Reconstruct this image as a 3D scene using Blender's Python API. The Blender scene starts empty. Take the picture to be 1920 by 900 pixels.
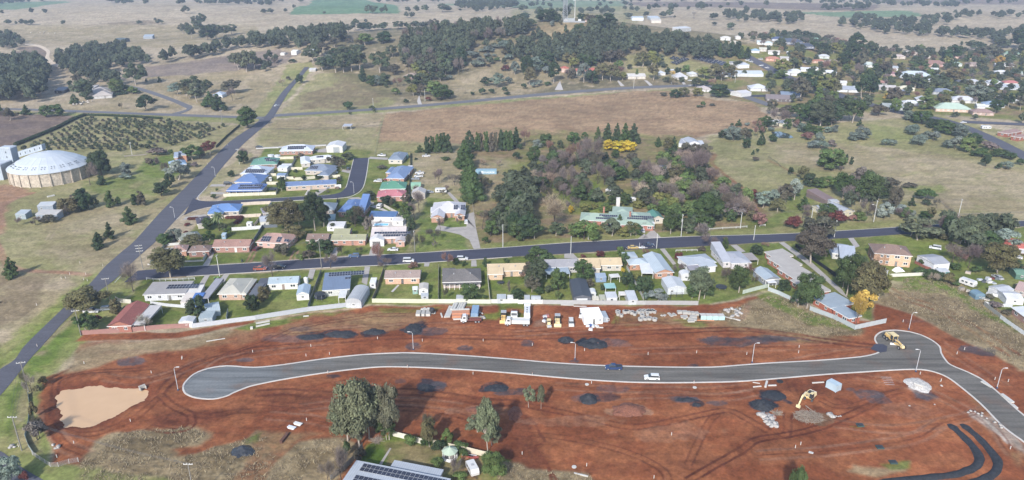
import bpy,math,random
import numpy as np
from math import sin,cos,tan,atan2,radians,pi,sqrt,hypot
from mathutils import Vector
from mathutils.geometry import tessellate_polygon
random.seed(11)
RS=np.random.RandomState(5)
SC=bpy.context.scene
COL=SC.collection
D=bpy.data
# camera, world, sun, exposure
F=1380.0;TH=radians(21.2);CH=120.0
cam=D.objects.new('camera',D.cameras.new('camera'));COL.objects.link(cam)
cam.location=(0,0,CH);cam.rotation_euler=(pi/2 - TH,0,0)
cam.data.sensor_width=36;cam.data.lens=36*F/1920
cam.data.clip_start=1;cam.data.clip_end=30000
SC.camera=cam
SC.render.resolution_x=1024;SC.render.resolution_y=480
SUN_AZ=Vector((-.32,-.95,0)).normalized();SUN_EL=radians(33)   # towards the sun
w=D.worlds.new('World');SC.world=w;w.use_nodes=True
nt=w.node_tree;nt.nodes.clear()
sky=nt.nodes.new('ShaderNodeTexSky');sky.sky_type='NISHITA';sky.sun_disc=False
sky.sun_elevation=SUN_EL;sky.sun_rotation=atan2(SUN_AZ.x,SUN_AZ.y)
sky.air_density=1.0;sky.dust_density=1.2;sky.ozone_density=1.0
bg=nt.nodes.new('ShaderNodeBackground');bg.inputs[1].default_value=0.15
wo=nt.nodes.new('ShaderNodeOutputWorld')
nt.links.new(sky.outputs[0],bg.inputs[0]);nt.links.new(bg.outputs[0],wo.inputs[0])
sl=D.lights.new('sun','SUN');sl.energy=3.6;sl.angle=radians(2.5);sl.color=(1,.97,.93)
so=D.objects.new('sun',sl);COL.objects.link(so)
sd=Vector((SUN_AZ.x*cos(SUN_EL),SUN_AZ.y*cos(SUN_EL),sin(SUN_EL)))
so.rotation_euler=sd.to_track_quat('Z','Y').to_euler();so.location=(0,0,300)
SC.view_settings.view_transform='Standard';SC.view_settings.look='None'
SC.view_settings.exposure=0.75;SC.view_settings.gamma=1
SC.cycles.volume_bounces=0;SC.cycles.max_bounces=5
# noise, terrain, projection
def _h(ix,iy,s):
 n=(ix.astype(np.int64)*374761393+iy.astype(np.int64)*668265263+s*1442695041) & 0xffffffff
 n=((n ^ (n >> 13))*1274126177) & 0xffffffff
 n=n ^ (n >> 16)
 return (n & 0xffff)/65535.0
def vn(x,y,s=0):
 fx=np.floor(x);fy=np.floor(y);u=x-fx;v=y-fy
 u=u*u*(3-2*u);v=v*v*(3-2*v)
 a=_h(fx,fy,s);b=_h(fx+1,fy,s);c=_h(fx,fy+1,s);d=_h(fx+1,fy+1,s)
 return (a*(1-u)+b*u)*(1-v)+(c*(1-u)+d*u)*v
def fbm(x,y,sc,s=0,o=4):
 r=0;a=.5;t=0;x=np.asarray(x,float)/sc;y=np.asarray(y,float)/sc
 for i in range(o):
  r=r+a*vn(x+17.3*i,y-9.1*i,s+i);t += a;a *= .55;x=x*2.03;y=y*2.03
 return r/t
def ss(a,b,x):
 t=np.clip((x-a)/(b-a),0,1);return t*t*(3-2*t)
HILLS=[(72,965,190,95,25),(78,965,55,45,8),(235,900,150,70,12),(-60,880,150,80,12),(-330,950,190,90,9),(560,1500,700,260,14),(-700,1500,600,300,16),(700,560,260,120,4)]
def hgt(x,y):
 x=np.asarray(x,float);y=np.asarray(y,float)
 z=0
 for (a,b,sx,sy,h) in HILLS:
  z=z+h*np.exp(-.5*((x-a)/sx)**2 - .5*((y-b)/sy)**2)
 r=np.hypot(x,y)
 z=z*ss(480,700,r)
 z=z+ss(600,1300,r)*(fbm(x,y,260,3,3)-.5)*9
 return z
def ray(px,py):
 a=(px-960)/F;b=-(py-450)/F
 return np.array([a,cos(TH)+b*sin(TH),-sin(TH)+b*cos(TH)])
_ts=np.geomspace(90,9000,500)
def P(px,py,dz=0.0):
 d=ray(px,py)
 t=(dz-CH)/d[2] if d[2] < 0 else 9e9
 if 0 < t and t*hypot(d[0],d[1]) < 440:return Vector((d[0]*t,d[1]*t,dz))
 X=d[0]*_ts;Y=d[1]*_ts;Z=CH+d[2]*_ts
 g=Z - dz - hgt(X,Y)
 k=np.where(g < 0)[0]
 if len(k) == 0:return Vector((X[-1],Y[-1],0))
 i=max(k[0],1);f=g[i-1]/(g[i-1]-g[i]);t=_ts[i-1]+f*(_ts[i]-_ts[i-1])
 x,y=d[0]*t,d[1]*t
 return Vector((x,y,float(hgt(x,y))+dz))
def PX(v):
 """scale in photo pixels per metre at a world point"""
 return F/(v[1]*cos(TH)+(CH-v[2])*sin(TH))
def proj(v):
 dep=v[1]*cos(TH)+(CH-v[2])*sin(TH);up=v[1]*sin(TH) - (CH-v[2])*cos(TH)
 return 960+F*v[0]/dep,450-F*up/dep
def hz(px,py,ty):
 """height of an upright thing whose foot is at (px,py) and whose top shows at row ty"""
 b=P(px,py);lo,hi=0.0,90.0
 for _ in range(30):
  m=(lo+hi)/2
  if proj((b.x,b.y,b.z+m))[1] > ty:lo=m
  else:hi=m
 return lo
ORG=[0,0]
def O(x,y):ORG[0]=x;ORG[1]=y
def q(x,y):return (ORG[0]+x/4.0,ORG[1]+y/4.0)       # tile drawing units -> photo pixels
def Q(x,y,dz=0.0):return P(*q(x,y),dz)
def lin(c):
 if isinstance(c,str):
  c=c.lstrip('#');c=[int(c[i:i+2],16)/255 for i in (0,2,4)]
 return tuple((v/12.92 if v <= .04045 else ((v+.055)/1.055)**2.4) for v in c)
K=.62
def alb(c,k=K):
 return tuple(min(.85,v*k) for v in lin(c))
# materials
MATS={}
def new_mat(name):
 m=D.materials.new(name);m.use_nodes=True;n=m.node_tree
 return m,n,n.nodes['Principled BSDF']
def mat(name,col=None,rough=.7,var=.12,vs=.6,metal=0,rib=0,bump=0,spec=.3,speck=0):
 """painted / weathered surface: base colour with mild noise wear, optional sheet ribs"""
 if name in MATS:return MATS[name]
 m,n,b=new_mat(name);L=n.links
 c=alb(col,.72) if not isinstance(col,tuple) else col
 lu=.3*c[0]+.55*c[1]+.15*c[2];c=tuple(lu+(v-lu)*.74 for v in c)
 tc=n.nodes.new('ShaderNodeTexCoord')
 nz=n.nodes.new('ShaderNodeTexNoise');nz.inputs['Scale'].default_value=vs;nz.inputs['Detail'].default_value=6
 nz.inputs['Roughness'].default_value=.65
 L.new(tc.outputs['Object'],nz.inputs['Vector'])
 mr=n.nodes.new('ShaderNodeMapRange');mr.inputs[1].default_value=.3;mr.inputs[2].default_value=.7
 mr.inputs[3].default_value=1-var;mr.inputs[4].default_value=1+var
 L.new(nz.outputs[0],mr.inputs[0])
 hs=n.nodes.new('ShaderNodeHueSaturation');hs.inputs['Color'].default_value=(*c,1)
 v=mr.outputs[0]
 if rib:
  wv=n.nodes.new('ShaderNodeTexWave');wv.wave_type='BANDS';wv.bands_direction='X'
  wv.inputs['Scale'].default_value=rib;wv.inputs['Distortion'].default_value=0
  L.new(tc.outputs['Object'],wv.inputs['Vector'])
  m2=n.nodes.new('ShaderNodeMapRange');m2.inputs[3].default_value=.9;m2.inputs[4].default_value=1.04
  L.new(wv.outputs[1],m2.inputs[0])
  mm=n.nodes.new('ShaderNodeMath');mm.operation='MULTIPLY'
  L.new(v,mm.inputs[0]);L.new(m2.outputs[0],mm.inputs[1]);v=mm.outputs[0]
 if speck:
  n3=n.nodes.new('ShaderNodeTexNoise');n3.inputs['Scale'].default_value=speck;n3.inputs['Detail'].default_value=3
  L.new(tc.outputs['Object'],n3.inputs['Vector'])
  m3=n.nodes.new('ShaderNodeMapRange');m3.inputs[1].default_value=.35;m3.inputs[2].default_value=.65
  m3.inputs[3].default_value=.78;m3.inputs[4].default_value=1.18
  L.new(n3.outputs[0],m3.inputs[0])
  mm=n.nodes.new('ShaderNodeMath');mm.operation='MULTIPLY'
  L.new(v,mm.inputs[0]);L.new(m3.outputs[0],mm.inputs[1]);v=mm.outputs[0]
 L.new(v,hs.inputs['Value']);L.new(hs.outputs[0],b.inputs['Base Color'])
 b.inputs['Roughness'].default_value=rough;b.inputs['Metallic'].default_value=metal
 b.inputs['Specular IOR Level'].default_value=spec
 if bump:
  bp=n.nodes.new('ShaderNodeBump');bp.inputs['Strength'].default_value=bump;bp.inputs['Distance'].default_value=.1
  L.new(nz.outputs[0],bp.inputs['Height']);L.new(bp.outputs[0],b.inputs['Normal'])
 MATS[name]=m
 return m
def leafmat(name,rnd=.35,trans=.15):
 """foliage: hue comes from the object's own colour, varied clump by clump"""
 if name in MATS:return MATS[name]
 m,n,b=new_mat(name);L=n.links
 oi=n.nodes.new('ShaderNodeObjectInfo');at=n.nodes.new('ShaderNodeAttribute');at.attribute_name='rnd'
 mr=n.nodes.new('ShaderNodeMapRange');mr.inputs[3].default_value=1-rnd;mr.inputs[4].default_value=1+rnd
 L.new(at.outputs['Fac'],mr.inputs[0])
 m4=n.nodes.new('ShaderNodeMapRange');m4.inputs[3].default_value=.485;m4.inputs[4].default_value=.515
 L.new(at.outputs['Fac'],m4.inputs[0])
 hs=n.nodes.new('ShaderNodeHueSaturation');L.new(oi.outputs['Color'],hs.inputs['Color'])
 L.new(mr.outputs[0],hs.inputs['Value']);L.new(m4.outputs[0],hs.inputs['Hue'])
 L.new(hs.outputs[0],b.inputs['Base Color']);b.inputs['Roughness'].default_value=.75
 b.inputs['Specular IOR Level'].default_value=.15
 tr=n.nodes.new('ShaderNodeBsdfTranslucent');L.new(hs.outputs[0],tr.inputs[0])
 mx=n.nodes.new('ShaderNodeMixShader');mx.inputs[0].default_value=trans
 out=n.nodes['Material Output']
 L.new(b.outputs[0],mx.inputs[1]);L.new(tr.outputs[0],mx.inputs[2]);L.new(mx.outputs[0],out.inputs[0])
 MATS[name]=m
 return m
# mesh building
class MB:
 def __init__(s):s.v=[];s.f=[];s.m=[];s.k=0;s.mt=[]
 def use(s,m):
  if m not in s.mt:s.mt.append(m)
  s.k=s.mt.index(m);return s
 def poly(s,pts):
  i=len(s.v);s.v += [tuple(p) for p in pts];s.f.append(tuple(range(i,i+len(pts))));s.m.append(s.k)
 def box(s,x0,x1,y0,y1,z0,z1,tx=0,ty=0):
  """box, top face shrunk by tx,ty on each side"""
  i=len(s.v)
  s.v += [(x0,y0,z0),(x1,y0,z0),(x1,y1,z0),(x0,y1,z0),
    (x0+tx,y0+ty,z1),(x1-tx,y0+ty,z1),(x1-tx,y1-ty,z1),(x0+tx,y1-ty,z1)]
  for f in ((0,3,2,1),(4,5,6,7),(0,1,5,4),(1,2,6,5),(2,3,7,6),(3,0,4,7)):
   s.f.append(tuple(i+a for a in f));s.m.append(s.k)
  return s
 def tube(s,pts,r,n=6,r2=None,cap=True):
  pts=[Vector(p) for p in pts];r2=r if r2 is None else r2;i0=len(s.v);N=len(pts)
  for j,p in enumerate(pts):
   d=(pts[min(j+1,N-1)]-pts[max(j-1,0)]).normalized()
   a=d.cross(Vector((0,0,1)) if abs(d.z) < .9 else Vector((1,0,0))).normalized();b=d.cross(a)
   rr=r+(r2-r)*j/max(N-1,1)
   for k in range(n):
    t=2*pi*k/n;s.v.append(tuple(p+a*rr*cos(t)+b*rr*sin(t)))
  for j in range(N-1):
   for k in range(n):
    a=i0+j*n+k;b=i0+j*n+(k+1) % n
    s.f.append((a,b,b+n,a+n));s.m.append(s.k)
  if cap:
   s.f.append(tuple(i0+k for k in range(n))[::-1]);s.m.append(s.k)
   s.f.append(tuple(i0+(N-1)*n+k for k in range(n)));s.m.append(s.k)
  return s
 def lathe(s,prof,n=16,cx=0,cy=0):
  i0=len(s.v)
  for (r,z) in prof:
   for k in range(n):
    t=2*pi*k/n;s.v.append((cx+r*cos(t),cy+r*sin(t),z))
  for j in range(len(prof)-1):
   for k in range(n):
    a=i0+j*n+k;b=i0+j*n+(k+1) % n
    s.f.append((a,b,b+n,a+n));s.m.append(s.k)
  s.f.append(tuple(i0+k for k in range(n))[::-1]);s.m.append(s.k)
  s.f.append(tuple(i0+(len(prof)-1)*n+k for k in range(n)));s.m.append(s.k)
  return s
 def extr(s,prof,y0,y1,iy=0):
  """side profile [(x,z)..] extruded in y; iy = inset of the profile's upper points"""
  i=len(s.v);n=len(prof);zm=max(p[1] for p in prof);zn=min(p[1] for p in prof)
  for (yy,sg) in ((y0,1),(y1,-1)):
   for (x,z) in prof:s.v.append((x,yy+sg*iy*(z-zn)/(zm-zn+1e-6),z))
  s.f.append(tuple(i+k for k in range(n)));s.m.append(s.k)
  s.f.append(tuple(i+n+k for k in range(n))[::-1]);s.m.append(s.k)
  for k in range(n):
   a=i+k;b=i+(k+1) % n;s.f.append((b,a,a+n,b+n));s.m.append(s.k)
  return s
 def mesh(s,name,smooth=False):
  me=D.meshes.new(name);me.from_pydata(s.v,[],s.f)
  for m in s.mt:me.materials.append(m)
  if len(s.mt) > 1:me.polygons.foreach_set('material_index',s.m)
  if smooth:me.polygons.foreach_set('use_smooth',[True]*len(me.polygons))
  me.update()
  return me
def npmesh(name,V,Fq,mats,midx=None,rnd=None,smooth=False,col=None):
 me=D.meshes.new(name);V=np.asarray(V,np.float32);Fq=np.asarray(Fq,np.int32)
 n,k=Fq.shape
 me.vertices.add(len(V));me.vertices.foreach_set('co',V.ravel())
 me.loops.add(n*k);me.loops.foreach_set('vertex_index',Fq.ravel())
 me.polygons.add(n);me.polygons.foreach_set('loop_start',np.arange(0,n*k,k,dtype=np.int32))
 for m in mats:me.materials.append(m)
 if midx is not None:me.polygons.foreach_set('material_index',np.asarray(midx,np.int32))
 if smooth:me.polygons.foreach_set('use_smooth',np.ones(n,bool))
 me.update(calc_edges=True)
 if rnd is not None:
  a=me.attributes.new('rnd','FLOAT','POINT');a.data.foreach_set('value',np.asarray(rnd,np.float32))
 if col is not None:
  a=me.attributes.new('tone','FLOAT_COLOR','POINT');a.data.foreach_set('color',np.asarray(col,np.float32).ravel())
 return me
def link(name,me,parent=None,loc=(0,0,0),rz=0,scale=None,color=None,rot=None):
 o=D.objects.new(name,me);COL.objects.link(o)
 o.location=loc
 if rot is not None:o.rotation_euler=rot
 elif rz:o.rotation_euler=(0,0,rz)
 if scale is not None:o.scale=scale if hasattr(scale,'__len__') else (scale,)*3
 if parent is not None:o.parent=parent
 if color is not None:o.color=(*color,1)
 return o
def tag(o,label,cat,group=None,kind=None):
 if label:o['label']=label
 if cat:o['category']=cat
 if group:o['group']=group
 if kind:o['kind']=kind
 return o
def thing(name,label,cat,loc,rz=0,group=None):
 return tag(link(name,None,None,loc,rz),label,cat,group)
def part(name,mb,parent,smooth=False,**k):
 return link(name,mb.mesh(name,smooth) if isinstance(mb,MB) else mb,parent,**k)
def structure(o):o['kind']='structure';return o
def frame(a,b):
 """angle of the ground line a->b"""
 return atan2(b[1]-a[1],b[0]-a[0])
# the ground sheet
TONES={
 'dry':   ['#bba98c','#ab9a78','#968d68'],
 'far':   ['#c6b49a','#baa88c','#aea286'],
 'brownp':['#b09272','#a08467','#b59c7a'],
 'olive':['#9f986a','#ada279','#8b8d5a'],
 'verge':['#93995a','#a29c68','#7a8a42'],
 'lawn':  ['#7f8a48','#6c7a38','#9a925e'],
 'lush':  ['#738a3a','#637c32','#8e944c'],
 'patchy':['#8b8a52','#a08a6a','#74803e'],
 'mauve':['#7d6c64','#8d7a6b','#70625c'],
 'mauve2':['#9a8a7e','#8c7e74','#a39480'],
 'crop':  ['#6f8e66','#7c9670','#648560'],
 'tall':  ['#a49170','#877659','#b8a582'],
 'red':   ['#9a5c3c','#8b5134','#b0744e'],
 'redd':  ['#74402c','#643626','#865038'],
 'redmix':['#9a7656','#8e5a40','#a08a62'],
 'bush':  ['#857a5c','#6e6a4c','#948668'],
 'gravel':['#a59a8e','#958b80','#b0a698'],
 'pinkd':['#ac8468','#a27e68','#bb9a84'],
 'black':['#30333c','#262930','#434750'],
 'greyd':['#5c5a60','#4a4a50','#6e6668'],
 'white':['#cfc6bc','#b8aca0','#ddd6cc'],
 'brown':['#8c7a62','#7c6c56','#988468'],
}
TL={k:[np.array(alb(c)) for c in v] for k,v in TONES.items()}
REG=[
 ('far',4,1,[(-900,260),(-900,-20),(2900,-20),(2900,260)]),
 ('crop',4,1,[(542,27),(600,-5),(655,-5),(745,10),(750,25),(640,26)]),
 ('crop',4,.9,[(-200,18),(-100,4),(120,2),(132,4),(30,18)]),
 ('crop',6,.8,[(820,8),(950,0),(1180,2),(1160,20),(1000,18)]),
 ('olive',8,.8,[(960,18),(1200,10),(1220,24),(1130,60),(960,60)]),
 ('mauve',8,.8,[(1160,4),(1400,4),(1650,10),(1640,20),(1440,16),(1200,12)]),
 ('mauve',8,.7,[(1600,-6),(2300,0),(2300,12),(1660,6)]),
 ('crop',6,.9,[(1470,22),(1700,20),(1740,30),(1600,34)]),
 ('brown',10,.7,[(180,44),(280,38),(300,44),(200,48)]),
 ('dry',3,1,[(-40,48),(480,46),(480,70),(330,90),(80,82),(-40,76)]),
 ('mauve2',5,1,[(230,128),(340,118),(430,103),(520,92),(560,100),(520,125),(430,140),(270,146)]),
 ('mauve',4,.8,[(30,88),(80,88),(92,100),(84,112),(40,112)]),
 ('dry',5,1,[(270,146),(520,125),(590,110),(560,150),(480,214),(430,214),(350,195),(270,170)]),
 ('dry',3,1,[(70,195),(270,172),(350,200),(330,213),(60,204)]),
 ('mauve',3,1,[(-300,218),(155,214),(40,270),(-300,420)]),
 ('verge',3,.9,[(-40,207),(120,211),(330,216),(480,220),(480,234),(150,217),(-40,212)]),
 ('verge',3,.8,[(540,120),(585,115),(590,124),(512,210),(480,230),(470,215)]),
 ('olive',5,1,[(520,213),(580,150),(600,137),(690,138),(745,160),(750,190),(715,206)]),
 ('brown',8,.75,[(570,176),(650,150),(735,175),(690,200),(560,205)]),
 ('bush',8,.85,[(640,60),(900,40),(1400,70),(1390,125),(1290,160),(950,182),(760,195),(600,130)]),
 ('dry',6,.9,[(840,150),(980,110),(1060,130),(1050,160),(960,180),(850,185)]),
 ('tall',6,.9,[(1000,50),(1080,40),(1150,60),(1080,80),(990,70)]),
 ('olive',6,.9,[(1170,105),(1230,100),(1380,130),(1360,150),(1180,145)]),
 ('patchy',6,1,[(1380,85),(1600,90),(2100,90),(2100,240),(1760,215),(1430,200),(1290,165)]),
 ('far',3,1,[(1440,50),(1500,48),(1640,58),(1780,72),(1890,86),(1780,92),(1600,92),(1440,64)]),
 ('verge',2,.8,[(520,217),(660,209),(960,186),(1290,164),(1290,170),(960,192),(700,212),(520,222)]),
 ('brownp',4,1,[(716,214),(960,190),(1200,170),(1285,172),(1340,187),(1410,192),(1440,215),(1432,242),(1340,250),(1290,262),(985,276),(705,290)]),
 ('dry',3,1,[(510,225),(716,212),(706,262),(640,265),(480,277)]),
 ('olive',4,.8,[(480,240),(712,240),(706,290),(480,280)]),
 ('olive',3,1,[(160,216),(430,234),(460,234),(400,300),(300,290),(30,290),(20,276)]),
 ('olive',3,1,[(-300,420),(30,285),(180,290),(420,262),(465,240),(480,232),(470,250),(170,530),(0,690),(-300,900)]),
 ('dry',8,.7,[(440,240),(470,240),(300,400),(170,520),(140,500),(260,400),(380,290)]),
 ('lush',5,.85,[(265,300),(330,287),(350,310),(330,330),(300,335),(255,325)]),
 ('lush',6,.6,[(160,340),(300,320),(290,365),(230,372),(170,360)]),
 ('dry',8,.7,[(100,400),(260,380),(250,450),(180,510),(90,470)]),
 ('dry',4,1,[(-300,640),(-300,480),(30,498),(130,515),(118,560),(70,600),(0,640)]),
 ('brown',4,.7,[(-100,520),(90,520),(60,590),(-60,640)]),
 ('pinkd',4,.9,[(-20,350),(10,345),(60,355),(55,365),(20,380),(5,405),(10,440),(-20,450)]),
 ('verge',3,1,[(165,515),(185,512),(130,580),(40,655),(0,700),(-60,760),(-60,690),(60,605)]),
 ('lush',3,.6,[(120,560),(150,540),(160,545),(20,680),(-10,700),(-20,690)]),
 ('lawn',2,1,[(290,500),(420,372),(470,310),(500,275),(700,282),(766,282),(768,470),(880,470),(1190,446),(1190,452),(620,482),(270,505)]),
 ('olive',2,.8,[(395,330),(470,285),(480,300),(400,365),(372,370)]),
 ('olive',3,.9,[(690,290),(700,262),(880,270),(930,380),(880,470),(768,470),(766,300)]),
 ('lush',3,.8,[(800,370),(870,375),(880,470),(782,470),(785,400)]),
 ('dry',6,.8,[(770,290),(880,285),(870,350),(780,345)]),
 ('patchy',5,1,[(880,280),(1290,262),(1340,270),(1350,330),(1440,380),(1600,400),(1760,420),(1200,448),(890,468)]),
 ('dry',6,.7,[(890,290),(960,300),(950,340),(900,400),(890,340)]),
 ('lush',5,.7,[(1000,345),(1120,340),(1150,380),(1110,400),(1030,375)]),
 ('patchy',6,.7,[(930,240),(1290,255),(1340,300),(1300,380),(1180,350),(1000,320)]),
 ('redmix',5,.6,[(1290,330),(1400,330),(1440,400),(1370,400),(1300,360)]),
 ('olive',4,1,[(1330,255),(1500,235),(1760,215),(2100,300),(2100,410),(1760,418),(1440,430),(1440,385),(1345,320)]),
 ('dry',12,.85,[(1440,265),(1600,270),(1760,290),(2100,350),(2100,400),(1780,400),(1600,330),(1450,300)]),
 ('verge',8,.6,[(1620,235),(1700,240),(1720,260),(1640,265)]),
 ('lush',5,.7,[(1500,350),(1540,350),(1530,380),(1450,430),(1400,438),(1390,425),(1470,395)]),
 ('verge',4,.8,[(1690,350),(1770,345),(1770,360),(1710,360)]),
 ('verge',2,.9,[(880,458),(1200,436),(1440,427),(1760,408),(1920,404),(1920,414),(1440,440),(880,469)]),
 ('dry',3,.7,[(1720,403),(2000,395),(2000,410),(1760,420)]),
 ('lawn',2,1,[(262,524),(480,512),(960,482),(1440,455),(1700,439),(2000,420),(2000,700),(1640,560),(1640,600),(1440,545),(1330,572),(690,572),(480,600),(200,622)]),
 ('verge',3,1,[(185,512),(260,522),(200,620),(160,640),(90,720),(75,780),(110,860),(160,880),(330,920),(-80,920),(-80,760),(0,720),(60,650)]),
 ('lush',3,.8,[(60,660),(130,600),(150,610),(80,690),(55,730),(20,850),(10,830),(25,730)]),
 ('dry',3,.7,[(40,740),(60,700),(75,700),(55,800),(80,850),(50,850),(20,820)]),
 ('dry',3,.8,[(135,590),(145,600),(80,665),(60,668)]),
 ('dry',3,.8,[(100,690),(140,650),(160,640),(200,690),(90,725)]),
 ('red',2,1,[(74,800),(76,735),(82,706),(130,690),(210,655),(330,640),(480,612),(690,574),(1345,572),(1430,554),(1560,600),(1640,600),(1640,568),(1707,588),(1750,608),(1810,643),(1875,670),(1940,697),(2100,760),(2100,1100),(330,1100),(330,905),(150,872),(105,865),(112,850)]),
 ('red',1.2,1,[(138,640),(160,626),(330,622),(440,606),(480,600),(478,606),(330,634),(180,640)]),
 ('redmix',3,.8,[(140,645),(250,638),(400,630),(480,606),(640,580),(700,590),(600,620),(480,640),(400,650),(280,665),(170,680),(120,700)]),
 ('tall',3,.85,[(115,700),(150,655),(240,640),(350,636),(420,615),(440,625),(360,655),(240,668),(180,690)]),
 ('lush',2,.8,[(440,618),(480,605),(600,588),(660,580),(640,586),(520,612),(470,622)]),
 ('redmix',3,.9,[(600,590),(760,585),(800,600),(730,620),(620,620),(500,635)]),
 ('lush',2,.5,[(700,578),(830,578),(810,586),(720,590)]),
 ('lush',2,.8,[(930,570),(990,568),(985,600),(940,600)]),
 ('lush',2,.8,[(905,590),(950,585),(930,600),(905,600)]),
 ('pinkd',2,.8,[(1000,600),(1025,595),(1030,612),(1000,614)]),
 ('lush',2,.85,[(1150,592),(1240,588),(1245,606),(1180,612),(1150,604)]),
 ('redmix',3,.9,[(1150,586),(1340,590),(1470,600),(1600,640),(1480,640),(1300,612),(1160,610)]),
 ('lush',2,.6,[(1260,600),(1330,598),(1330,612),(1290,612)]),
 ('tall',3,1,[(1335,592),(1400,570),(1440,555),(1480,560),(1560,590),(1620,620),(1610,632),(1540,632),(1430,618),(1360,605)]),
 ('lush',2.5,.8,[(1415,556),(1440,548),(1470,562),(1530,590),(1600,615),(1600,622),(1520,610),(1450,575)]),
 ('tall',3,1,[(1640,568),(1650,545),(1700,520),(1780,520),(1860,570),(2000,660),(2000,722),(1920,697),(1875,670),(1810,643),(1750,608),(1707,588)]),
 ('lush',4,.9,[(1665,528),(1700,514),(1760,514),(1800,545),(1850,580),(1920,622),(1900,620),(1830,585),(1770,545),(1670,545)]),
 ('dry',3,.8,[(1640,515),(1690,530),(1660,560),(1640,570)]),
 ('redd',3,.8,[(290,780),(360,770),(440,775),(470,752),(440,770),(400,795),(300,800)]),
 ('redd',4,.6,[(960,750),(1010,800),(1030,860),(1000,890),(900,860),(940,830)]),
 ('redd',3,.5,[(480,735),(700,740),(640,775),(500,770)]),
 ('redd',3,.5,[(1430,690),(1640,690),(1630,740),(1520,745),(1440,730)]),
 ('tall',2.5,1,[(147,868),(182,830),(225,812),(275,803),(312,805),(350,798),(392,812),(372,832),(326,846),(330,860),(375,847),(405,835),(465,822),(482,810),(520,820),(510,850),(525,870),(480,920),(140,920)]),
 ('verge',3,.7,[(100,875),(150,874),(320,905),(320,940),(60,940),(60,880)]),
 ('redmix',3,.9,[(480,812),(600,815),(560,832),(520,862),(500,905),(440,905),(470,850)]),
 ('tall',2,1,[(492,920),(518,862),(562,832),(600,824),(655,824),(680,840),(650,870),(620,920)]),
 ('lush',2,.7,[(455,825),(490,815),(486,828),(462,832)]),
 ('lush',1.5,1,[(735,812),(800,820),(870,850),(960,862),(940,905),(640,905),(690,835)]),
 ('patchy',2,.8,[(720,830),(760,825),(860,850),(900,860),(930,905),(720,905)]),
 ('redmix',1.5,.8,[(870,850),(905,855),(900,905),(850,900)]),
 ('tall',2,1,[(940,862),(975,868),(990,880),(1040,885),(1110,890),(1115,905),(925,920)]),
 ('tall',2,.8,[(1582,880),(1600,868),(1650,875),(1700,860),(1700,878),(1640,892)]),
 ('lush',1.5,.7,[(1650,868),(1700,860),(1706,875),(1670,878)]),
 ('lush',1,.6,[(1596,800),(1625,797),(1610,802)]),
 ('redmix',3,.6,[(1800,740),(1860,760),(1920,850),(1920,880),(1850,800)]),
 ('white',1.5,.9,[(1700,712),(1720,708),(1740,722),(1736,735),(1715,738),(1702,728)]),
 ('greyd',1.5,.9,[(1708,730),(1740,732),(1765,745),(1740,752),(1715,745)]),
 ('white',1,.8,[(1814,773),(1840,775),(1865,795),(1900,830),(1890,832),(1850,800),(1820,782)]),
 ('gravel',2,.8,[(1845,785),(1860,775),(1920,835),(1920,850),(1880,820)]),
 ('pinkd',2,.7,[(1400,570),(1410,575),(1400,600),(1380,600)]),
]
BLOBS=[
 ('black',583,631,32,7,.9),('black',635,626,38,8,.85),('black',702,623,22,8,.9),('black',775,616,26,12,1),('greyd',810,620,34,8,.7),
 ('greyd',540,635,60,8,.5),('greyd',566,617,24,4,.4),('greyd',250,676,26,9,.8),('greyd',775,650,14,7,.8),('greyd',872,653,14,5,.8),
 ('greyd',990,643,11,6,.8),('black',1061,638,15,7,.9),('black',1112,645,28,11,1),('greyd',1155,643,34,8,.6),('greyd',1380,640,65,9,.75),
 ('greyd',1340,637,50,4,.6),('greyd',1440,635,50,6,.7),('black',808,724,30,12,.9),('greyd',822,722,20,8,.8),('black',932,728,30,11,.9),('greyd',965,735,34,7,.8),
 ('black',1104,748,18,11,1),('black',1130,745,28,8,.65),('greyd',1150,730,34,7,.5),('greyd',1090,746,24,8,.5),('greyd',1285,750,32,9,.9),('black',1303,757,16,6,.8),('greyd',1345,756,20,5,.7),
 ('black',1448,745,26,14,.95),('black',1432,760,22,10,1),('greyd',1620,738,28,9,.8),('greyd',1645,748,24,7,.7),('greyd',1836,658,32,9,.8),
 ('greyd',1300,686,10,3,.8),('greyd',1078,677,10,3,.8),('greyd',1595,730,8,3,.8),('greyd',1707,602,20,3,.3),('black',625,705,14,4,.8),('greyd',750,714,10,4,.5),
 ('greyd',460,675,16,3,.7),('greyd',1450,635,60,5,.5),('redd',1520,770,30,10,.6),('gravel',1565,720,10,4,.5),('redd',1580,753,16,6,.5),
 ('brown',1532,783,28,12,.6),('pinkd',1180,770,35,12,.7),('pinkd',900,770,60,10,.35),('pinkd',1080,790,90,12,.35),('pinkd',1250,810,90,16,.3),('redd',1150,880,70,14,.3),
 ('redd',1340,870,70,14,.3),('pinkd',1700,770,60,12,.25),('pinkd',250,660,60,4,.3),('greyd',1240,575,40,3,.2),('white',960,440,3,2,.0),('gravel',1730,822,4,3,.0),
]
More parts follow.
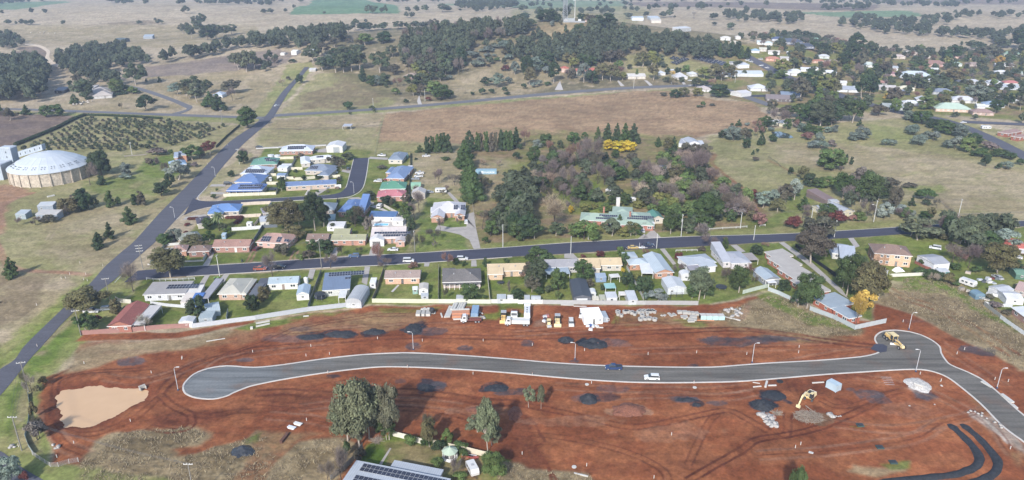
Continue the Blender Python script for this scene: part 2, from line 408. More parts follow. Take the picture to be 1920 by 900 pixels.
TRK=[
 ('redd',2.2,.5,.8,[(960,755),(1040,770),(1110,785),(1180,800),(1230,795),(1290,783),(1340,772),(1370,770),(1400,785),(1440,808)]),
 ('redd',2.0,.5,.8,[(1290,900),(1340,872),(1390,845),(1420,825),(1480,815),(1540,800),(1600,775),(1640,755),(1680,735)]),
 ('redd',1.8,.4,.6,[(1290,870),(1310,830),(1330,790),(1345,775)]),
 ('redd',2,.4,.6,[(960,812),(1040,818),(1110,830),(1180,850),(1240,880),(1255,905)]),
 ('redd',0,.6,.8,[(960,765),(1000,790),(1015,815),(1022,830),(1005,840),(1025,870),(1035,905)]),
 ('redd',0,.6,.7,[(960,820),(1000,845),(1030,880),(1045,905)]),
 ('redd',3,.8,.7,[(480,738),(540,735),(620,740),(700,738),(780,735),(900,752),(960,756)]),
 ('redd',2,.5,.6,[(480,755),(600,762),(700,765),(820,770),(900,790)]),
 ('redd',1.8,.4,.5,[(560,745),(600,725),(660,715),(700,712)]),
 ('redd',2.6,.7,.8,[(300,740),(320,715),(350,690),(390,675),(440,665),(480,655),(560,648),(680,635),(800,630),(960,633),(1100,628),(1250,622),(1400,618),(1560,640),(1640,650)]),
 ('redd',2,.5,.7,[(380,680),(440,660),(500,640),(560,615),(640,600),(700,592),(760,590)]),
 ('redd',2,.5,.6,[(880,600),(920,612),(1000,618),(1080,624),(1130,620),(1150,605),(1140,590),(1110,580)]),
 ('redd',2,.5,.7,[(300,742),(330,765),(380,780),(440,772),(480,770)]),
 ('redd',2,.5,.8,[(280,800),(320,808),(355,800),(358,780),(345,770)]),
 ('redd',1.6,.5,.7,[(100,780),(102,740),(110,715),(150,700),(220,695),(290,690)]),
 ('redd',2,.5,.6,[(100,800),(130,812),(180,815),(220,800),(260,780),(300,745)]),
 ('redd',1.8,.5,.6,[(1488,735),(1480,715),(1488,710)]),('redd',1.8,.5,.6,[(1500,735),(1495,712)]),
 ('redd',2,.45,.6,[(1540,750),(1570,762),(1620,755),(1660,740),(1690,732)]),
 ('redd',2,.45,.5,[(1440,790),(1460,812),(1475,812),(1478,775)]),
 ('redmix',4,1.2,.7,[(1660,540),(1700,560),(1760,580),(1830,620),(1900,665)]),
 ('brown',3,.7,.6,[(1680,548),(1740,560),(1800,590),(1860,630),(1920,670)]),
 ('brown',3,.7,.5,[(1690,570),(1720,555),(1760,556),(1790,575),(1740,590)]),
 ('pinkd',0,2.2,.8,[(-10,450),(5,480),(20,500),(60,508),(120,511),(165,516)]),
 ('pinkd',0,2.5,.8,[(60,362),(30,372),(8,385),(0,400),(4,425)]),
 ('dry',1.8,.5,.8,[(90,450),(110,420),(150,385),(200,375)]),
 ('pinkd',1.8,.6,.9,[(548,488),(556,470)]),('pinkd',1.8,.6,.9,[(464,495),(478,470)]),
 ('redmix',0,1.8,.9,[(1340,290),(1335,305),(1350,320),(1375,340),(1400,358)]),
 ('redmix',0,1.5,.6,[(1440,300),(1480,320),(1500,330)]),
 ('brown',0,1.2,.5,[(1760,370),(1790,400)]),('brown',0,1.5,.5,[(1340,250),(1380,235),(1440,235)]),
 ('dry',0,2,.6,[(1420,240),(1440,262),(1460,275)]),('far',0,3,.7,[(1160,130),(1200,125),(1240,130)]),
 ('olive',0,1.5,.6,[(730,190),(712,240),(706,290)]),('brown',0,.8,.8,[(500,240),(610,243),(716,228)]),('olive',0,1.2,.7,[(480,277),(520,225)]),
 ('dry',0,1.2,.8,[(655,448),(665,447)]),
]
for a_ in ([(500,628),(640,615),(760,608),(880,604)],[(960,622),(1100,612),(1250,606),(1330,603)],[(1180,655),(1300,652),(1430,648),(1560,645)],[(560,760),(640,752),(760,748),(860,760)],[(500,775),(560,780),(620,790)],
 [(1150,740),(1250,735),(1350,740),(1420,730)],[(1560,790),(1680,800),(1800,780),(1860,760)],[(1420,850),(1560,840),(1700,820),(1760,790)],[(1040,720),(1140,725),(1300,728),(1400,722)],[(380,700),(420,670),(520,655),(620,645)],[(1600,700),(1680,715),(1760,740),(1850,790),(1900,850)],
 [(200,705),(260,712),(310,700),(380,672)],[(90,760),(96,800),(120,830),(160,850)],[(1460,680),(1560,660),(1640,652)],[(1760,640),(1820,680),(1880,720)]):TRK.append(('redd',1.9,.4,.55,a_));TRK.append(('pinkd',3.6,.7,.3,[(x+3,y+4) for x,y in a_]))
POND_PX=[(110,741),(120,734),(145,729),(175,727),(225,730),(260,730),(269,734),(273,742),(265,751),(225,772),(187,794),(162,802),(130,797),(120,785),(112,762)]
def polyw(pts,dz=0.0):return np.array([P(x,y,dz)[:2] for (x,y) in pts])
POND=polyw(POND_PX,-.3)
def sdist(x,y,pg):
 """signed distance to a closed outline, negative inside"""
 ins=np.zeros(x.shape,bool);dm=np.full(x.shape,1e9)
 n=len(pg)
 for i in range(n):
  ax,ay=pg[i];bx,by=pg[(i+1) % n]
  c=((ay > y) != (by > y)) & (x < (bx-ax)*(y-ay)/((by-ay) if by != ay else 1e-9)+ax)
  ins ^= c
  ex,ey=bx-ax,by-ay;t=np.clip(((x-ax)*ex+(y-ay)*ey)/(ex*ex+ey*ey+1e-9),0,1)
  dm=np.minimum(dm,np.hypot(x-ax-t*ex,y-ay-t*ey))
 return np.where(ins,-dm,dm)
def pdist(x,y,pl):
 dm=np.full(x.shape,1e9)
 for (ax,ay),(bx,by) in zip(pl[:-1],pl[1:]):
  ex,ey=bx-ax,by-ay;t=np.clip(((x-ax)*ex+(y-ay)*ey)/(ex*ex+ey*ey+1e-9),0,1)
  dm=np.minimum(dm,np.hypot(x-ax-t*ex,y-ay-t*ey))
 return dm
def smooth(pts,n=6):
 """Catmull-Rom through the points"""
 pts=[Vector(p[:]) for p in pts];out=[]
 e=[pts[0]*2-pts[1]]+pts+[pts[-1]*2-pts[-2]]
 for i in range(1,len(e)-2):
  a,b,c,d=e[i-1],e[i],e[i+1],e[i+2]
  for k in range(n):
   t=k/n
   out.append(.5*((2*b)+(c-a)*t+(2*a-5*b+4*c-d)*t*t+(3*b-a-3*c+d)*t**3))
 out.append(pts[-1])
 return out
def tone(x,y,nm,s):
 c=TL[nm]
 a=ss(.4,.6,fbm(x,y,22,s,5))[...,None];b=ss(.4,.64,fbm(x*.6,y,5,s+7,5))[...,None]
 return (c[0]*(1-a)+c[1]*a)*(1-.45*b)+c[2]*.45*b
def build_ground():
 us=np.linspace(-1.02,1.02,1150)
 deps=np.radians(np.concatenate([np.linspace(50,9,560),np.linspace(8.94,2.2,190)[:],np.array([1.9,1.6,1.3,1.0,.8])]))
 ys=CH/np.tan(deps)
 yy,uu=np.meshgrid(ys,us,indexing='ij')
 wide=np.where(np.abs(uu) > .85,1+(np.abs(uu)-.85)*5,1)
 x=(uu*wide*yy).ravel();y=yy.ravel()
 wx=(fbm(x,y,9,31,4)-.5);wy=(fbm(x,y,9,47,4)-.5)
 C=tone(x,y,'far',1)
 r=np.hypot(x,y)
 lod=1+r/400
 for i,(nm,soft,amt,pts) in enumerate(REG):
  pg=np.array([P(px,max(py,-40))[:2] for (px,py) in pts])
  m=soft*3+6
  bb=(x > pg[:,0].min()-m) & (x < pg[:,0].max()+m) & (y > pg[:,1].min()-m) & (y < pg[:,1].max()+m)
  ix=np.where(bb)[0]
  if len(ix) == 0:continue
  X=x[ix];Y=y[ix];am=soft*1.6*(lod[ix])**.5
  d=sdist(X+wx[ix]*am,Y+wy[ix]*am,pg)
  k=ss(soft*.45,-soft*.45,d)*amt
  if nm in ('tall','redmix','patchy','lush','bush','dry','brown','olive') and amt < 1:
   k=k*ss(.28,.55,fbm(X,Y,7,60+i,4)+.15*amt)
  C[ix]=C[ix]*(1-k[:,None])+tone(X,Y,nm,10+i % 7)*k[:,None]
 for i,(nm,gauge,wd,amt,pts) in enumerate(TRK):
  pl=[p[:2] for p in smooth([P(px,py) for (px,py) in pts],5)]
  lines=[pl]
  if gauge:
   lines=[]
   for sgn in (-.5,.5):
    L_=[]
    for j,p in enumerate(pl):
     a=pl[max(j-1,0)];b=pl[min(j+1,len(pl)-1)];dx,dy=b[0]-a[0],b[1]-a[1];n_=hypot(dx,dy)+1e-9
     L_.append((p[0]-dy/n_*gauge*sgn,p[1]+dx/n_*gauge*sgn))
    lines.append(L_)
  for L_ in lines:
   A=np.array(L_);m=wd*3+2
   ix=np.where((x > A[:,0].min()-m) & (x < A[:,0].max()+m) & (y > A[:,1].min()-m) & (y < A[:,1].max()+m))[0]
   if len(ix) == 0:continue
   X=x[ix];Y=y[ix]
   d=pdist(X+wx[ix]*.8,Y+wy[ix]*.8,L_)
   k=ss(wd*1.05,wd*.4,d)*min(1,amt*1.25)*(.6+.4*ss(.3,.6,fbm(X,Y,6,90+i,3)))
   C[ix]=C[ix]*(1-k[:,None])+tone(X,Y,nm,3)*k[:,None]
 for i,(nm,cx,cy,rx,ry,amt) in enumerate(BLOBS):
  if amt <= 0:continue
  c=P(cx,cy);a=(P(cx+rx,cy)-P(cx-rx,cy)).length/2;b=(P(cx,cy-ry)-P(cx,cy+ry)).length/2
  ix=np.where((abs(x-c.x) < a*1.7) & (abs(y-c.y) < b*1.7))[0]
  X=x[ix];Y=y[ix]
  d=np.hypot((X-c.x)/a,(Y-c.y)/b)+(fbm(X,Y,4.5,200+i,4)-.5)*1.3
  k=ss(1.05,.88,d)*amt*(.6+.4*ss(.35,.5,fbm(X,Y,2,300+i,3)))
  C[ix]=C[ix]*(1-k[:,None])+tone(X,Y,nm,5)*k[:,None]
 g=fbm(x,y,1.6,77,3);C *= (1+(g-.5)[:,None]*.75)
 g=fbm(x*.35,y,3.5,78,3);C *= (1+(g-.5)[:,None]*.45)
 g=fbm(x*.12,y,1.3,81,3);C *= (1+(g-.5)[:,None]*.26)
 g=fbm(x,y,60,79,3);C *= (1+(g-.5)[:,None]*.28)
 z=hgt(x,y)
 d=sdist(x,y,POND)+(fbm(x,y,4,96,3)-.5)*3;k=(ss(4.5,.8,d)*.75)[:,None];C=C*(1-k)+tone(x,y,'redd',4)*k
 d=sdist(x,y,POND)+(fbm(x,y,3,95,4)-.5)*3.2
 z=z - .85*ss(2.2,-1.5,d)+.35*np.exp(-((d-5)/2.5)**2)*(d > 0)
 site=sdist(x,y,np.array([P(px,py)[:2] for (px,py) in REG[[i for i,r_ in enumerate(REG) if r_[0] == 'red'][0]][3]]))
 kk=ss(-1,-4,site)
 off=ss(1.5,4,sdist(x,y,ROADPOLY))*ss(0,3,d)
 z=z+kk*off*((fbm(x,y,5,91,4)-.5)*.35+(fbm(x,y,1.3,92,3)-.5)*.12)
 tg=np.zeros_like(z)
 for (nm,soft,amt,pts) in REG:
  if nm == 'tall' and amt == 1 and pts[0][1] > 300:
   pg=np.array([P(px,py)[:2] for (px,py) in pts]);tg=np.maximum(tg,ss(1,-3,sdist(x,y,pg)))
 z=z+tg*off*ss(.35,.75,fbm(x,y,1.4,93,3))*.2
 ny,nx=yy.shape
 idx=np.arange(ny*nx).reshape(ny,nx)
 Fq=np.stack([idx[:-1,:-1],idx[:-1,1:],idx[1:,1:],idx[1:,:-1]],-1).reshape(-1,4)
 V=np.stack([x,y,z],-1)
 C=np.clip(C,.01,.8)
 m,n,b=new_mat('ground');L=n.links
 at=n.nodes.new('ShaderNodeAttribute');at.attribute_name='tone'
 tc=n.nodes.new('ShaderNodeTexCoord')
 nz=n.nodes.new('ShaderNodeTexNoise');nz.inputs['Scale'].default_value=1.1;nz.inputs['Detail'].default_value=7;nz.inputs['Roughness'].default_value=.7
 L.new(tc.outputs['Object'],nz.inputs['Vector'])
 mr=n.nodes.new('ShaderNodeMapRange');mr.inputs[1].default_value=.3;mr.inputs[2].default_value=.7;mr.inputs[3].default_value=.68;mr.inputs[4].default_value=1.32
 L.new(nz.outputs[0],mr.inputs[0])
 hs=n.nodes.new('ShaderNodeHueSaturation');L.new(at.outputs['Color'],hs.inputs['Color']);L.new(mr.outputs[0],hs.inputs['Value'])
 L.new(hs.outputs[0],b.inputs['Base Color']);b.inputs['Roughness'].default_value=.95;b.inputs['Specular IOR Level'].default_value=.1
 bp=n.nodes.new('ShaderNodeBump');bp.inputs['Strength'].default_value=.5;bp.inputs['Distance'].default_value=.25
 L.new(nz.outputs[0],bp.inputs['Height']);L.new(bp.outputs[0],b.inputs['Normal'])
 me=npmesh('ground',V,Fq,[m],smooth=True,col=np.concatenate([C,np.ones((len(C),1))],1))
 structure(link('ground',me))
# roads, kerbs, drives, water
def road_mat(name,c,streak=.25,rot=0):
 m,n,b=new_mat(name);L=n.links
 tc=n.nodes.new('ShaderNodeTexCoord');mp=n.nodes.new('ShaderNodeMapping')
 mp.inputs['Rotation'].default_value=(0,0,rot);mp.inputs['Scale'].default_value=(.04,.5,1)
 L.new(tc.outputs['Object'],mp.inputs[0])
 a=n.nodes.new('ShaderNodeTexNoise');a.inputs['Scale'].default_value=1;a.inputs['Detail'].default_value=6;a.inputs['Roughness'].default_value=.6
 L.new(mp.outputs[0],a.inputs['Vector'])
 d=n.nodes.new('ShaderNodeTexNoise');d.inputs['Scale'].default_value=1.5;d.inputs['Detail'].default_value=7
 L.new(tc.outputs['Object'],d.inputs['Vector'])
 r=n.nodes.new('ShaderNodeMapRange');r.inputs[1].default_value=.3;r.inputs[2].default_value=.7;r.inputs[3].default_value=1-streak;r.inputs[4].default_value=1+streak
 L.new(a.outputs[0],r.inputs[0])
 r2=n.nodes.new('ShaderNodeMapRange');r2.inputs[1].default_value=.3;r2.inputs[2].default_value=.7;r2.inputs[3].default_value=.88;r2.inputs[4].default_value=1.12
 L.new(d.outputs[0],r2.inputs[0])
 mu=n.nodes.new('ShaderNodeMath');mu.operation='MULTIPLY';L.new(r.outputs[0],mu.inputs[0]);L.new(r2.outputs[0],mu.inputs[1])
 hs=n.nodes.new('ShaderNodeHueSaturation');hs.inputs['Color'].default_value=(*alb(c),1);L.new(mu.outputs[0],hs.inputs['Value'])
 L.new(hs.outputs[0],b.inputs['Base Color']);b.inputs['Roughness'].default_value=.9;b.inputs['Specular IOR Level'].default_value=.2
 return m
M_ASPH=road_mat('asphalt_old','#66666f',.14,radians(-47))
M_ASPH2=road_mat('asphalt_dark','#4f5160',.12,0)
M_ASPHF=road_mat('asphalt_pale','#7c7c80',.1,0)
M_SITE=road_mat('road_base','#76726c',.36,radians(3))
n_=M_SITE.node_tree;hs_=[v for v in n_.nodes if v.type == 'HUE_SAT'][0];tc_=[v for v in n_.nodes if v.type == 'TEX_COORD'][0];sx_=n_.nodes.new('ShaderNodeSeparateXYZ');n_.links.new(tc_.outputs['Object'],sx_.inputs[0])
nz_=n_.nodes.new('ShaderNodeTexNoise');nz_.inputs['Scale'].default_value=.12;nz_.inputs['Detail'].default_value=5;n_.links.new(tc_.outputs['Object'],nz_.inputs['Vector']);ma_=n_.nodes.new('ShaderNodeMath');ma_.operation='MULTIPLY_ADD';ma_.inputs[1].default_value=40;n_.links.new(nz_.outputs[0],ma_.inputs[0]);n_.links.new(sx_.outputs[0],ma_.inputs[2])
mr_=n_.nodes.new('ShaderNodeMapRange');mr_.inputs[1].default_value=-62;mr_.inputs[2].default_value=-38;n_.links.new(ma_.outputs[0],mr_.inputs[0]);mx_=n_.nodes.new('ShaderNodeMix');mx_.data_type='RGBA';mx_.inputs[6].default_value=(*alb('#7f8283'),1);mx_.inputs[7].default_value=(*alb('#76726c'),1);n_.links.new(mr_.outputs[0],mx_.inputs[0])
mud=n_.nodes.new('ShaderNodeMapRange');mud.inputs[1].default_value=.56;mud.inputs[2].default_value=.72;mud.inputs[4].default_value=.4;n_.links.new(nz_.outputs[0],mud.inputs[0]);m3_=n_.nodes.new('ShaderNodeMix');m3_.data_type='RGBA';m3_.inputs[7].default_value=(*alb('#8a6a58'),1);n_.links.new(mud.outputs[0],m3_.inputs[0]);n_.links.new(mx_.outputs[2],m3_.inputs[6]);n_.links.new(m3_.outputs[2],hs_.inputs['Color'])
M_SITE2=road_mat('road_base_grey','#7b8084',.2,radians(20))
M_KERB=mat('kerb_concrete','#d2cbc2',.8,.12,.5)
M_CONC=mat('concrete','#b5aca3',.85,.14,.5)
M_CONCP=mat('concrete_pale','#c9c1ba',.85,.1,.5)
M_DIRT=mat('dirt','#d8c0a0',.95,.2,.3)
LIFT=.05
def lift(v,k=1):return Vector((v[0],v[1],v[2]+LIFT*k+.00012*hypot(v[0],v[1])*k))
def strip(name,rows,m,n=4,k=1,kind=True,crown=0):
 """sheet between two edges: rows of (lx,ly,rx,ry) in photo px"""
 A=smooth([P(r[0],r[1]) for r in rows],n);B=smooth([P(r[2],r[3]) for r in rows],n)
 mb=MB().use(m)
 for i in range(len(A)-1):
  for (s,t) in ((0,.5),(.5,1)):
   f=lambda p,q_,u:lift(Vector(((p.x*(1-u)+q_.x*u),(p.y*(1-u)+q_.y*u),float(hgt(p.x*(1-u)+q_.x*u,p.y*(1-u)+q_.y*u))+crown*(1-abs(2*u-1)))),k)
   mb.poly([f(A[i],B[i],s),f(A[i],B[i],t),f(A[i+1],B[i+1],t),f(A[i+1],B[i+1],s)])
 o=link(name,mb.mesh(name));
 if kind:structure(o)
 return o
def sheet(name,pts,m,k=1,par=None,dz=0.0,full=True):
 W=[P(x,y,dz) for (x,y) in pts]
 W=[lift(p,k) for p in W]
 tri=tessellate_polygon([W]);mb=MB().use(m);mb.v=[tuple(p) for p in W]
 for t in tri:
  a,b,c=(Vector(W[i]) for i in t)
  mb.f.append(tuple(t) if (b-a).cross(c-a).z > 0 else tuple(t)[::-1]);mb.m.append(0)
 o=link(name,mb.mesh(name));structure(o);return o
def kerb(name,pts,wd=.45,h=.13,side=1,m=None,n=3):
 """raised concrete kerb along the line of points"""
 W=smooth([P(x,y) for (x,y) in pts],n);mb=MB().use(m or M_KERB);N=len(W);L_=[];R_=[]
 for i,p in enumerate(W):
  d=(W[min(i+1,N-1)]-W[max(i-1,0)]);d.z=0;d.normalize();nn=Vector((-d.y,d.x,0))*side
  L_.append(p);R_.append(p+nn*wd)
 up=Vector((0,0,h));dn=Vector((0,0,-.2))
 for i in range(N-1):
  a,b,c,d=L_[i],L_[i+1],R_[i+1],R_[i]
  mb.poly([a+up,b+up,c+up,d+up]);mb.poly([a+dn,b+dn,b+up,a+up]);mb.poly([c+dn,d+dn,d+up,c+up])
 return structure(link(name,mb.mesh(name)))
R1=[(-45,730,-60,800),(-2,694,3,739),(27,675,55,675),(45,650,78,650),(83,612,112,612),(122,575,149,575),(150,550,180,550),(175,525,215,525),(197,500,240,500),(225,475,267,475),(254,450,295,450),(299,400,341,400),(349,350,388,350),(392,305,424,305),(432,265,462,265),(480,232,501,232),(487,220,512,220)]
strip('main_road',R1,M_ASPH)
strip('side_road',[(489,222,513,222),(502,213,517,213),(527,175,540,175),(551,150,560,150),(571,126,580,126)],M_ASPH,k=1.6)
strip('junction_road',[(-140,742,-120,760),(-60,838,-70,920),(0,846,-30,930),(28,868,10,940),(60,888,40,960),(95,908,70,980)],M_ASPH)
R3U=[(258,508),(300,504),(350,501),(480,493),(600,485),(697,479.5),(805,473.5),(960,463.5),(1060,456),(1172,450),(1272,444.5),(1440,440),(1565,434),(1690,426),(1765,421),(1840,417),(1920,414.5),(2050,409)]
R3L=[(232,530),(300,521),(350,518),(480,510),(600,502),(697,498),(800,492),(960,481.5),(1060,476),(1160,469.5),(1260,465),(1440,454.5),(1600,446),(1700,439),(1800,433),(1850,430),(1920,424.5),(2050,418)]
def resamp(pl,n):
 W=[P(*p) for p in pl];L_=[0]
 for a,b in zip(W[:-1],W[1:]):L_.append(L_[-1]+(b-a).length)
 out=[]
 for i in range(n):
  t=L_[-1]*i/(n-1);j=min(max(np.searchsorted(L_,t)-1,0),len(W)-2)
  f=(t-L_[j])/(L_[j+1]-L_[j]+1e-9);out.append(pl[j] if f <= 0 else (pl[j][0]*(1-f)+pl[j+1][0]*f,pl[j][1]*(1-f)+pl[j+1][1]*f))
 return out
def strip2(name,U,Lw,m,n=24,**k):
 a=resamp(U,n);b=resamp(Lw,n)
 return strip(name,[(*a[i],*b[i]) for i in range(n)],m,n=2,**k)
strip2('village_street',R3L,R3U,M_ASPH2,40,k=1.3)
kerb('street_kerb',R3U[1:],.4,.12,1);kerb('street_kerb',R3L[2:8],.3,.1,-1)
R4U=[(362,372),(372,376),(395,378),(480,374),(555,369.5),(620,365.5),(640,361),(650,350),(657,325),(664,297)]
R4L=[(345,404),(362,396),(378,391),(412,386),(480,380),(580,374.5),(642,371),(665,365),(680,352),(687,325),(691,296)]
strip2('court_road',R4L,R4U,M_ASPH2,26,k=1.5)
kerb('court_kerb',[(388,350),(380,359),(370,370),(375,376.5)]+R4U[2:],.4,.12,1);kerb('court_kerb',[(341,400)][:0]+R4L[1:],.4,.12,-1)
kerb('court_kerb',[(330,412),(345,400)],.3,.1,-1)
strip('cross_road',[(-60,203,-60,206),(10,203,10,206),(120,206,120,210),(250,211,250,215),(325,213.5,325,218),(450,218,450,222),(495,219,495,224)][::-1],M_ASPHF,k=1.2)
strip('cross_road',[(505,214,505,219),(520,214,520,219),(655,206,655,210.5),(780,197,780,201.5),(960,180,960,185),(1060,171,1060,176),(1185,162.5,1185,167),(1290,159,1290,163),(1330,160,1330,164),(1370,168,1368,173),(1405,180,1400,186),(1450,196,1446,202)][::-1],M_ASPHF,k=1.2)
strip('lane',[(234,158,232,161),(275,168,272,173),(325,185,320,190),(350,195,342,200),(361,200,350,204),(355,207,345,207),(338,214,322,213)][::-1],M_ASPHF,k=1.5)
strip('dirt_track',[(47,82.5,47,85),(75,85,73,89),(93,95,87,98),(93,108,85,110),(104,118,96,121),(119,125,116,130)][::-1],M_DIRT,k=1.5)
strip('town_road',[(1376,90,1368,92),(1396,98,1382,101),(1440,121,1425,125),(1465,133,1452,140),(1500,150,1486,157),(1560,170,1545,176),(1618,188,1606,192),(1665,202,1655,207),(1715,212,1703,217),(1768,222,1757,228),(1812,235,1795,238),(1865,257,1850,263),(1920,284,1905,293),(1990,318,1970,330)][::-1],M_ASPH,k=1.4)
strip('town_side_road',[(1805,226,1800,231),(1830,227.5,1825,232),(1920,231,1920,236),(1990,233,1990,238)][::-1],M_ASPH,k=1.7)
strip('town_back_road',[(1640,117,1640,119),(1720,130,1716,133),(1775,143,1768,146),(1830,158,1822,161)][::-1],M_ASPHF,k=1.4)
UPK=[(345,725),(349,717),(365,702),(390,692),(425,687),(475,690),(530,685),(605,674),(680,666),(755,662.5),(805,664),(880,668.5),(960,674.5),(1035,681),(1120,686),(1185,688),(1260,689.5),(1335,689.5),(1385,686),(1440,682),(1515,678),(1560,675),(1615,670),(1640,665),(1650,661)]
UPK2=[(1646,645),(1642,637),(1645,629),(1657,622),(1680,620),(1705,623),(1727,629),(1747,639),(1760,650),(1763,662),(1771,675),(1782,685),(1815,699),(1840,712),(1865,732),(1885,750),(1907,770),(1925,785),(1990,842)]
LOK=[(1990,892),(1925,832),(1902,815),(1877,795),(1840,757),(1802,725),(1777,707),(1752,697),(1727,692.5),(1690,692.5),(1615,697),(1540,702),(1440,710.5),(1385,714.5),(1335,716),(1260,717),(1185,716),(1110,712),(1035,706),(960,699),(880,693),(805,689),(730,687),(680,690),(605,699),(530,711),(480,721),(462,726),(437,736),(425,742),(400,747.5),(370,745.5),(352,739),(346,732)]
ROADPOLY=polyw(UPK+UPK2+LOK)
sheet('estate_road',UPK+UPK2+LOK,M_SITE)
0 and sheet('turning_head',[(347,725),(351,717),(366,703),(391,693.5),(425,689),(455,689.5),(490,697),(500,708),(480,719),(460,724),(435,735),(423,740),(400,745.5),(372,743.5),(354,737),(348,731)],M_SITE2,k=1.7)
sheet('asphalt_patch',[(1640,646),(1655,646),(1664,650),(1662,660),(1650,662),(1632,655)],M_ASPH2,k=2.2)
kerb('estate_kerb',UPK,.5,.14,1);kerb('estate_kerb',UPK2,.5,.14,1);kerb('estate_kerb',LOK+[(345,725)],.5,.14,1)
build_ground()
m,n,b=new_mat('muddy_water');b.inputs['Base Color'].default_value=(.5,.34,.22,1);b.inputs['Roughness'].default_value=.3;b.inputs['Specular IOR Level'].default_value=.3
nz=n.nodes.new('ShaderNodeTexNoise');nz.inputs['Scale'].default_value=.25;nz.inputs['Detail'].default_value=4
tc=n.nodes.new('ShaderNodeTexCoord');n.links.new(tc.outputs['Object'],nz.inputs[0])
mxn=n.nodes.new('ShaderNodeMix');mxn.data_type='RGBA';mxn.inputs[6].default_value=(.46,.295,.165,1);mxn.inputs[7].default_value=(.53,.35,.205,1)
n.links.new(nz.outputs[0],mxn.inputs[0]);n.links.new(mxn.outputs[2],b.inputs['Base Color'])
bp=n.nodes.new('ShaderNodeBump');bp.inputs['Strength'].default_value=.05;n.links.new(nz.outputs[0],bp.inputs['Height']);n.links.new(bp.outputs[0],b.inputs['Normal'])
sheet('pond_water',[(103,742),(112,727),(140,719),(175,717),(225,720),(265,719),(280,728),(285,744),(276,758),(234,782),(192,806),(162,814),(122,810),(106,792),(100,764)],m,dz=-.3,k=0)
m2,n2,b2=new_mat('dam_water');b2.inputs['Base Color'].default_value=(.05,.06,.06,1);b2.inputs['Roughness'].default_value=.08
sheet('dam_water',[(1446,247),(1462,247),(1478,251),(1488,258),(1478,260),(1462,259),(1450,255)],m2,k=1.5)
for k in range(7):sheet('road_marking',[(215+k*1.9,530-k*2),(216+k*1.9,530.3-k*2),(217+k*1.9,529-k*2),(216+k*1.9,528.7-k*2)],mat('road_paint','#e0e0e0',.7),k=1.9)
for nm,pts,mm in [
 ('driveway',[(821,422),(846,427),(875,425),(872,405),(870,390),(858,375),(843,360),(838,362),(852,378),(862,395),(865,405),(888,398),(893,430),(901,466),(888,467),(880,450),(862,440),(835,434),(815,432)],M_CONC),
 ('driveway',[(1204,447),(1220,433),(1226,432),(1240,446)],M_CONC),('driveway',[(1196,448),(1208,438),(1215,446)],M_CONC),
 ('driveway',[(691,480),(700,452),(716,452),(709,479)],M_CONC),('driveway',[(617,484),(628,464),(636,464),(630,483)],M_CONC),
 ('driveway',[(572,372.5),(600,355),(608,353),(614,355),(586,372)],M_CONC),('footpath',[(571,366),(577,356),(582,356),(577,366)],M_CONCP),
 ('driveway',[(342,413),(348,407),(385,402),(392,408),(350,412)],M_CONC),('driveway',[(392,350),(397,346),(425,345),(422,350)],M_CONC),('driveway',[(394,364),(396,360),(422,361),(420,365)],M_CONC),
 ('driveway',[(577,520),(581,505),(592,505),(586,525)],M_CONC),('driveway',[(678,530),(684,500),(694,500),(688,535)],M_CONC),
 ('driveway',[(795,500),(796,492),(806,492),(804,500)],M_CONC),('driveway',[(883,500),(884,488),(893,488),(894,500)],M_CONC),
 ('driveway',[(1058,484),(1058,476),(1074,475),(1085,486)],M_CONC),('driveway',[(1237,467),(1246,466),(1268,495),(1262,497)],M_CONC),('driveway',[(1370,460),(1381,459),(1398,472),(1386,474)],M_CONC),
 ('driveway',[(1460,455),(1470,454),(1520,490),(1580,545),(1590,560),(1575,550),(1530,510),(1490,478)],M_CONC),
 ('driveway',[(1590,447),(1600,446),(1612,462),(1603,465)],M_CONC),('driveway',[(1861,431),(1876,430),(1895,445),(1885,448)],M_CONCP),
 ('driveway',[(1040,169),(1046,158),(1050,152),(1052,158),(1056,169)],M_CONCP),('driveway',[(1157,152),(1160,151),(1171,161),(1164,162)],M_CONCP),('driveway',[(1208,151),(1213,151),(1224,160),(1218,161)],M_CONCP),
 ('driveway',[(1275,150),(1279,150),(1286,158),(1281,159)],M_CONCP),('driveway',[(691,298),(694,294),(728,296),(726,300)],M_CONC),('driveway',[(660,326),(640,322),(642,318),(662,320)],M_CONC),
 ('driveway',[(650,371),(672,370),(702,380),(700,385),(680,380)],M_CONC),('footpath',[(480,277),(612,271),(612,273),(480,280)],M_CONCP),('driveway',[(590,282),(612,278),(612,286),(596,286)],M_CONC),
 ('footpath',[(711,870),(731,840),(734,841),(716,872)],M_CONC),('footpath',[(733,547),(746,534),(749,535),(737,548)],M_CONCP),('footpath',[(692,387),(706,385),(728,396),(726,398)],M_CONCP),
 ('driveway',[(782,190),(786,178),(789,190),(791,196),(784,196)],M_CONCP),('driveway',[(1406,182),(1408,178),(1485,178),(1490,182)],M_ASPH2),('driveway',[(380,498),(396,474),(402,474),(392,498)],M_CONC),
 ('driveway',[(372,535),(392,505),(400,505),(380,540)],M_CONC),('driveway',[(410,525),(420,515),(430,515),(420,530)],M_CONC),('driveway',[(862,530),(790,500),(1,1),(1,1)],None),
]:
 if mm:sheet(nm,pts,mm,k=1.2)
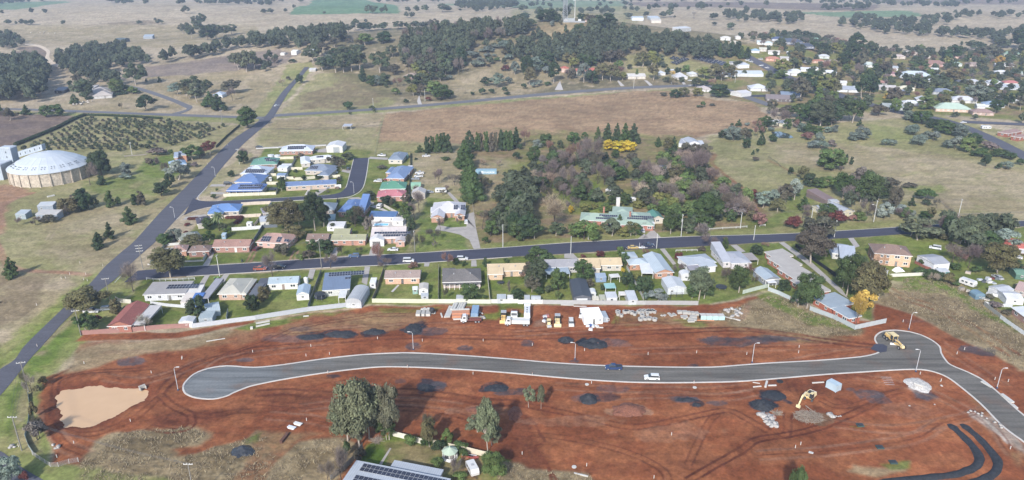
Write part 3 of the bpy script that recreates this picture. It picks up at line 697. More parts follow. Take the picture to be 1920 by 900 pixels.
# buildings
HOUSES=[];GS=[4.0]
def T(x,y,s=4.0):ORG[0]=x;ORG[1]=y;GS[0]=s
def u(x,y):return (ORG[0]+x/GS[0],ORG[1]+y/GS[0])
def U(x,y,dz=0.0):return P(*u(x,y),dz)
M_GLASS=mat('window_glass',(.03,.04,.05),.12,.1,1,spec=.6)
M_FRAME=mat('white_joinery',(.75,.74,.72),.6,.05)
M_WHITE=mat('white_paint',(.74,.74,.73),.55,.08)
M_SOLAR=mat('solar_cell',(.022,.028,.055),.22,.12,.4,spec=.6)
M_SOLF=mat('aluminium',(.45,.46,.48),.4,.05,metal=.3)
M_DARK=mat('dark_metal',(.03,.032,.036),.5,.1);M_GREY=mat('galvanised',(.32,.33,.35),.5,.12,1)
M_BRICKC=mat('chimney_brick','#b0705a',.9,.2,2,speck=5)
wm_=MB().use(M_FRAME)
for a in ((-.5,.5,0,.09),(-.5,.5,.91,1),):wm_.box(a[0],a[1],-.05,.02,a[2],a[3])
for x in (-.5,-.03,.44):wm_.box(x,x+.06,-.05,.02,.09,.91)
ME_WIN=wm_.mesh('window_frame')
ME_PANE=MB().use(M_GLASS).box(-.46,.46,-.02,.01,.06,.94).mesh('pane')
ME_DOOR={}
def door_mesh(c):
 if c not in ME_DOOR:
  mb=MB().use(mat('door_'+c.strip('#'),c,.6)).box(-.5,.5,-.04,.02,0,1).use(M_FRAME)
  for i in range(1,5):mb.box(-.48,.48,-.05,-.041,i/5-.01,i/5+.01)
  ME_DOOR[c]=mb.mesh('door')
 return ME_DOOR[c]
sp=MB().use(M_SOLF).box(-.5,.5,-.5,.5,0,.04).use(M_SOLAR)
for i in range(3):
 for j in range(5):sp.box(-.47+i*.317,-.47+i*.317+.306,-.48+j*.193,-.48+j*.193+.188,.041,.046)
ME_SOL=sp.mesh('solar_panel')
def roof_mb(mb,x0,x1,y0,y1,z,kind,pit,mr,mw=None,inset=.4,trim=False):
 t=tan(radians(pit));W=x1-x0;Dp=y1-y0;fz=.2
 mb.use(mr)
 if kind == 'hip':
  if W >= Dp:
   r=Dp/2;e=[(x0,y0,z),(x1,y0,z),(x1,y1,z),(x0,y1,z)];a=(x0+r,y0+r,z+r*t);b=(x1-r,y0+r,z+r*t)
   if W-Dp < .2:b=a=((x0+x1)/2,y0+r,z+r*t)
   mb.poly([e[0],e[1],b,a] if a != b else [e[0],e[1],a]);mb.poly([e[2],e[3],a,b] if a != b else [e[2],e[3],a]);mb.poly([e[3],e[0],a]);mb.poly([e[1],e[2],b])
  else:
   r=W/2;e=[(x0,y0,z),(x1,y0,z),(x1,y1,z),(x0,y1,z)];a=(x0+r,y0+r,z+r*t);b=(x0+r,y1-r,z+r*t)
   mb.poly([e[0],e[1],a]);mb.poly([e[2],e[3],b]);mb.poly([e[3],e[0],a,b]);mb.poly([e[1],e[2],b,a])
  top=[(x0,y0,z),(x1,y0,z),(x1,y1,z),(x0,y1,z)]
 elif kind == 'gx':
  r=Dp/2;a=(x0,y0+r,z+r*t);b=(x1,y0+r,z+r*t)
  mb.poly([(x0,y0,z),(x1,y0,z),b,a]);mb.poly([(x1,y1,z),(x0,y1,z),a,b])
  for xx,sg in ((x0+inset,1),(x1-inset,-1)):
   mb.use(mw or mr);f=[(xx,y0+inset,z-.01),(xx,y1-inset,z-.01),(xx,y0+r,z+(r-inset)*t)];mb.poly(f if sg < 0 else f[::-1]);mb.use(mr)
 elif kind == 'gy':
  r=W/2;a=(x0+r,y0,z+r*t);b=(x0+r,y1,z+r*t)
  mb.poly([(x0,y0,z),a,b,(x0,y1,z)]);mb.poly([(x1,y0,z),(x1,y1,z),b,a])
  for yy,sg in ((y0+inset,1),(y1-inset,-1)):
   mb.use(mw or mr);f=[(x0+inset,yy,z-.01),(x1-inset,yy,z-.01),(x0+r,yy,z+(r-inset)*t)];mb.poly(f if sg > 0 else f[::-1]);mb.use(mr)
 elif kind == 'arch':
  n=8;pr=[(x0+W*(1-cos(pi*i/n))/2,z+W*.28*sin(pi*i/n)) for i in range(n+1)]
  for i in range(n):mb.poly([(pr[i][0],y0,pr[i][1]),(pr[i+1][0],y0,pr[i+1][1]),(pr[i+1][0],y1,pr[i+1][1]),(pr[i][0],y1,pr[i][1])])
  mb.poly([(p[0],y0,p[1]) for p in pr]);mb.poly([(p[0],y1,p[1]) for p in pr][::-1])
 else:      # one slope, rising to the back
  zz=z+Dp*t;mb.poly([(x0,y0,z),(x1,y0,z),(x1,y1,zz),(x0,y1,zz)])
  mb.poly([(x1,y1,zz),(x1,y1,z-fz),(x0,y1,z-fz),(x0,y1,zz)][::-1][::-1])
  mb.poly([(x0,y1,zz),(x0,y1,z),(x0,y0,z)]);mb.poly([(x1,y0,z),(x1,y1,z),(x1,y1,zz)])
 if trim:mb.use(M_FRAME)
 for (p,q_) in (((x0,y0),(x1,y0)),((x1,y0),(x1,y1)),((x1,y1),(x0,y1)),((x0,y1),(x0,y0))):
  mb.poly([(*p,z-fz),(*q_,z-fz),(*q_,z),(*p,z)])
 mb.poly([(x0,y0,z-fz),(x0,y1,z-fz),(x1,y1,z-fz),(x1,y0,z-fz)])
TILES=('#a87c6c','#8f7264','#a08a80','#8f7468','#75706e','#a8594c','#b98f80','#c9707a','#c8614a','#a58f80','#a08078','#c9604f','#9f7468','#c07a60')
BC={}
def build(label,A,B,C,roof,h,rc,wc,cat='house',name=None,wings=(),solar=(),pit=None,ov=.4,open_=False,win=True,door='#6d6a66',chim=(),garage=(),group=None,plain=False,posts=0,tank=False):
 """A,B: front eave corners, C: a rear eave corner (points at eave height); wings the same way"""
 name=name or {'house':'house','shed':'shed','carport':'carport','garage':'garage'}.get(cat,cat.replace(' ','_'))
 rz=frame(A,B);c_,s_=cos(rz),sin(rz)
 def loc(p):dx,dy=p[0]-A[0],p[1]-A[1];return (dx*c_+dy*s_,-dx*s_+dy*c_)
 W=hypot(B[0]-A[0],B[1]-A[1]);Dp=abs(loc(C)[1]);Dp=min(Dp,9+.35*W) if plain else Dp;g=float(hgt(A[0],A[1]))
 pit=pit if pit is not None else (23 if rc in TILES or (roof == 'hip' and cat == 'house') else 20 if cat == 'house' else 12)
 if roof == 'sk':pit=min(pit,7)
 ov=ov if cat == 'house' else .08
 root=thing(name,label,cat,(A[0],A[1],g),rz,group)
 rib=0 if rc in TILES else .55
 mr=mat('roof_'+rc.strip('#')+('t' if rc in TILES else ''),rc,.6 if rib else .85,.1 if rib else .16,.35,rib=rib,speck=0 if rib else 3.5)
 mw=mat('wall_'+wc.strip('#'),wc,.85,.1,.7,speck=4)
 rects=[(0,W,0,Dp,roof,h)]
 for wsp in wings:
  a,b,c=wsp[0];la,lb,lc=loc(a),loc(b),loc(c);xs=sorted((la[0],lb[0]));ys=sorted((min(la[1],lb[1]),lc[1]))
  rects.append((xs[0],xs[1],ys[0],ys[1],wsp[1],h-.03*(len(rects))))
 rm=MB();wl=MB()
 for (x0,x1,y0,y1,rk,hh) in rects:
  roof_mb(rm,x0,x1,y0,y1,hh,rk,pit,mr,mw,ov,cat == 'house' and not plain)
  if not open_:wl.use(mw).box(x0+ov,x1-ov,y0+ov,y1-ov,-.3,hh-.15)
 part('roof',rm,root)
 if not open_:part('wall',wl,root)
 else:
  for (px_,py_) in ((.15,.15),(W-.15,.15),(W-.15,Dp-.15),(.15,Dp-.15)):part('post',MB().use(M_FRAME).box(px_-.06,px_+.06,py_-.06,py_+.06,0,h-.2),root)
 wz=.95;wh=1.15
 if win and not open_:
  for ri,(x0,x1,y0,y1,rk,hh) in enumerate(rects):
   L_=x1-x0-2*ov;n=max(1,int(L_/3.3));fl=[0] if hh < 4 or cat != 'house' else [0,2.6]
   for f0 in fl:
    for i in range(n):
     x=x0+ov+L_*(i+.5)/n
     if any(abs(x-gx) < gw/2+.7 for (gx,gw,*_) in garage) and ri == 0:continue
     if i == n//2 and ri == 0 and f0 == 0 and cat == 'house' and n > 2:
      link('door',door_mesh(door),root,(x,y0+ov,.05),scale=(.95,1,2.1));continue
     if cat != 'house' and i % 2:continue
     ww=(1.7,1.1,2.0)[(i+ri) % 3] if cat == 'house' else .9
     wo_=link('window',ME_WIN,root,(x,y0+ov,wz+f0),scale=(min(ww,L_*.8),1,wh if ww > 1 else .9))
     if not plain:link('pane',ME_PANE,wo_)
   if cat == 'house' and (y1-y0) > 5:
    for (xx,rr) in ((x0+ov,-pi/2),(x1-ov,pi/2)):
     if ri and (xx > x0+1) != (x1 >= W-.5):continue
     for k in range(max(1,int((y1-y0-2*ov)/4.5))):
      wo_=link('window',ME_WIN,root,(xx,y0+ov+(k+.5)*4.2,wz),rr,(1.4,1,wh))
      if not plain:link('pane',ME_PANE,wo_)
 for g_ in garage:
  gx,gw,gh=g_[:3];link('garage_door',door_mesh(g_[3] if len(g_) > 3 else '#9a9a98'),root,(gx,ov,0),scale=(gw,1,gh))
 t=radians(pit)
 for (sx,sv,nc,nr,*o_) in solar:
  pw,ph=(o_[0],o_[1]) if len(o_) > 1 else (1.0,1.65);ri=o_[2] if len(o_) > 2 else 0;x0,x1,y0,y1,rk,hh=rects[ri]
  if sv < 0:sv=(y1-y0)/cos(t)+sv
  for i in range(nc):
   for j in range(nr):
    v=sv+(j+.5)*(ph+.06);xx=x0+sx+(i+.5)*(pw+.05)
    if rk == 'gy':continue
    link('solar_panel',ME_SOL,root,(xx,y0+v*cos(t),hh+v*sin(t)+.09),scale=(pw,ph,1),rot=(t,0,0))
 if cat == 'house' and not plain and roof in ('hip','gx'):
  tt=tan(t);rc_=mat('ridge_'+rc.strip('#'),rc,.7,.05)
  if W > Dp and roof == 'gx':part('ridge_cap',MB().use(rc_).tube([(0,Dp/2,h+Dp/2*tt),(W,Dp/2,h+Dp/2*tt)],.12,5),root)
  elif W > Dp:
   a1,b1=(Dp/2,Dp/2,h+Dp/2*tt),(W-Dp/2,Dp/2,h+Dp/2*tt);part('ridge_cap',MB().use(rc_).tube([a1,b1],.12,5).tube([(0,0,h),a1],.1,5).tube([(W,0,h),b1],.1,5).tube([(0,Dp,h),a1],.1,5).tube([(W,Dp,h),b1],.1,5),root)
  for k_ in (.3,.72):vy=Dp*.3;part('roof_vent',MB().use(M_GREY).lathe([(.14,0),(.14,.35),(.24,.4),(.24,.55),(.05,.62)],8),root,loc=(W*k_,vy,h+vy*tt-.05))
 for (cx,cy,ch) in chim:
  part('chimney',MB().use(M_BRICKC).box(cx-.4,cx+.4,cy-.3,cy+.3,h,h+ch).box(-.5+cx,.5+cx,cy-.4,cy+.4,h+ch-.25,h+ch-.1).use(M_DARK).box(cx-.2,cx+.2,cy-.15,cy+.15,h+ch,h+ch+.12),root)
 if posts:
  n=posts;pm=MB().use(M_FRAME)
  for i in range(n):part('veranda_post',MB().use(M_FRAME).box(W*(i+.5)/n-.07,W*(i+.5)/n+.07,-1.2,-1.06,0,h-.25),root)
  part('veranda_roof',MB().use(mr).box(.2,W-.2,-1.4,.1,h-.35,h-.25),root)
 for (x0,x1,y0,y1,rk,hh) in rects:
  x,y=(x0+x1)/2,(y0+y1)/2;HOUSES.append((A[0]+x*c_-y*s_,A[1]+x*s_+y*c_,min(x1-x0,y1-y0)/2+.5))
 return root
def H(label,co,roof='hip',rc='#d5dbe4',wc='#d8cdbd',h=2.7,wings=(),**k):
 f=lambda s:tuple(U(a,b,h) for a,b in zip(*[iter([float(v) for v in s.split()])]*2))
 a,b,c=f(co)
 return build(label,a,b,c,roof,h,rc,wc,wings=[(f(w_[0]),w_[1]) for w_ in wings],**k)
def Sh(label,co,roof='gx',rc='#c4c8cf',wc='#d6d8da',h=2.3,**k):k.setdefault('cat','shed');return H(label,co,roof,rc,wc,h,**k)
def Cp(label,co,rc='#dfe0e4',h=2.4,**k):return H(label,co,'sk',rc,rc,h,cat='carport',open_=True,pit=3,**k)
def tank(label,x,y,w,ht=2.3,c='#d5dbe0'):
 p=U(x,y);r=w/GS[0]/PX(p)/2;e=thing('water_tank',label,'water tank',p);m_=mat('tank_'+c.strip('#'),c,.6,.08)
 part('tank_wall',MB().use(m_).lathe([(r,0),(r,ht*.33),(r*1.02,ht*.34),(r,ht*.36),(r,ht*.66),(r*1.02,ht*.67),(r,ht*.69),(r,ht)],20),e)
 part('lid',MB().use(m_).lathe([(r*1.04,ht),(r*.5,ht+.25),(.2,ht+.35)],20),e)
 part('hatch',MB().use(M_DARK).box(r*.3,r*.3+.4,-.2,.2,ht+.2,ht+.35),e)
T(400,260,8)
H('long white-roofed brick house at the top end of the court','985 190 1490 178 1500 108',rc='#c9d2e2',wc='#b5846e',solar=[(5,1.6,9,1,1.1,1.7),(5,3.4,10,1,1.1,1.7)])
H('green-roofed house with a pale awning beside two white tanks','545 398 955 382 965 295',rc='#5d9a86',wc='#9a7a6c',solar=[(9,3.0,6,1),(8,4.8,3,1)])
Cp('pale flat awning against the green-roofed court house','765 375 930 375 935 347')
H('white-roofed house with one block of dark panels beside the main road','400 528 800 530 860 430',rc='#c2cee0',wc='#cfc3b0',solar=[(2.5,.8,10,2,1.05,1.7)])
H('bright blue-roofed house without panels, second up from the court corner','310 650 700 655 765 545',rc='#5f83bd',wc='#d8cdb8',wings=[('560 668 700 668 740 600','hip')])
H('bright blue-roofed house with two rows of panels at the court corner','190 778 735 770 800 680',rc='#5b7fc0',wc='#d6c2a4',solar=[(6,1.0,11,1,1.05,1.6),(6.5,3.0,11,1,1.05,1.6)],posts=5)
H('very long blue-roofed cream house above the court road','1075 718 1845 678 1860 618','gx','#6884b4','#cbb09a',door='#8d8a86',garage=[(28,3.2,2.2,'#e0ded8')])
H('white-roofed L-shaped house with small panels behind the grey one','1450 318 1820 292 1830 250',rc='#d2d8e0',wc='#cfc6bc',wings=[('1308 368 1458 362 1500 260','hip')],solar=[(4,1.5,4,1)])
H('grey-roofed house with eight small panels inside the court','1365 478 1760 490 1800 405',rc='#7f8da4',wc='#c6b7a8',wings=[('1560 548 1735 548 1775 440','hip')],solar=[(2.5,1.6,5,2,.9,1.3)])
Sh('small white shed with a dark window behind the court houses','957 434 1105 442 1120 398',rc='#cfd6e0',wc='#dadada')
Sh('low blue-roofed garden shed behind the court houses','945 548 1075 550 1085 512',rc='#7f9cc0')
Sh('tiny white shed between the backyard fences of the court','830 590 870 588 870 572',rc='#dcdcda',wc='#dcdcda',h=2)
Sh('white garden shed on the lawn above the court road','1020 392 1170 392 1175 372',rc='#d0d4da',h=2.2)
tank('left one of two white round tanks by the green-roofed house',868,295,92);tank('right one of two white round tanks by the green-roofed house',966,300,90)
T(480,225)
build('tall white farm shed with a grey roller door at the top of the court',U(525,198,4.2),U(648,198,4.2),U(645,165,4.2),'gy',4.2,'#d8d9dc','#dcd9cf',cat='shed',win=False,garage=[(6.5,4,3.6,'#8c949c')],pit=14)
H('small grey-roofed house at the dead end of the court','988 298 1098 300 1112 245',rc='#8494a8',wc='#d4c9b6')
H('blue-grey roofed house with a brick front beside the red car','975 436 1112 440 1116 350',rc='#7b97c4',wc='#c08a70',wings=[('970 395 1010 395 1015 352','hip')])
Cp('white awning at the side of the blue-grey roofed house','1118 405 1150 405 1150 350')
H('sea-green roofed house between the blue and the red roofs','925 518 1122 515 1128 466',rc='#4f9a7c',wc='#d8cdbd')
H('pinkish red-roofed house on the outer bend of the court','903 578 1122 572 1127 528',rc='#c9707a',wc='#c98f78')
Sh('pale green shed behind the sea-green roofed house','1160 492 1236 490 1233 464',rc='#8fc9a2',wc='#8fc0a0')
Sh('weathered white barn with a front gable by the vacant paddock','1165 548 1268 548 1262 520','gy','#c8c3c0','#b5aca6',h=3.2,pit=25)
tank('green round tank behind the house at the dead end',1131,288,30,2.4,'#5f8a80')
H('white-roofed house with brick gables on the curved drive','1310 695 1562 695 1548 620',rc='#cfcdd4',wc='#c58f70',wings=[('1308 732 1412 730 1408 665','gy'),('1487 715 1568 713 1562 660','gy')],solar=[(11,2.2,2,2),(14.5,2.2,2,2)],garage=[(3.5,4.8,2.3,'#d8cdbd')])
Cp('white flat awning left of the house on the curved drive','1308 686 1392 684 1392 655')
H('cornflower blue-roofed house below the bend of the court','610 688 770 692 818 600',rc='#5f86c4',wc='#b98a7a',wings=[('755 692 812 692 815 630','sk')])
H('slate and pale green roofed house hidden behind the big dark tree','335 680 590 674 602 622',rc='#8594a4',wc='#9a8a80')
H('mauve-grey roofed house below the court road','50 700 312 665 345 622',rc='#8d8592',wc='#b0a49c',solar=[(4,1.2,3,1),(13,2.5,3,1)])
Sh('cream shed with a pale roof beside the olive tree','30 758 112 748 127 712',rc='#c4c8cf',wc='#e0ddd4',h=2.8)
Sh('long blue-roofed white pool shed','845 722 1048 726 1050 695','sk',rc='#4f7ab0',wc='#e6e4e0',h=2.6)
Sh('white pool room with a dark square window','1020 756 1102 758 1100 735','sk','#e2dfdc','#e2dfda',h=2.5)
H('yellow-green roofed brick house on the village street','558 902 822 900 820 856','gx','#a8a67c','#c98b72',wings=[('575 864 700 862 700 812','gx')],door='#7d5a48')
H('brown-tiled house behind two round clipped trees','372 904 538 904 535 856','gx','#8f7468','#c4a898')
H('pale house with long dark panel rows beside the swimming pool','855 888 1120 885 1118 800','gx','#d3c6c2','#d39f88',solar=[(1.5,2.8,14,1,1.1,1.5),(5.5,1.0,9,1,1.1,1.5)],wings=[('1040 912 1118 910 1115 850','gy')])
Sh('white open-fronted garage with a peaked roof on the street','850 906 960 903 945 868','gy','#e4e2e0','#e4e2e0',h=2.8,garage=[(3,3.4,2.3,'#4a4644')],win=False,pit=22)
Sh('white flat shed behind the yellow-green roofed house','530 800 660 800 660 770','sk','#dcdce0','#e0e0e2')
Sh('pale green flat shed at the foot of the dark tree','540 750 590 748 592 715','sk','#a9c2bf','#9fb4b0')
Cp('open hay shelter with a pale roof in the small paddock','648 46 712 46 708 32',rc='#b4bac8',h=3)
T(280,360,8)
H('sky-blue roofed house on the court corner with a pale pergola','872 308 1345 285 1388 180',rc='#5f8fd0',wc='#cfc0ae',wings=[('868 328 1105 322 1112 240','hip')])
Cp('pale pergola roof behind the sky-blue corner house','1125 300 1330 290 1335 258',rc='#dcdcda')
H('dark purple-roofed house beside the palm','712 482 930 452 980 350',rc='#4f4757',wc='#d0c8bc')
H('grey-green hipped roof house above the street corner','475 735 800 668 868 555',rc='#8b9184',wc='#cdbcae')
H('long brown-tiled brick house with its gable to the drive','935 828 1500 822 1482 715','gx','#a87c6c','#b88372',door='#e0e0dc')
Sh('cream shed with a pale blue roof below the mauve-grey roof','1660 445 1792 435 1812 348','gx','#b9bfca','#ddd9cc',h=2.8)
Sh('small pale blue shed beside the palm','1075 640 1140 640 1150 615','sk','#a9c4d8','#8fb0c8',h=2.2)
Sh('white cube-shaped garden shed on the bare lawn','1450 470 1530 470 1530 448','sk','#e2e0dc','#e6e4e0',h=2.2)
H('low pinkish-roofed house behind the street-corner trees','325 900 560 880 580 785','hip','#b98f80','#c98f70')
H('dark brown-roofed house half hidden by the corner gum','570 900 900 885 900 800','hip','#8f7468','#9a6a58')
Cp('white flat carport at the corner of the village street','200 880 330 872 345 840',rc='#e0ddda')
T(0,0,1)
H('brick house with blue panels all over its roof','479 454 540 457 545 439','hip','#b98f80','#d8a898',solar=[(2,.6,4,2,1,1.6),(9,.6,2,2,1,1.6),(12.5,1,2,1,1,1.6)])
T(0,450)
H('long red-roofed brick house at the end of the brick wall','800 648 985 642 1112 482','gy','#a8594c','#b06a52')
Cp('pale skillion carport along the long red-roofed house','992 636 1082 636 1190 502',rc='#c9c5c2')
H('wide grey flat-roofed house with black panels at the street corner','1068 412 1388 402 1440 315','sk','#a9a4a2','#d8dadf',solar=[(7,-6.5,10,2,1.1,1.7)],pit=3)
Cp('white rippled awning on the wide grey house','1245 412 1385 412 1395 378',rc='#e0ddd8')
Sh('white-roofed shed beside the wide grey house','1382 402 1500 398 1507 348','sk','#dcd8d4','#dcd8d4')
Sh('cream-roofed half of the double shed','1350 466 1425 465 1445 408','sk','#d8ccc0','#dcd8d4');Sh('royal blue-roofed half of the double shed','1427 465 1503 462 1507 408','sk','#3f78c8','#5f88c0')
Cp('long grey carport roof running back to the street','1500 436 1562 436 1622 302',rc='#a4a3ac')
H('cream-grey hipped house with a brick back wall','1628 406 1812 404 1860 285','hip','#c4bfae','#d0a78c',wings=[('1800 405 1850 400 1915 290','hip')])
Cp('dark lattice pergola between two backyard houses','1850 432 1915 432 1935 335',rc='#6a6e78')
Sh('pale blue-roofed shed behind the round dark tree','1540 542 1652 522 1656 458','gx','#b5c6cf','#b4c4cc')
Sh('white garden shed with a ribbed pale roof at the grey fence','1335 616 1446 612 1440 574','gy','#cfd3d8','#dcdcda')
Sh('blue-grey garden shed in the corner yard','1485 586 1592 582 1600 540','sk','#9fb0b8','#a4b0b8')
T(480,450)
Cp('dark carport beside the white weatherboard house','-20 386 52 384 85 295',rc='#5c606b')
H('white weatherboard house with a pale blue roof','85 332 316 322 322 268','gx','#a9bdc8','#e4e2da',door='#8a6a58')
Sh('white backyard studio with a pale blue gable roof','300 408 396 402 412 335','gy','#a4bccf','#e6e3da',h=2.6,pit=20)
tank('small white round tank behind the white weatherboard house',378,325,34,2.4,'#e2e4e4')
H('wide blue-grey roofed house with a long line of panels','498 380 705 366 782 250','sk','#7288a8','#cfd0cc',wings=[('495 376 560 374 560 300','sk')],solar=[(1.6,-3.6,13,2,1.0,1.55),(8,-6.5,2,1,1.1,1.6)],pit=5)
Sh('round-shouldered grey shed at the silver fence','670 466 790 470 806 364','arch','#b4b8bd','#c4c8cc',h=2.3)
Cp('white awning over the yard of the blue-grey house','615 432 672 430 690 378',rc='#dcdcda')
Sh('tall narrow white garden shed by the neighbour fence','850 322 896 322 897 290','sk','#dfe1e2','#e4e4e4',h=2.4)
H('brown-roofed peach brick house on the wide lawn','960 288 1231 284 1229 224','gx','#a08a80','#e0ac88',door='#3a3432',garage=[])
Sh('white shed with a weathered roof on the wide lawn','1218 368 1291 366 1291 322','gy','#c9c0b4','#e6e4e0',h=2.5)
Sh('pale grey annex shed against the cream fence','1236 422 1293 420 1292 400','sk','#b9bfc4','#c4c8cc',h=2);Sh('small white shed with a green side on the lawn','1172 372 1213 370 1213 350','sk','#e2e4e2','#8fb8ac',h=2)
H('dark grey tiled house with a red and white back veranda','1395 318 1692 310 1690 212','hip','#75706e','#c8b0ac',wings=[('1395 260 1495 258 1492 208','hip')],posts=8)
Sh('small grey shed in front of the tree at the cream fence','1500 438 1555 438 1552 416','sk','#b4b8bc','#c0c4c8',h=2)
Sh('grey flat shed pressed to the fence beside the flatbed','1806 440 1876 440 1870 412','sk','#b4bcc0','#c0c4c8',h=2);Sh('pale shed pressed to the fence right of the grey one','1884 438 1930 438 1925 416','sk','#dcdcdc','#dcdcdc',h=2)
H('tan-roofed house with a white back porch beside the big gums','1735 236 2030 228 2028 170','gx','#d3b98d','#d8b48c',wings=[('1737 258 1856 254 1856 225','sk')])
T(960,450)
H('long grey metal-roofed house behind the big gums','248 206 500 200 492 138','gx','#a5a3a8','#b8b4b4')
Cp('pale blue lean-to roof over the shaded yard','255 256 436 250 430 208',rc='#a4b6c4')
H('tan-roofed house with grey rear skillion and red bushes in front','510 192 830 188 815 130','gx','#d8bd8c','#cfc4b4',wings=[('580 214 668 212 660 172','sk')])
Sh('charcoal-roofed long shed beside the blue bins','465 428 598 426 546 294','gy','#4a515c','#6a6e78',h=3.0,garage=[(3,4,2.4,'#c8ccd0')])
Sh('round white domed garden tank shed','580 400 632 400 630 372','arch','#d8dcdc','#d8dcdc',h=2);Sh('small blue and white garden shed on the green lawn','630 280 710 278 708 252','sk','#9fb4cc','#7f9cc0',h=2.2)
Cp('turquoise shade sail over the lawn','700 360 782 358 775 325',rc='#8fc9c4',h=2.2);Cp('white shade sail by the garden shed','805 412 870 412 868 388',rc='#e4ddd4',h=2.2);Cp('white tilted awning behind the tan-roofed house','740 280 812 275 815 252',rc='#e0ddd8')
Sh('white backyard workshop at the grey fence','708 432 792 430 782 395','sk','#c8ccd2','#dcdcdc');Sh('pale corrugated shed at the grey fence','872 450 945 448 935 390','sk','#c2c8d0','#c8ccd0',h=2.1)
Sh('cream lean-to at the grey fence','604 448 656 446 655 424','sk','#d8d0b8','#d8d0b8',h=2);Sh('olive-grey lean-to at the grey fence','660 444 705 443 705 415','sk','#b4b49c','#b4b49c',h=2);Sh('left grey hutch at the grey fence','92 444 136 444 134 418','sk','#b4b8bc','#b4b8bc',h=1.9);Sh('right pale hutch at the grey fence','142 440 215 442 212 416','gx','#c4c8cc','#c4c8cc',h=1.9)
H('big silver-roofed house with brick gable and white patio','1072 248 1218 242 1118 106','gy','#b9c8d2','#c98f6a',wings=[('878 182 1030 180 1030 130','hip')])
Sh('small silver hip-roofed garage at the street','848 132 945 128 930 86','hip','#b4c2cc','#d0ccc6',h=2.5);Cp('white louvred patio roof beside the brick gable','972 248 1062 250 1022 182',rc='#e2e4e6')
build('white and blue-walled garage with a roller door in the back yard',*[U(*p,2.8) for p in ((1168,360),(1310,356),(1250,280))],'gy',2.8,'#ccd2d8','#d0d6de',cat='shed',garage=[(8,3,2.3,'#9aa894')],pit=14)
H('white raised cottage with a flat grey-blue roof','1318 190 1535 166 1480 98','hip','#b4bec9','#e8e8ea',wings=[('1410 198 1540 194 1525 168','sk')],pit=12)
H('mauve-white house with a long flat side roof','1645 176 1800 170 1725 82','hip','#b6b9c4','#d3ccd0',wings=[('1582 166 1652 162 1555 62','sk')],pit=12)
Cp('brownish flat carport beside the mauve-white house','1735 152 1850 146 1800 100',rc='#a79c98')
Cp('grey lean-to behind the white raised cottage','1330 225 1425 222 1415 190',rc='#a09ca4');Sh('white dome-roofed garden shed under the gum','1268 272 1350 270 1345 240','arch','#dcdcdc','#dcdcdc',h=2)
T(1440,450)
H('pale blue-grey gabled house beside the flats','-22 300 98 290 20 210','gy','#a9b9c6','#8d939c');Cp('small white awning at the pale blue-grey gable','5 322 66 318 60 296',rc='#e2e4e6')
H('long row of staggered orange brick flats','-30 88 52 138 165 105','sk','#bdb5ad','#b56a4a',wings=[('20 126 112 206 255 185','sk'),('102 202 216 302 350 265','sk'),('190 292 330 402 420 350','sk')],pit=3,plain=False)
H('lower half of the staggered flats with a blue-grey roof','330 430 470 512 590 450','sk','#9fb0bf','#c0623c',wings=[('480 512 608 590 660 545','sk')],pit=3)
H('two-storey peach house with a brown tiled roof','795 98 1088 122 675 20','hip','#8f7264','#e8b48a',h=5.2,wings=[('795 98 918 95 690 20','hip')],garage=[(1.8,2.4,2.1,'#8a5a48')])
Sh('big white shed with a grey roof beside the peach house','1245 182 1368 172 1140 112','gx','#a9acb5','#e8eaf0',h=3.2)
H('grey hip-roofed house behind the black fence','480 98 640 112 580 35','hip','#a4b0c2','#cfcdc8',wings=[('540 135 665 150 600 95','sk')])
Sh('small open-sided grey shed below the peach house','845 240 905 228 880 196','gx','#c4c6ca','#c8cace');Sh('teal water shed beside the big white shed','1285 238 1366 236 1350 214','sk','#c8ccd0','#4f8a86',h=2.1)
Sh('white workshop in the jumbled yard','1745 388 1850 372 1815 322','gx','#c4c8ce','#dcdcde');Sh('white cabin with small windows in the jumbled yard','1790 440 1925 448 1900 388','gx','#dcdcde','#e4e4e4');Sh('rusty roofed lean-to in the jumbled yard','1850 368 1960 395 1930 335','sk','#c9a49a','#b8a8a0')
Sh('dark green shed at the right edge','1862 255 1960 262 1925 216','gx','#6f9f86','#4f7a66');Sh('blue barrel-roofed shed in the jumbled yard','1558 420 1632 418 1628 386','arch','#6f93a8','#5f8398',h=1.6)
H('white-roofed brick house with a long window wall at the right edge','1822 502 1965 605 1965 480','sk','#dfe3ea','#b88a78',pit=5)
H('bright red-roofed house at the right edge','1782 60 1990 70 1980 0','hip','#c9604f','#e0b088');Cp('white front awning of the bright red-roofed house','1870 95 1960 98 1955 60',rc='#e4e0dc')
T(480,675)
H('large pale metal-roofed house with rows of panels at the bottom edge','560 1030 1310 1190 752 772','sk','#aeb7c4','#c8c4be',pit=4,wings=[('1002 808 1372 890 1052 757','sk')],ov=.3,
 solar=[(2.4,-3.3,19,2,1.1,1.25),(2.4,-7.4,16,2,1.1,1.25),(2.4,-11.5,12,2,1.1,1.25)])
T(1060,360,8)
H('sprawling pale green-roofed brick homestead with panels','215 420 655 442 700 328','hip','#a4bda8','#b96f58',wings=[('760 478 1330 468 1180 305','hip'),('700 335 1010 310 990 225','hip'),('640 430 900 490 900 300','hip')],chim=[(11,9,4.2),(23.5,3,4.4)],solar=[(9,3.6,9,1,.9,1.3),(7.5,1.4,9,1,.9,1.3),(6,5.6,12,1,.9,1.3,1),(5,4.0,10,1,.9,1.3,1)],pit=19)
H('small green pavilion with a white gable beside the homestead','1298 402 1482 396 1412 295','gy','#4f9482','#d8cdb8',pit=26)
Sh('white flat-roofed wing beside the homestead drive','1205 478 1345 470 1330 450','sk','#dcdce0','#e6e4e2',h=2.8)
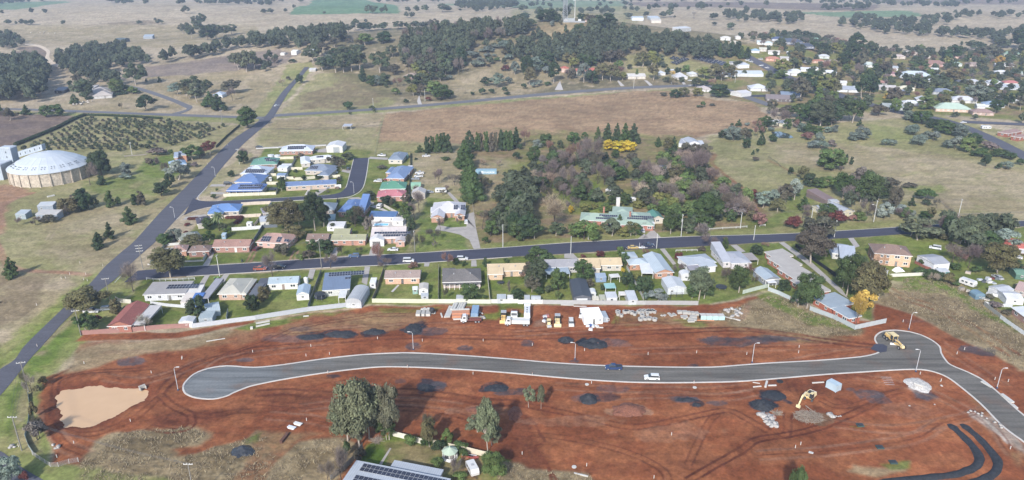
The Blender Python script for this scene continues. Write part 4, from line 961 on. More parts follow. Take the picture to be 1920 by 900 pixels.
Sh('tall slim white dovecote in the homestead garden','768 92 826 92 826 78','gx','#dcd6d0','#dcd6d0',h=6,win=False)
T(960,225)
H('white barn with a raised middle and grey roof in the paddock','1322 172 1410 170 1385 135','gy','#b4b9c4','#e8e8ec',h=4.4,cat='shed',pit=16,garage=[(3,2.6,3.4,'#7d8488'),(6.6,2.6,3.4,'#7d8488')],win=False)
Sh('left lean-to of the white paddock barn','1250 172 1320 178 1298 152','sk','#a9aebc','#e0e0e4',h=2.8);Sh('right lean-to of the white paddock barn','1412 182 1446 182 1425 162','sk','#c8ccd4','#e0e0e4',h=2.8)
Sh('grey-blue roofed shed inside the bare thicket','1116 372 1205 374 1216 338','gx','#9aa3b4','#b4b8bc',h=2.8);Sh('white hut among the bare trees','700 520 740 535 735 500','gx','#e0dcd8','#e0dcd8');Sh('small white kiosk behind the homestead','890 588 932 588 930 576','hip','#e4e2de','#dcdcda',h=2.2)
Sh('left grey hut in the bare thicket','148 455 166 455 166 436','gx','#b8bcc8','#b8bcc8');Sh('low lilac-roofed hut in the bare thicket','545 462 580 462 578 436','gx','#a8a8bc','#b0b0b8');
T(1440,225)
H('cream cottage with a patched silver and rust roof','545 695 652 682 588 620','gy','#aeb4bf','#d8cda4',wings=[('350 652 545 652 560 615','gx')],pit=18)
Sh('derelict rusty open shed behind the cottage','432 602 505 592 470 520','sk','#8d7470','#7a6a66');Sh('small silver lean-to between cottage and rusty shed','480 616 538 612 526 588','gx','#b9bfc6','#b4b8bc')
H('brick house with twin brown roofs at the town road corner','1718 88 1795 104 1765 52','hip','#a08078','#a85f48',wings=[('1818 120 1960 118 1925 60','hip')])
T(0,225)
H('two-storey peach brick cottage near the orchard','1305 268 1400 262 1390 238','hip','#8f9fb8','#d09068',h=4.4,wings=[('1302 280 1335 280 1335 250','gx')]);H('low blue-roofed wing by the silver tree','1270 345 1402 330 1395 298','hip','#8fb0cf','#c8c8c8')
Sh('upper pale shed of the farm sheds near the grain store','275 645 395 640 397 618','sk','#c0c6cc','#98a4b4',h=2.9);Sh('lower long pale shed of the farm sheds near the grain store','262 706 426 706 388 680','sk','#c0bcb8','#98a4b4',h=2.9);Sh('small square pale shed left of the farm sheds','110 706 188 706 182 680','sk','#b4c0c8','#98a8b0',h=2.7)
T(0,0)
H('white farmhouse roof with a pink-grey front wing','692 722 842 712 832 690','hip','#bfb3a9','#c8c4c0',wings=[('660 698 838 690 832 662','hip')],plain=True);Sh('small pale shed above the white farmhouse','648 660 700 660 690 642','sk','#c8c4c4','#b8b4b4',plain=True)
Sh('low dark shed under the left wood','405 680 482 678 478 658','sk','#3a4a60','#30343c',h=2.6,plain=True);H('white house by the lane among evergreens','1590 712 1668 712 1655 682','hip','#b8c8dc','#dcdcdc',plain=True)
Sh('dark-roofed hay barn alone in the pale field','858 296 932 294 925 282','gx','#5d6e74','#6a6e70',h=4,plain=True);Sh('long pale barn alone in the pale field','1072 274 1142 272 1138 262','sk','#a9b8c8','#9aa4b0',h=3.4,plain=True)
T(480,0)
Sh('white cube farmhouse among the ridge trees','262 385 302 385 300 362','gx','#e6e6e4','#e6e4e0',h=4,plain=True);Sh('white long shed among the ridge trees','358 378 418 378 412 362','sk','#c8d0d8','#dcdcdc',h=3,plain=True);Sh('small white shed left of the cube farmhouse','180 400 212 400 208 388','gx','#e0dcd4','#e0dcd4',plain=True);Sh('white garage at the end of the narrow road','395 522 446 520 440 508','sk','#dcdcdc','#b4b0ac',plain=True)
H('low brown-roofed farmhouse with a tall white chimney','1096 572 1205 576 1212 550','hip','#a58f80','#9a6a5c',chim=[(26,5,5)],plain=True)
T(960,0)
H('left square tower house of the red-roofed homestead','368 512 430 512 424 494','hip','#c8614a','#d8b09a',h=4.5,plain=True);H('middle red-roofed cottage of the homestead','460 536 508 536 505 514','gx','#c8614a','#e0c8b4',plain=True);H('long red-roofed wing of the homestead','555 530 656 527 650 504','hip','#c8614a','#b88a78',plain=True)
H('long low white-roofed cottage above the cross road','868 574 1006 573 985 550','gx','#d0ccc8','#d8cdbd',plain=True);H('white cottage between two dark trees','1100 548 1156 546 1150 525','hip','#c8d0d8','#dcdcdc',plain=True);H('steep white hip-roofed cottage on the cross road','1225 578 1322 576 1298 545','hip','#c8c8cc','#d8d4d0',plain=True,pit=30)
H('white cottage behind the yellow tree','1340 556 1400 552 1395 532','hip','#d8dce0','#dcdcdc',plain=True);H('pink and white cottage on the brow','1415 670 1502 668 1485 642','hip','#c9b8b4','#e0dcdc',plain=True);H('pale cottage behind the long white one','1165 528 1230 526 1225 515','gx','#c8ccd0','#d0c8c0',plain=True)
Sh('long white industrial shed beside the red skip','1722 702 1798 692 1648 660','gx','#d8d4d8','#dcdcdc',h=3.4,plain=True);H('wide white hip-roofed house at the brow','1788 662 1925 664 1905 638','hip','#d2d6de','#dcdcdc',plain=True)
Sh('white school block with three dark windows','1700 488 1782 484 1748 462','sk','#d4dae4','#e6e8ec',h=3.6);Sh('grey-roofed school block behind the white one','1648 472 1745 470 1740 455','sk','#b4b4b8','#dcdcdc',h=3.2);H('long white-roofed school hall below the car park','1690 552 1888 556 1850 520','gx','#c8d4dc','#d0d4d8',cat='school',plain=True,h=3);H('pale hip-roofed school room left of the hall','1582 556 1680 552 1670 528','hip','#ccd4dc','#d8d8d8',cat='school',plain=True,h=3)
Sh('white farm shed beyond the hill','902 132 988 132 985 118','gx','#b8c8d8','#d8e0e8',h=5,plain=True);Sh('cream packing shed beyond the hill','1046 154 1120 154 1118 145','sk','#d8cdbd','#d8cdbd',h=4,plain=True);Sh('pale long roof beyond the hill','1035 133 1112 132 1108 124','sk','#c0ccd8','#a8b0b8',h=4,plain=True);Sh('wide white roof beyond the hill trees','1245 215 1345 212 1340 205','sk','#d0d4d8','#b8b8b8',h=4,plain=True)
FARH=[]
def far(txt,where):
 for ln in txt.strip().split(';'):
  a=ln.split()
  if len(a) < 6:continue
  x0,x1,yt,yb=[float(v) for v in a[:4]];s=PX(U((x0+x1)/2,yb))*GS[0];wpx=2.6*s*.95;ye=max(yb-wpx,yt+(yb-yt)*.45);cc=U((x0+x1)/2,ye,2.6);hw=Vector(((x1-x0)/GS[0]/PX(cc)/2,0,0));dp=Vector((0,min(15,max(7,.55*2*hw.x)),0));tw=Vector((0,((x0*7) % 5-2)*.12*hw.x,0))
  FARH.append((cc-hw-tw,cc+hw+tw,cc+hw+dp,a[4],a[5],a[6] if len(a) > 6 else 'hip',where,u(x0,0)[0]))
T(1600,60,6)
far('70 260 330 400 #c8d4cc #d8d8d8;425 505 345 430 #b8c0c8 #d8dce0 gx;455 585 255 305 #c8b4ac #c8b8a8;580 720 215 262 #d4cabc #c8b8a8;770 870 220 300 #c9c79c #b8a090;1150 1325 230 305 #b08078 #d8a898;800 1060 325 395 #9f7468 #c09080;540 880 440 525 #c4d2dc #c8d0d8;1710 1890 205 270 #8fb094 #c8c8b8;270 380 540 600 #b88070 #e0d8d0;390 500 440 495 #a07078 #c8a8a8','in the back streets of the town')
far('520 690 595 665 #e0d8b8 #d8cdb0;1005 1100 535 585 #dce0e4 #dcdcdc gx;1295 1425 520 585 #c0c4cc #d0d0d4;1430 1530 522 605 #b4bcc8 #e0e0e4;1530 1665 524 590 #ccd0d8 #d4d4d8;1710 1865 532 600 #c9706a #e0d8d0;1640 1860 585 650 #b4bcc8 #b8c0cc gx;1125 1385 700 800 #d0d2da #d4d0cc;950 1320 800 900 #b4ccb8 #d8b49c;570 740 730 830 #d8dce4 #d8d8d8;720 860 705 790 #d4d8de #d8d8dc gy;905 1130 645 705 #8490a4 #a8acb4','along the middle street of the town')
far('1490 1700 760 850 #8fa8c8 #d8dce0;1400 1490 812 862 #d8dce0 #dcdcdc gx;1360 1580 870 940 #a08078 #c0a090;1600 1645 350 395 #d4d4d4 #dcdcdc gx;1705 1810 350 385 #d4d4d4 #d0d0d0;1610 1745 430 480 #dcdcdc #dcdcdc;1290 1430 350 385 #a08a80 #c0a8a0;1120 1225 345 380 #a8c4b0 #c8ccc8;1800 1940 450 480 #b8c8c0 #c8c8c8;1770 1870 750 790 #dcdcdc #d0d0d0;510 640 655 700 #8894a8 #a8acb8;830 900 525 565 #d4d8e0 #dcdcdc gx;880 960 400 450 #d8dce0 #d8d4d0 gx;300 480 610 645 #c4bcb8 #b8b0b0 gx;350 620 840 860 #a0a8a8 #a0a8a0 gx;-30 60 600 660 #c0c8d0 #c8ccd0;1640 1700 710 760 #e0e0e4 #dcdcdc','at the right end of the town')
T(1340,60,6.857)
far('75 205 65 110 #d8d4cc #d8d8d4;268 340 45 95 #d8d0c8 #dcd8d4;200 310 110 170 #d8ccb8 #c8bcb0;545 650 88 165 #c8d8dc #e0e4e4 gx;640 745 105 175 #c4d4d8 #e0e4e4;740 910 70 125 #54648c #b8bcc4;880 1030 95 140 #5a6478 #c4c8d0;900 1130 125 170 #586074 #a0a4b0;1050 1280 160 225 #50586c #8a90a0;690 835 215 295 #d0c8bc #e4e4e8 gx;660 835 305 380 #c07a60 #d89878;845 955 315 370 #c4c0bc #d8d8dc gx','in the upper left of the town')
far('470 578 215 272 #8fb8d4 #d8dce0;575 670 205 250 #d0ccb8 #c8c0b8 gx;850 975 380 445 #c9907a #d8a890;1120 1245 345 395 #d0c4c8 #e8e8ec;1262 1418 340 400 #c07a60 #e0b090;1420 1610 370 425 #a08a80 #b8a098;960 1110 465 535 #d4d8e0 #e0e0e0;1110 1220 462 500 #d8dce4 #dcdcdc gx;1240 1335 445 500 #dce0e8 #dcdcdc;1390 1570 480 555 #d8dce4 #d8d0bc;1340 1475 290 345 #c8ccd0 #c8d0cc;1170 1390 90 140 #7fa48c #b0b8b0;300 470 300 300 #fff #fff','in the left half of the town')
far('865 1100 785 840 #8a9cb4 #5a6070 sk;670 1000 835 892 #8a7c7c #6a6060 gx;1560 1700 625 685 #d8d8d8 #dcdcdc gx;1590 1850 690 775 #a8b0c0 #dce0e4;1850 1930 375 415 #dcdcdc #dcdcdc gx;900 1060 485 560 #d8dce0 #d8d8d8 gx;930 1000 255 295 #dce0e4 #dcdcdc gx','near the brow at the left of the town')
T(1440,180);far('20 140 190 215 #c8ccd0 #d8d4b4 gx','in front of the grey roof at the brow')
CNM=[]
def cname(c):
 r,g,b=lin(c);m_=max(r,g,b)
 if r > g*1.5 and r > b*1.4:return 'terracotta' if m_ > .35 else 'brown'
 if g > r*1.2 and g > b*1.08:return 'pale green'
 if b > r*1.35:return 'navy' if m_ < .2 else 'pale blue'
 if m_ > .6:return 'white'
 return 'cream' if r > b*1.25 else 'grey'
lab={}
for f in FARH:
 if f[3] == '#fff':continue
 W_=(f[1]-f[0]).length;lb=('%s-roofed %s house %s' % (cname(f[3]),'wide' if W_ > 19 else 'small' if W_ < 11 else 'mid-sized',f[6]));lab.setdefault(lb,[]).append(f)
for lb,L_ in lab.items():
 L_.sort(key=lambda f:f[7])
 for i,f in enumerate(L_):
  nm_='' if len(L_) == 1 else (', leftmost' if i == 0 else ', rightmost' if i == len(L_)-1 else ', '+['','second','third','fourth','fifth','sixth','seventh','eighth'][i]+' from left')
  build(lb+nm_,f[0],f[1],f[2],f[5],2.6,f[3],f[4],plain=True,group='houses of the far town',name='house')
T(480,675)
g0=U(1455,735);e=thing('gazebo','white eight-sided garden gazebo with a pale green roof','gazebo',g0)
m_=mat('roof_gazebo','#b4c8ac',.6);mb=MB().use(m_)
for k in range(8):
 a,b=2*pi*k/8,2*pi*(k+1)/8;mb.poly([(2.1*cos(a),2.1*sin(a),2.3),(2.1*cos(b),2.1*sin(b),2.3),(.12*cos(b),.12*sin(b),3.3),(.12*cos(a),.12*sin(a),3.3)]);mb.poly([(2.1*cos(a),2.1*sin(a),2.15),(2.1*cos(b),2.1*sin(b),2.15),(2.1*cos(b),2.1*sin(b),2.3),(2.1*cos(a),2.1*sin(a),2.3)])
part('roof',mb,e);part('finial',MB().use(m_).lathe([(.15,3.28),(.15,3.5),(.03,3.8)],8),e)
for k in range(8):
 a,b=2*pi*k/8,2*pi*(k+1)/8;c=((cos(a)+cos(b))*.9,(sin(a)+sin(b))*.9)
 part('post',MB().use(M_WHITE).tube([(1.85*cos(a),1.85*sin(a),0),(1.85*cos(a),1.85*sin(a),2.3)],.07,6),e)
 if k != 1:p_=MB().use(M_WHITE).box(-.68,.68,-.03,.03,.05,.9);link('side_panel',p_.mesh('side_panel'),e,(c[0]*1.03,c[1]*1.03,0),(a+b)/2+pi/2)
part('deck',MB().use(M_CONC).lathe([(1.95,0),(1.95,.12)],8),e);HOUSES.append((g0.x,g0.y,2))
T(0,225)
def grain_store():
 L_=U(20,500);R_=U(575,470);Bk=U(640,425)
 cxp=P(80,341);R=0.5*(P(160,320).x-P(1,333).x);cy=P(80,352).y+R;cx=cxp.x
 z=0;e=thing('grain_store','huge round concrete grain store under a pale domed metal roof','silo',(cx,cy,0))
 mc=mat('stained_concrete','#c4b5a0',.9,.28,.25,speck=1.2);mr=mat('silo_roof','#c2ccd8',.45,.06,.15)
 n=24;h=7.5;mb=MB().use(mc)
 for k in range(n):
  a,b=2*pi*k/n,2*pi*(k+1)/n
  pm=MB().use(mc);pm.poly([(R*cos(a),R*sin(a),-.5),(R*cos(b),R*sin(b),-.5),(R*cos(b),R*sin(b),h),(R*cos(a),R*sin(a),h)])
  i_=.96;pm.poly([(R*i_*cos(b),R*i_*sin(b),-.5),(R*i_*cos(a),R*i_*sin(a),-.5),(R*i_*cos(a),R*i_*sin(a),h),(R*i_*cos(b),R*i_*sin(b),h)])
  part('wall_panel',pm,e)
  part('buttress',MB().use(mc).box(-.35,.35,-.6,.2,-.5,h-.2,.1,.2),e,loc=(R*cos(a),R*sin(a),0),rz=a+pi/2)
 rise=7.6
 for k in range(n):
  a,b=2*pi*k/n,2*pi*(k+1)/n;rm=MB().use(mr);ro=R*1.03
  pr=[(ro,h+.2),(ro*.72,h+.2+rise*.45),(ro*.42,h+.2+rise*.8),(ro*.15,h+.2+rise*.98),(.3,h+.2+rise)]
  for (r0,z0),(r1,z1) in zip(pr[:-1],pr[1:]):rm.poly([(r0*cos(a),r0*sin(a),z0),(r0*cos(b),r0*sin(b),z0),(r1*cos(b),r1*sin(b),z1),(r1*cos(a),r1*sin(a),z1)])
  rm.poly([(ro*cos(a),ro*sin(a),h-.2),(ro*cos(b),ro*sin(b),h-.2),(ro*cos(b),ro*sin(b),h+.2),(ro*cos(a),ro*sin(a),h+.2)])
  part('roof_sheet',rm,e)
  rb=MB().use(mr).tube([(ro*cos(a),ro*sin(a),h+.18),(ro*.72*cos(a),ro*.72*sin(a),h+.21+rise*.45),(ro*.42*cos(a),ro*.42*sin(a),h+.21+rise*.8),(.3*cos(a),.3*sin(a),h+.25+rise)],.05,4);part('roof_seam',rb,e)
  if pi < a+.1 < 2*pi:
   for (rr,sh) in ((.86,.3),(.80,.35),(.86,.62),(.80,.66)):
    t=a+(b-a)*sh;zz=h+.25+rise*.45*(1-rr)/.28;part('roof_vent',MB().use(M_DARK).box(-.16,.16,-.5,.5,0,.16),e,loc=(ro*rr*cos(t),ro*rr*sin(t),zz),rz=t+pi/2)
 mg=mat('gallery_sheet','#a9b7c6',.5,.1,.3,rib=.3);tp=Vector((cx,cy,h+rise+2.2));tw=U(20,395,0);tw=Vector((tw.x-3,cy+2,0))
 g=thing('conveyor_gallery','sloping sheet-metal conveyor gallery running down to the store roof','conveyor',(cx-1,cy,0),0)
 a=Vector((-19,7,10.5));b=Vector((-1,2,16.0))
 for (s0,s1) in ((i/5,(i+1)/5) for i in range(5)):
  p,q_=a.lerp(b,s0),a.lerp(b,s1-.004);m2=MB().use(mg);w_=1.7;hh=3.2
  v=[Vector((0,sy*w_,sz*hh)) for sy in (-1,1) for sz in (0,1)]
  m2.poly([p+v[0],q_+v[0],q_+v[1],p+v[1]]);m2.poly([q_+v[2],p+v[2],p+v[3],q_+v[3]]);m2.poly([p+v[1],q_+v[1],q_+v[3],p+v[3]]);m2.poly([q_+v[0],p+v[0],p+v[2],q_+v[2]]);m2.poly([p+v[0],p+v[1],p+v[3],p+v[2]]);m2.poly([q_+v[0],q_+v[2],q_+v[3],q_+v[1]]);part('gallery_section',m2,g)
  part('gallery_window',MB().use(M_DARK).box(-.25,.25,-.05,0,0,1.2),g,loc=tuple(p.lerp(q_,.5)+Vector((0,-w_-.02,1))))
 for s0 in ():p=a.lerp(b,s0);part('trestle',MB().use(mg).tube([(p.x-1,0,0),(p.x,0,p.z)],.25,6).tube([(p.x+1,0,0),(p.x,0,p.z)],.25,6),g)
 t2=thing('elevator_tower','tall grey sheet-metal elevator tower at the left edge','tower',(cx-26,cy+7,0))
 part('tower_wall',MB().use(mg).box(-4,3,-3,3,-.5,16),t2);part('tower_roof',MB().use(mr).box(-4.3,3.3,-3.3,3.3,16,16.5,.8,.8),t2)
 for k in range(5):part('tower_window',MB().use(M_DARK).box(-.3,.3,-3.06,-3.01,2+k*2.8,3+k*2.8),t2)
 t3=thing('elevator_annex','lower pale annex beside the elevator tower','shed',(cx-27,cy-2,0));part('wall',MB().use(mg).box(-5,3,-4,8,-.5,9),t3);part('roof',MB().use(mr).box(-5.3,3.3,-4.3,8.3,9,9.4,.5,.5),t3)
 HOUSES.append((cx,cy,R+2))
grain_store()
# trees and shrubs
M_BARK=mat('bark_pale','#b9aa9a',.9,.25,3);M_BARKD=mat('bark_dark','#5d4f45',.9,.25,3)
M_LEAF=leafmat("foliage",.5,.12);M_LEAFD=leafmat('needle_foliage',.3,.05)
M_TWIG=leafmat('twigs',.35,.0)
def quads(C,N,S,rs,asp=1.0,rv=None):
 """leaf-sized rhombs at C facing N"""
 n=len(C);a=rs.normal(size=(n,3));u=np.cross(N,a);u /= np.linalg.norm(u,axis=1)[:,None]+1e-9
 v=np.cross(N,u);v /= np.linalg.norm(v,axis=1)[:,None]+1e-9
 s=S[:,None]
 V=np.stack([C-u*s*asp,C-v*s*.6,C+u*s*asp,C+v*s*.6],1).reshape(-1,3)
 Fq=np.arange(4*n).reshape(n,4)
 return V,Fq,np.repeat(rv,4)
def ico(c,r,rs,amp=.25,sub=1,sq=(1,1,1)):
 """small lumpy ball as quads, the shaded heart of a leaf clump"""
 nu,nv=7,4;V=[];
 for j in range(nv+1):
  ph=pi*j/nv
  for i in range(nu):
   t=2*pi*i/nu;k=r*(1+amp*(rs.rand()-.5))
   V.append((c[0]+k*sq[0]*sin(ph)*cos(t),c[1]+k*sq[1]*sin(ph)*sin(t),c[2]+k*sq[2]*cos(ph)))
 Fq=[(j*nu+i,(j+1)*nu+i,(j+1)*nu+(i+1) % nu,j*nu+(i+1) % nu) for j in range(nv) for i in range(nu)]
 return np.array(V),np.array(Fq)
def crown_mesh(name,clumps,nleaf,size,rs,m,core=.72,asp=1.0,flat=.85,up=.35):
 Vs=[];Fs=[];R=[];o=0
 tot=sum(c[3]**2 for c in clumps)
 for (cx,cy,cz,r) in clumps:
  n=max(6,int(nleaf*r*r/tot));d=rs.normal(size=(n,3));d /= np.linalg.norm(d,axis=1)[:,None]
  low=d[:,2] < -.35;d[low,2] *= -.5
  rad=r*(.78+.34*rs.rand(n));C=np.array([cx,cy,cz])+d*rad[:,None]*np.array([1,1,flat])
  Nn=d+rs.normal(size=(n,3))*.55;Nn[:,2] += up;Nn /= np.linalg.norm(Nn,axis=1)[:,None]
  base=rs.rand();rv=np.clip(base*.5+rs.rand(n)*.5,0,1)
  V,Fq,rr=quads(C,Nn,size*(.6+.8*rs.rand(n)),rs,asp,rv)
  Vs.append(V);Fs.append(Fq+o);R.append(rr);o += len(V)
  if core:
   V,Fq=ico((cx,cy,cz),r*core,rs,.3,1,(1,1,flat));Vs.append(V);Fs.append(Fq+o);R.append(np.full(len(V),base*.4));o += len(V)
 V=np.concatenate(Vs);Fq=np.concatenate(Fs)
 ex=np.percentile(np.abs(V[:,:2]),99.3);tp=np.percentile(V[:,2],99.7);V=V*np.array([.5/ex,.5/ex,1/tp])
 me=npmesh(name,V,Fq,[m],rnd=np.concatenate(R));NRM[name]=(.5/ex,1/tp)
 return me
NRM={}
def limb_mesh(name,paths,m):
 mb=MB().use(m)
 for (pts,r0,r1) in paths:mb.tube(pts,r0,5,r1,cap=False)
 return mb.mesh(name,True)
PROTO={}
def make_gum(rs,lod,lean=.1,open_=.5):
 n={2:22,1:12,0:6}[lod];cl=[];paths=[]
 tp=Vector((rs.normal()*lean*.5,rs.normal()*lean*.5,.42));paths.append(([(0,0,-.03),tuple(tp*.5+Vector((rs.normal()*.01,0,0))),tuple(tp)],.028,.018))
 for i in range(n):
  t=2*pi*(i*.618+rs.rand()*.15);z=.33+.58*((i+.5)/n)**.85;rr=.36*sqrt(max(.05,1-((z-.58)/.44)**2))*(.45+.65*rs.rand())
  if i == n-1:rr=.04
  c=(rr*cos(t),rr*sin(t),z*(.96+.06*rs.rand()))
  cl.append((*c,(.15 if n > 8 else .22)*(.75+.5*rs.rand())*(1.15-.35*(i/n))))
  if i % 2 == 0 or n < 8:paths.append(([tuple(tp*.75),tuple(tp*.6+Vector(c)*.45),tuple(Vector(c)*.97)],.014,.004))
 return cl,paths
def make_round(rs,lod):
 n={2:20,1:11,0:6}[lod];cl=[]
 for i in range(n):
  t=2*pi*(i*.618+rs.rand()*.2);f=(i+.5)/n;z=.2+.64*f;rr=.34*sqrt(max(.03,1-((z-.45)/.44)**2))*(.6+.4*rs.rand())
  cl.append((rr*cos(t),rr*sin(t),z,(.17 if n > 8 else .25)*(.8+.4*rs.rand())))
 return cl,[([(0,0,-.02),(.01,0,.3),(0,.01,.6)],.03,.012),([(0,0,.2),(.12,.05,.4)],.014,.006),([(0,0,.18),(-.1,-.08,.42)],.014,.006)]
def make_pine(rs,lod):
 n={2:34,1:20,0:9}[lod];cl=[]
 for i in range(n):
  t=2*pi*(i*.618+rs.rand()*.2);f=i/(n-1);z=.1+.84*f;rr=.36*(1-f)**.75*(.55+.4*rs.rand())
  cl.append((rr*cos(t),rr*sin(t),z,(.17 if n > 12 else .24)*(1.05-.72*f)))
 return cl,[([(0,0,-.02),(0,0,.9)],.022,.004)]
def make_col(rs,lod):
 n={2:26,1:16,0:7}[lod];cl=[]
 for i in range(n):
  t=2*pi*(i*.618+rs.rand()*.3);f=i/(n-1);z=.12+.76*f;rr=.26*(1-.45*f)*(.5+.6*rs.rand())
  cl.append((rr*cos(t),rr*sin(t),z,(.18 if n > 12 else .26)*(1.0-.4*f)))
 return cl,[([(0,0,-.02),(0,0,.9)],.022,.004)]
def make_shrub(rs,lod):
 n={2:16,1:9,0:5}[lod];cl=[]
 for i in range(n):
  t=2*pi*(i*.618+rs.rand()*.2);rr=.34*sqrt((i+.3)/n);z=.18+.5*(1-(rr/.42)**2)*(.7+.5*rs.rand())
  cl.append((rr*cos(t),rr*sin(t),z,(.19 if n > 8 else .27)*(.75+.4*rs.rand())))
 return cl,[([(0,0,-.02),(.05,.02,.3)],.02,.008),([(0,0,-.02),(-.06,.03,.3)],.018,.008)]
def make_bare(name,rs,lod,spread=.5):
 """leafless tree: forking limbs and a haze of twigs"""
 paths=[];tips=[]
 def grow(p,d,ln,r,lv):
  e=p+d*ln;mid=p+d*ln*.5+Vector(rs.normal(size=3)*ln*.05)
  paths.append(([tuple(p),tuple(mid),tuple(e)],r,r*.6));
  if lv == 0:tips.append((e,d));return
  for k in range(3 if lv > 1 else 3):
   nd=(d+Vector(rs.normal(size=3))*spread).normalized();nd.z=nd.z*.8+.25;nd.normalize()
   grow(e,nd,ln*(.66+.2*rs.rand()),r*.58,lv-1)
 grow(Vector((0,0,-.02)),Vector((rs.normal()*.05,rs.normal()*.05,1)).normalized(),.26,.024,4 if lod == 2 else 3)
 zs=max(t[0].z for t in tips);xs=max(max(abs(t[0].x),abs(t[0].y)) for t in tips)
 sx,sz=.43/xs,.93/zs
 mb=MB().use(M_BARKD)
 for (pts,r0,r1) in paths:mb.tube([(p[0]*sx,p[1]*sx,p[2]*sz) for p in pts],r0,4,r1,cap=False)
 nt_={2:4200,1:2000,0:550}[lod];C=[];
 for i in range(nt_):
  e,d=tips[rs.randint(len(tips))];p=np.array([e.x*sx,e.y*sx,e.z*sz])*(.72+.34*rs.rand())+rs.normal(size=3)*.045;C.append(p)
 C=np.array(C);C[:,2]=np.clip(C[:,2],.2,1.02)
 dr=C-np.array([0,0,.25]);dr /= np.linalg.norm(dr,axis=1)[:,None];dr += rs.normal(size=dr.shape)*.35;dr /= np.linalg.norm(dr,axis=1)[:,None]
 L_=({2:.06,1:.075,0:.11}[lod])*(.6+.7*rs.rand(nt_))[:,None];W_={2:.0028,1:.005,0:.012}[lod]
 side=np.cross(dr,rs.normal(size=dr.shape));side /= np.linalg.norm(side,axis=1)[:,None]
 V=np.stack([C-side*W_,C+side*W_,C+side*W_*.4+dr*L_,C-side*W_*.4+dr*L_],1).reshape(-1,3)
 tw=npmesh(name+'_twigs',V,np.arange(4*nt_).reshape(nt_,4),[M_TWIG],rnd=np.repeat(rs.rand(nt_),4))
 return tw,mb.mesh(name+'_limbs',True)
NL={2:5200,1:1500,0:330};SZ={2:.021,1:.038,0:.08}
def proto(kind,lod,var):
 k=(kind,lod,var)
 if k in PROTO:return PROTO[k]
 rs=np.random.RandomState(100*var+lod*7+len(kind)*13+ord(kind[0]))
 if kind == 'bare':r=make_bare('bare',rs,lod)
 else:
  fn={'gum':make_gum,'round':make_round,'pine':make_pine,'col':make_col,'shrub':make_shrub,'olive':make_round}[kind]
  cl,paths=fn(rs,lod)
  mt=M_LEAFD if kind in ('pine','col') else M_LEAF
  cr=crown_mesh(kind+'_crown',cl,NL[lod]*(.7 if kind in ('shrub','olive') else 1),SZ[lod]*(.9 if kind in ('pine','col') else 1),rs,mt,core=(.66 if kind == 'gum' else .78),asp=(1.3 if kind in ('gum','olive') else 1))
  a_,b_=NRM[kind+'_crown'];paths=[([(p[0]*a_,p[1]*a_,p[2]*b_) for p in pts],r0,r1) for (pts,r0,r1) in paths]
  r=(cr,limb_mesh(kind+'_trunk',paths,M_BARK if kind == 'gum' else M_BARKD))
 PROTO[k]=r
 return r
TC={'m':(.125,.135,.085),'g':(.092,.105,.064),'G':(.068,.084,.045),'d':(.038,.058,.027),'e':(.055,.084,.03),'k':(.125,.15,.125),'y':(.15,.155,.05),'o':(.11,.1,.05),'p':(.15,.122,.112),
  'r':(.19,.11,.09),'b':(.27,.21,.16),'Y':(.4,.3,.035),'A':(.36,.24,.06),'R':(.1,.035,.03),'s':(.19,.22,.19),'l':(.1,.14,.045),'w':(.3,.26,.22),'h':(.088,.08,.057)}
CN={'m':'pale olive-green','g':'grey-green','G':'dull green','d':'dark green','e':'deep green','k':'blue-grey','y':'yellow-green','o':'olive brown','p':'purple-grey','r':'reddish','b':'pale brown','Y':'bright yellow','A':'orange',
  'R':'dark red','s':'silvery','l':'fresh green','w':'whitish','h':'brownish green'}
KN={'gum':('gum_tree','gum tree','tree'),'round':('leafy_tree','leafy tree','tree'),'pine':('pine_tree','pine tree','tree'),'col':('cypress_tree','upright evergreen','tree'),'bare':('bare_tree','bare tree','tree'),
  'shrub':('shrub','bushy shrub','shrub'),'olive':('olive_tree','olive tree','tree')}
TREES=[]
def tree_w(kind,loc,hgt_,wid,ck,where,crowd=False):
 TREES.append(dict(kind=kind,loc=loc,h=hgt_,w=wid,c=ck,where=where,crowd=crowd))
def tr(kind,x,yb,yt,wd,ck,where):
 """tile units: foot, top row and crown width as seen"""
 px,py=q(x,yb);tx,ty=q(x,yt);b=P(px,py);s=PX(b)
 wm=wd/4/s;dep=math.atan2(CH-b.z,hypot(b.x,b.y))
 h=hz(px,py,ty);h=max(h,wm*.62 if kind in ('gum','round','bare') else wm*.4)
 tree_w(kind,b,h*1.15,wm*1.15,ck,where)
def trs(where,txt):
 for ln in txt.strip().split(';'):
  a=ln.split()
  if len(a) == 6:tr(a[0],*[float(v) for v in a[1:5]],a[5],where)
def forest(where,poly,kinds,gap,h,wr=(.6,.9),prob=1.0,seed=1):
 """random stand of trees whose feet fall inside the outline (photo px)"""
 rs=np.random.RandomState(seed);pg=polyw(poly);x0,y0=pg.min(0);x1,y1=pg.max(0)
 nx,ny=int((x1-x0)/gap)+1,int((y1-y0)/gap)+1
 for i in range(nx):
  for j in range(ny):
   x=x0+(i+.5*(j % 2)+rs.rand()*.8)*gap;y=y0+(j+rs.rand()*.8)*gap
   k,ck=kinds[rs.randint(len(kinds))];hh=(h[0]+(h[1]-h[0])*rs.rand())*(1.2 if gap < 15 else 1);ww=hh*(wr[0]+(wr[1]-wr[0])*rs.rand());pr=rs.rand()
   if pr > prob or sdist(np.array([x]),np.array([y]),pg)[0] > 0:continue
   if blocked(x,y,ww*.35):continue
   if k == 'shrub':hh *= .4;ww=hh*1.8
   tree_w(k,Vector((x,y,float(hgt(x,y)))),hh,ww,ck,where,True)
FOOT=[]   # building footprints and roads to keep clear: (cx, cy, radius)
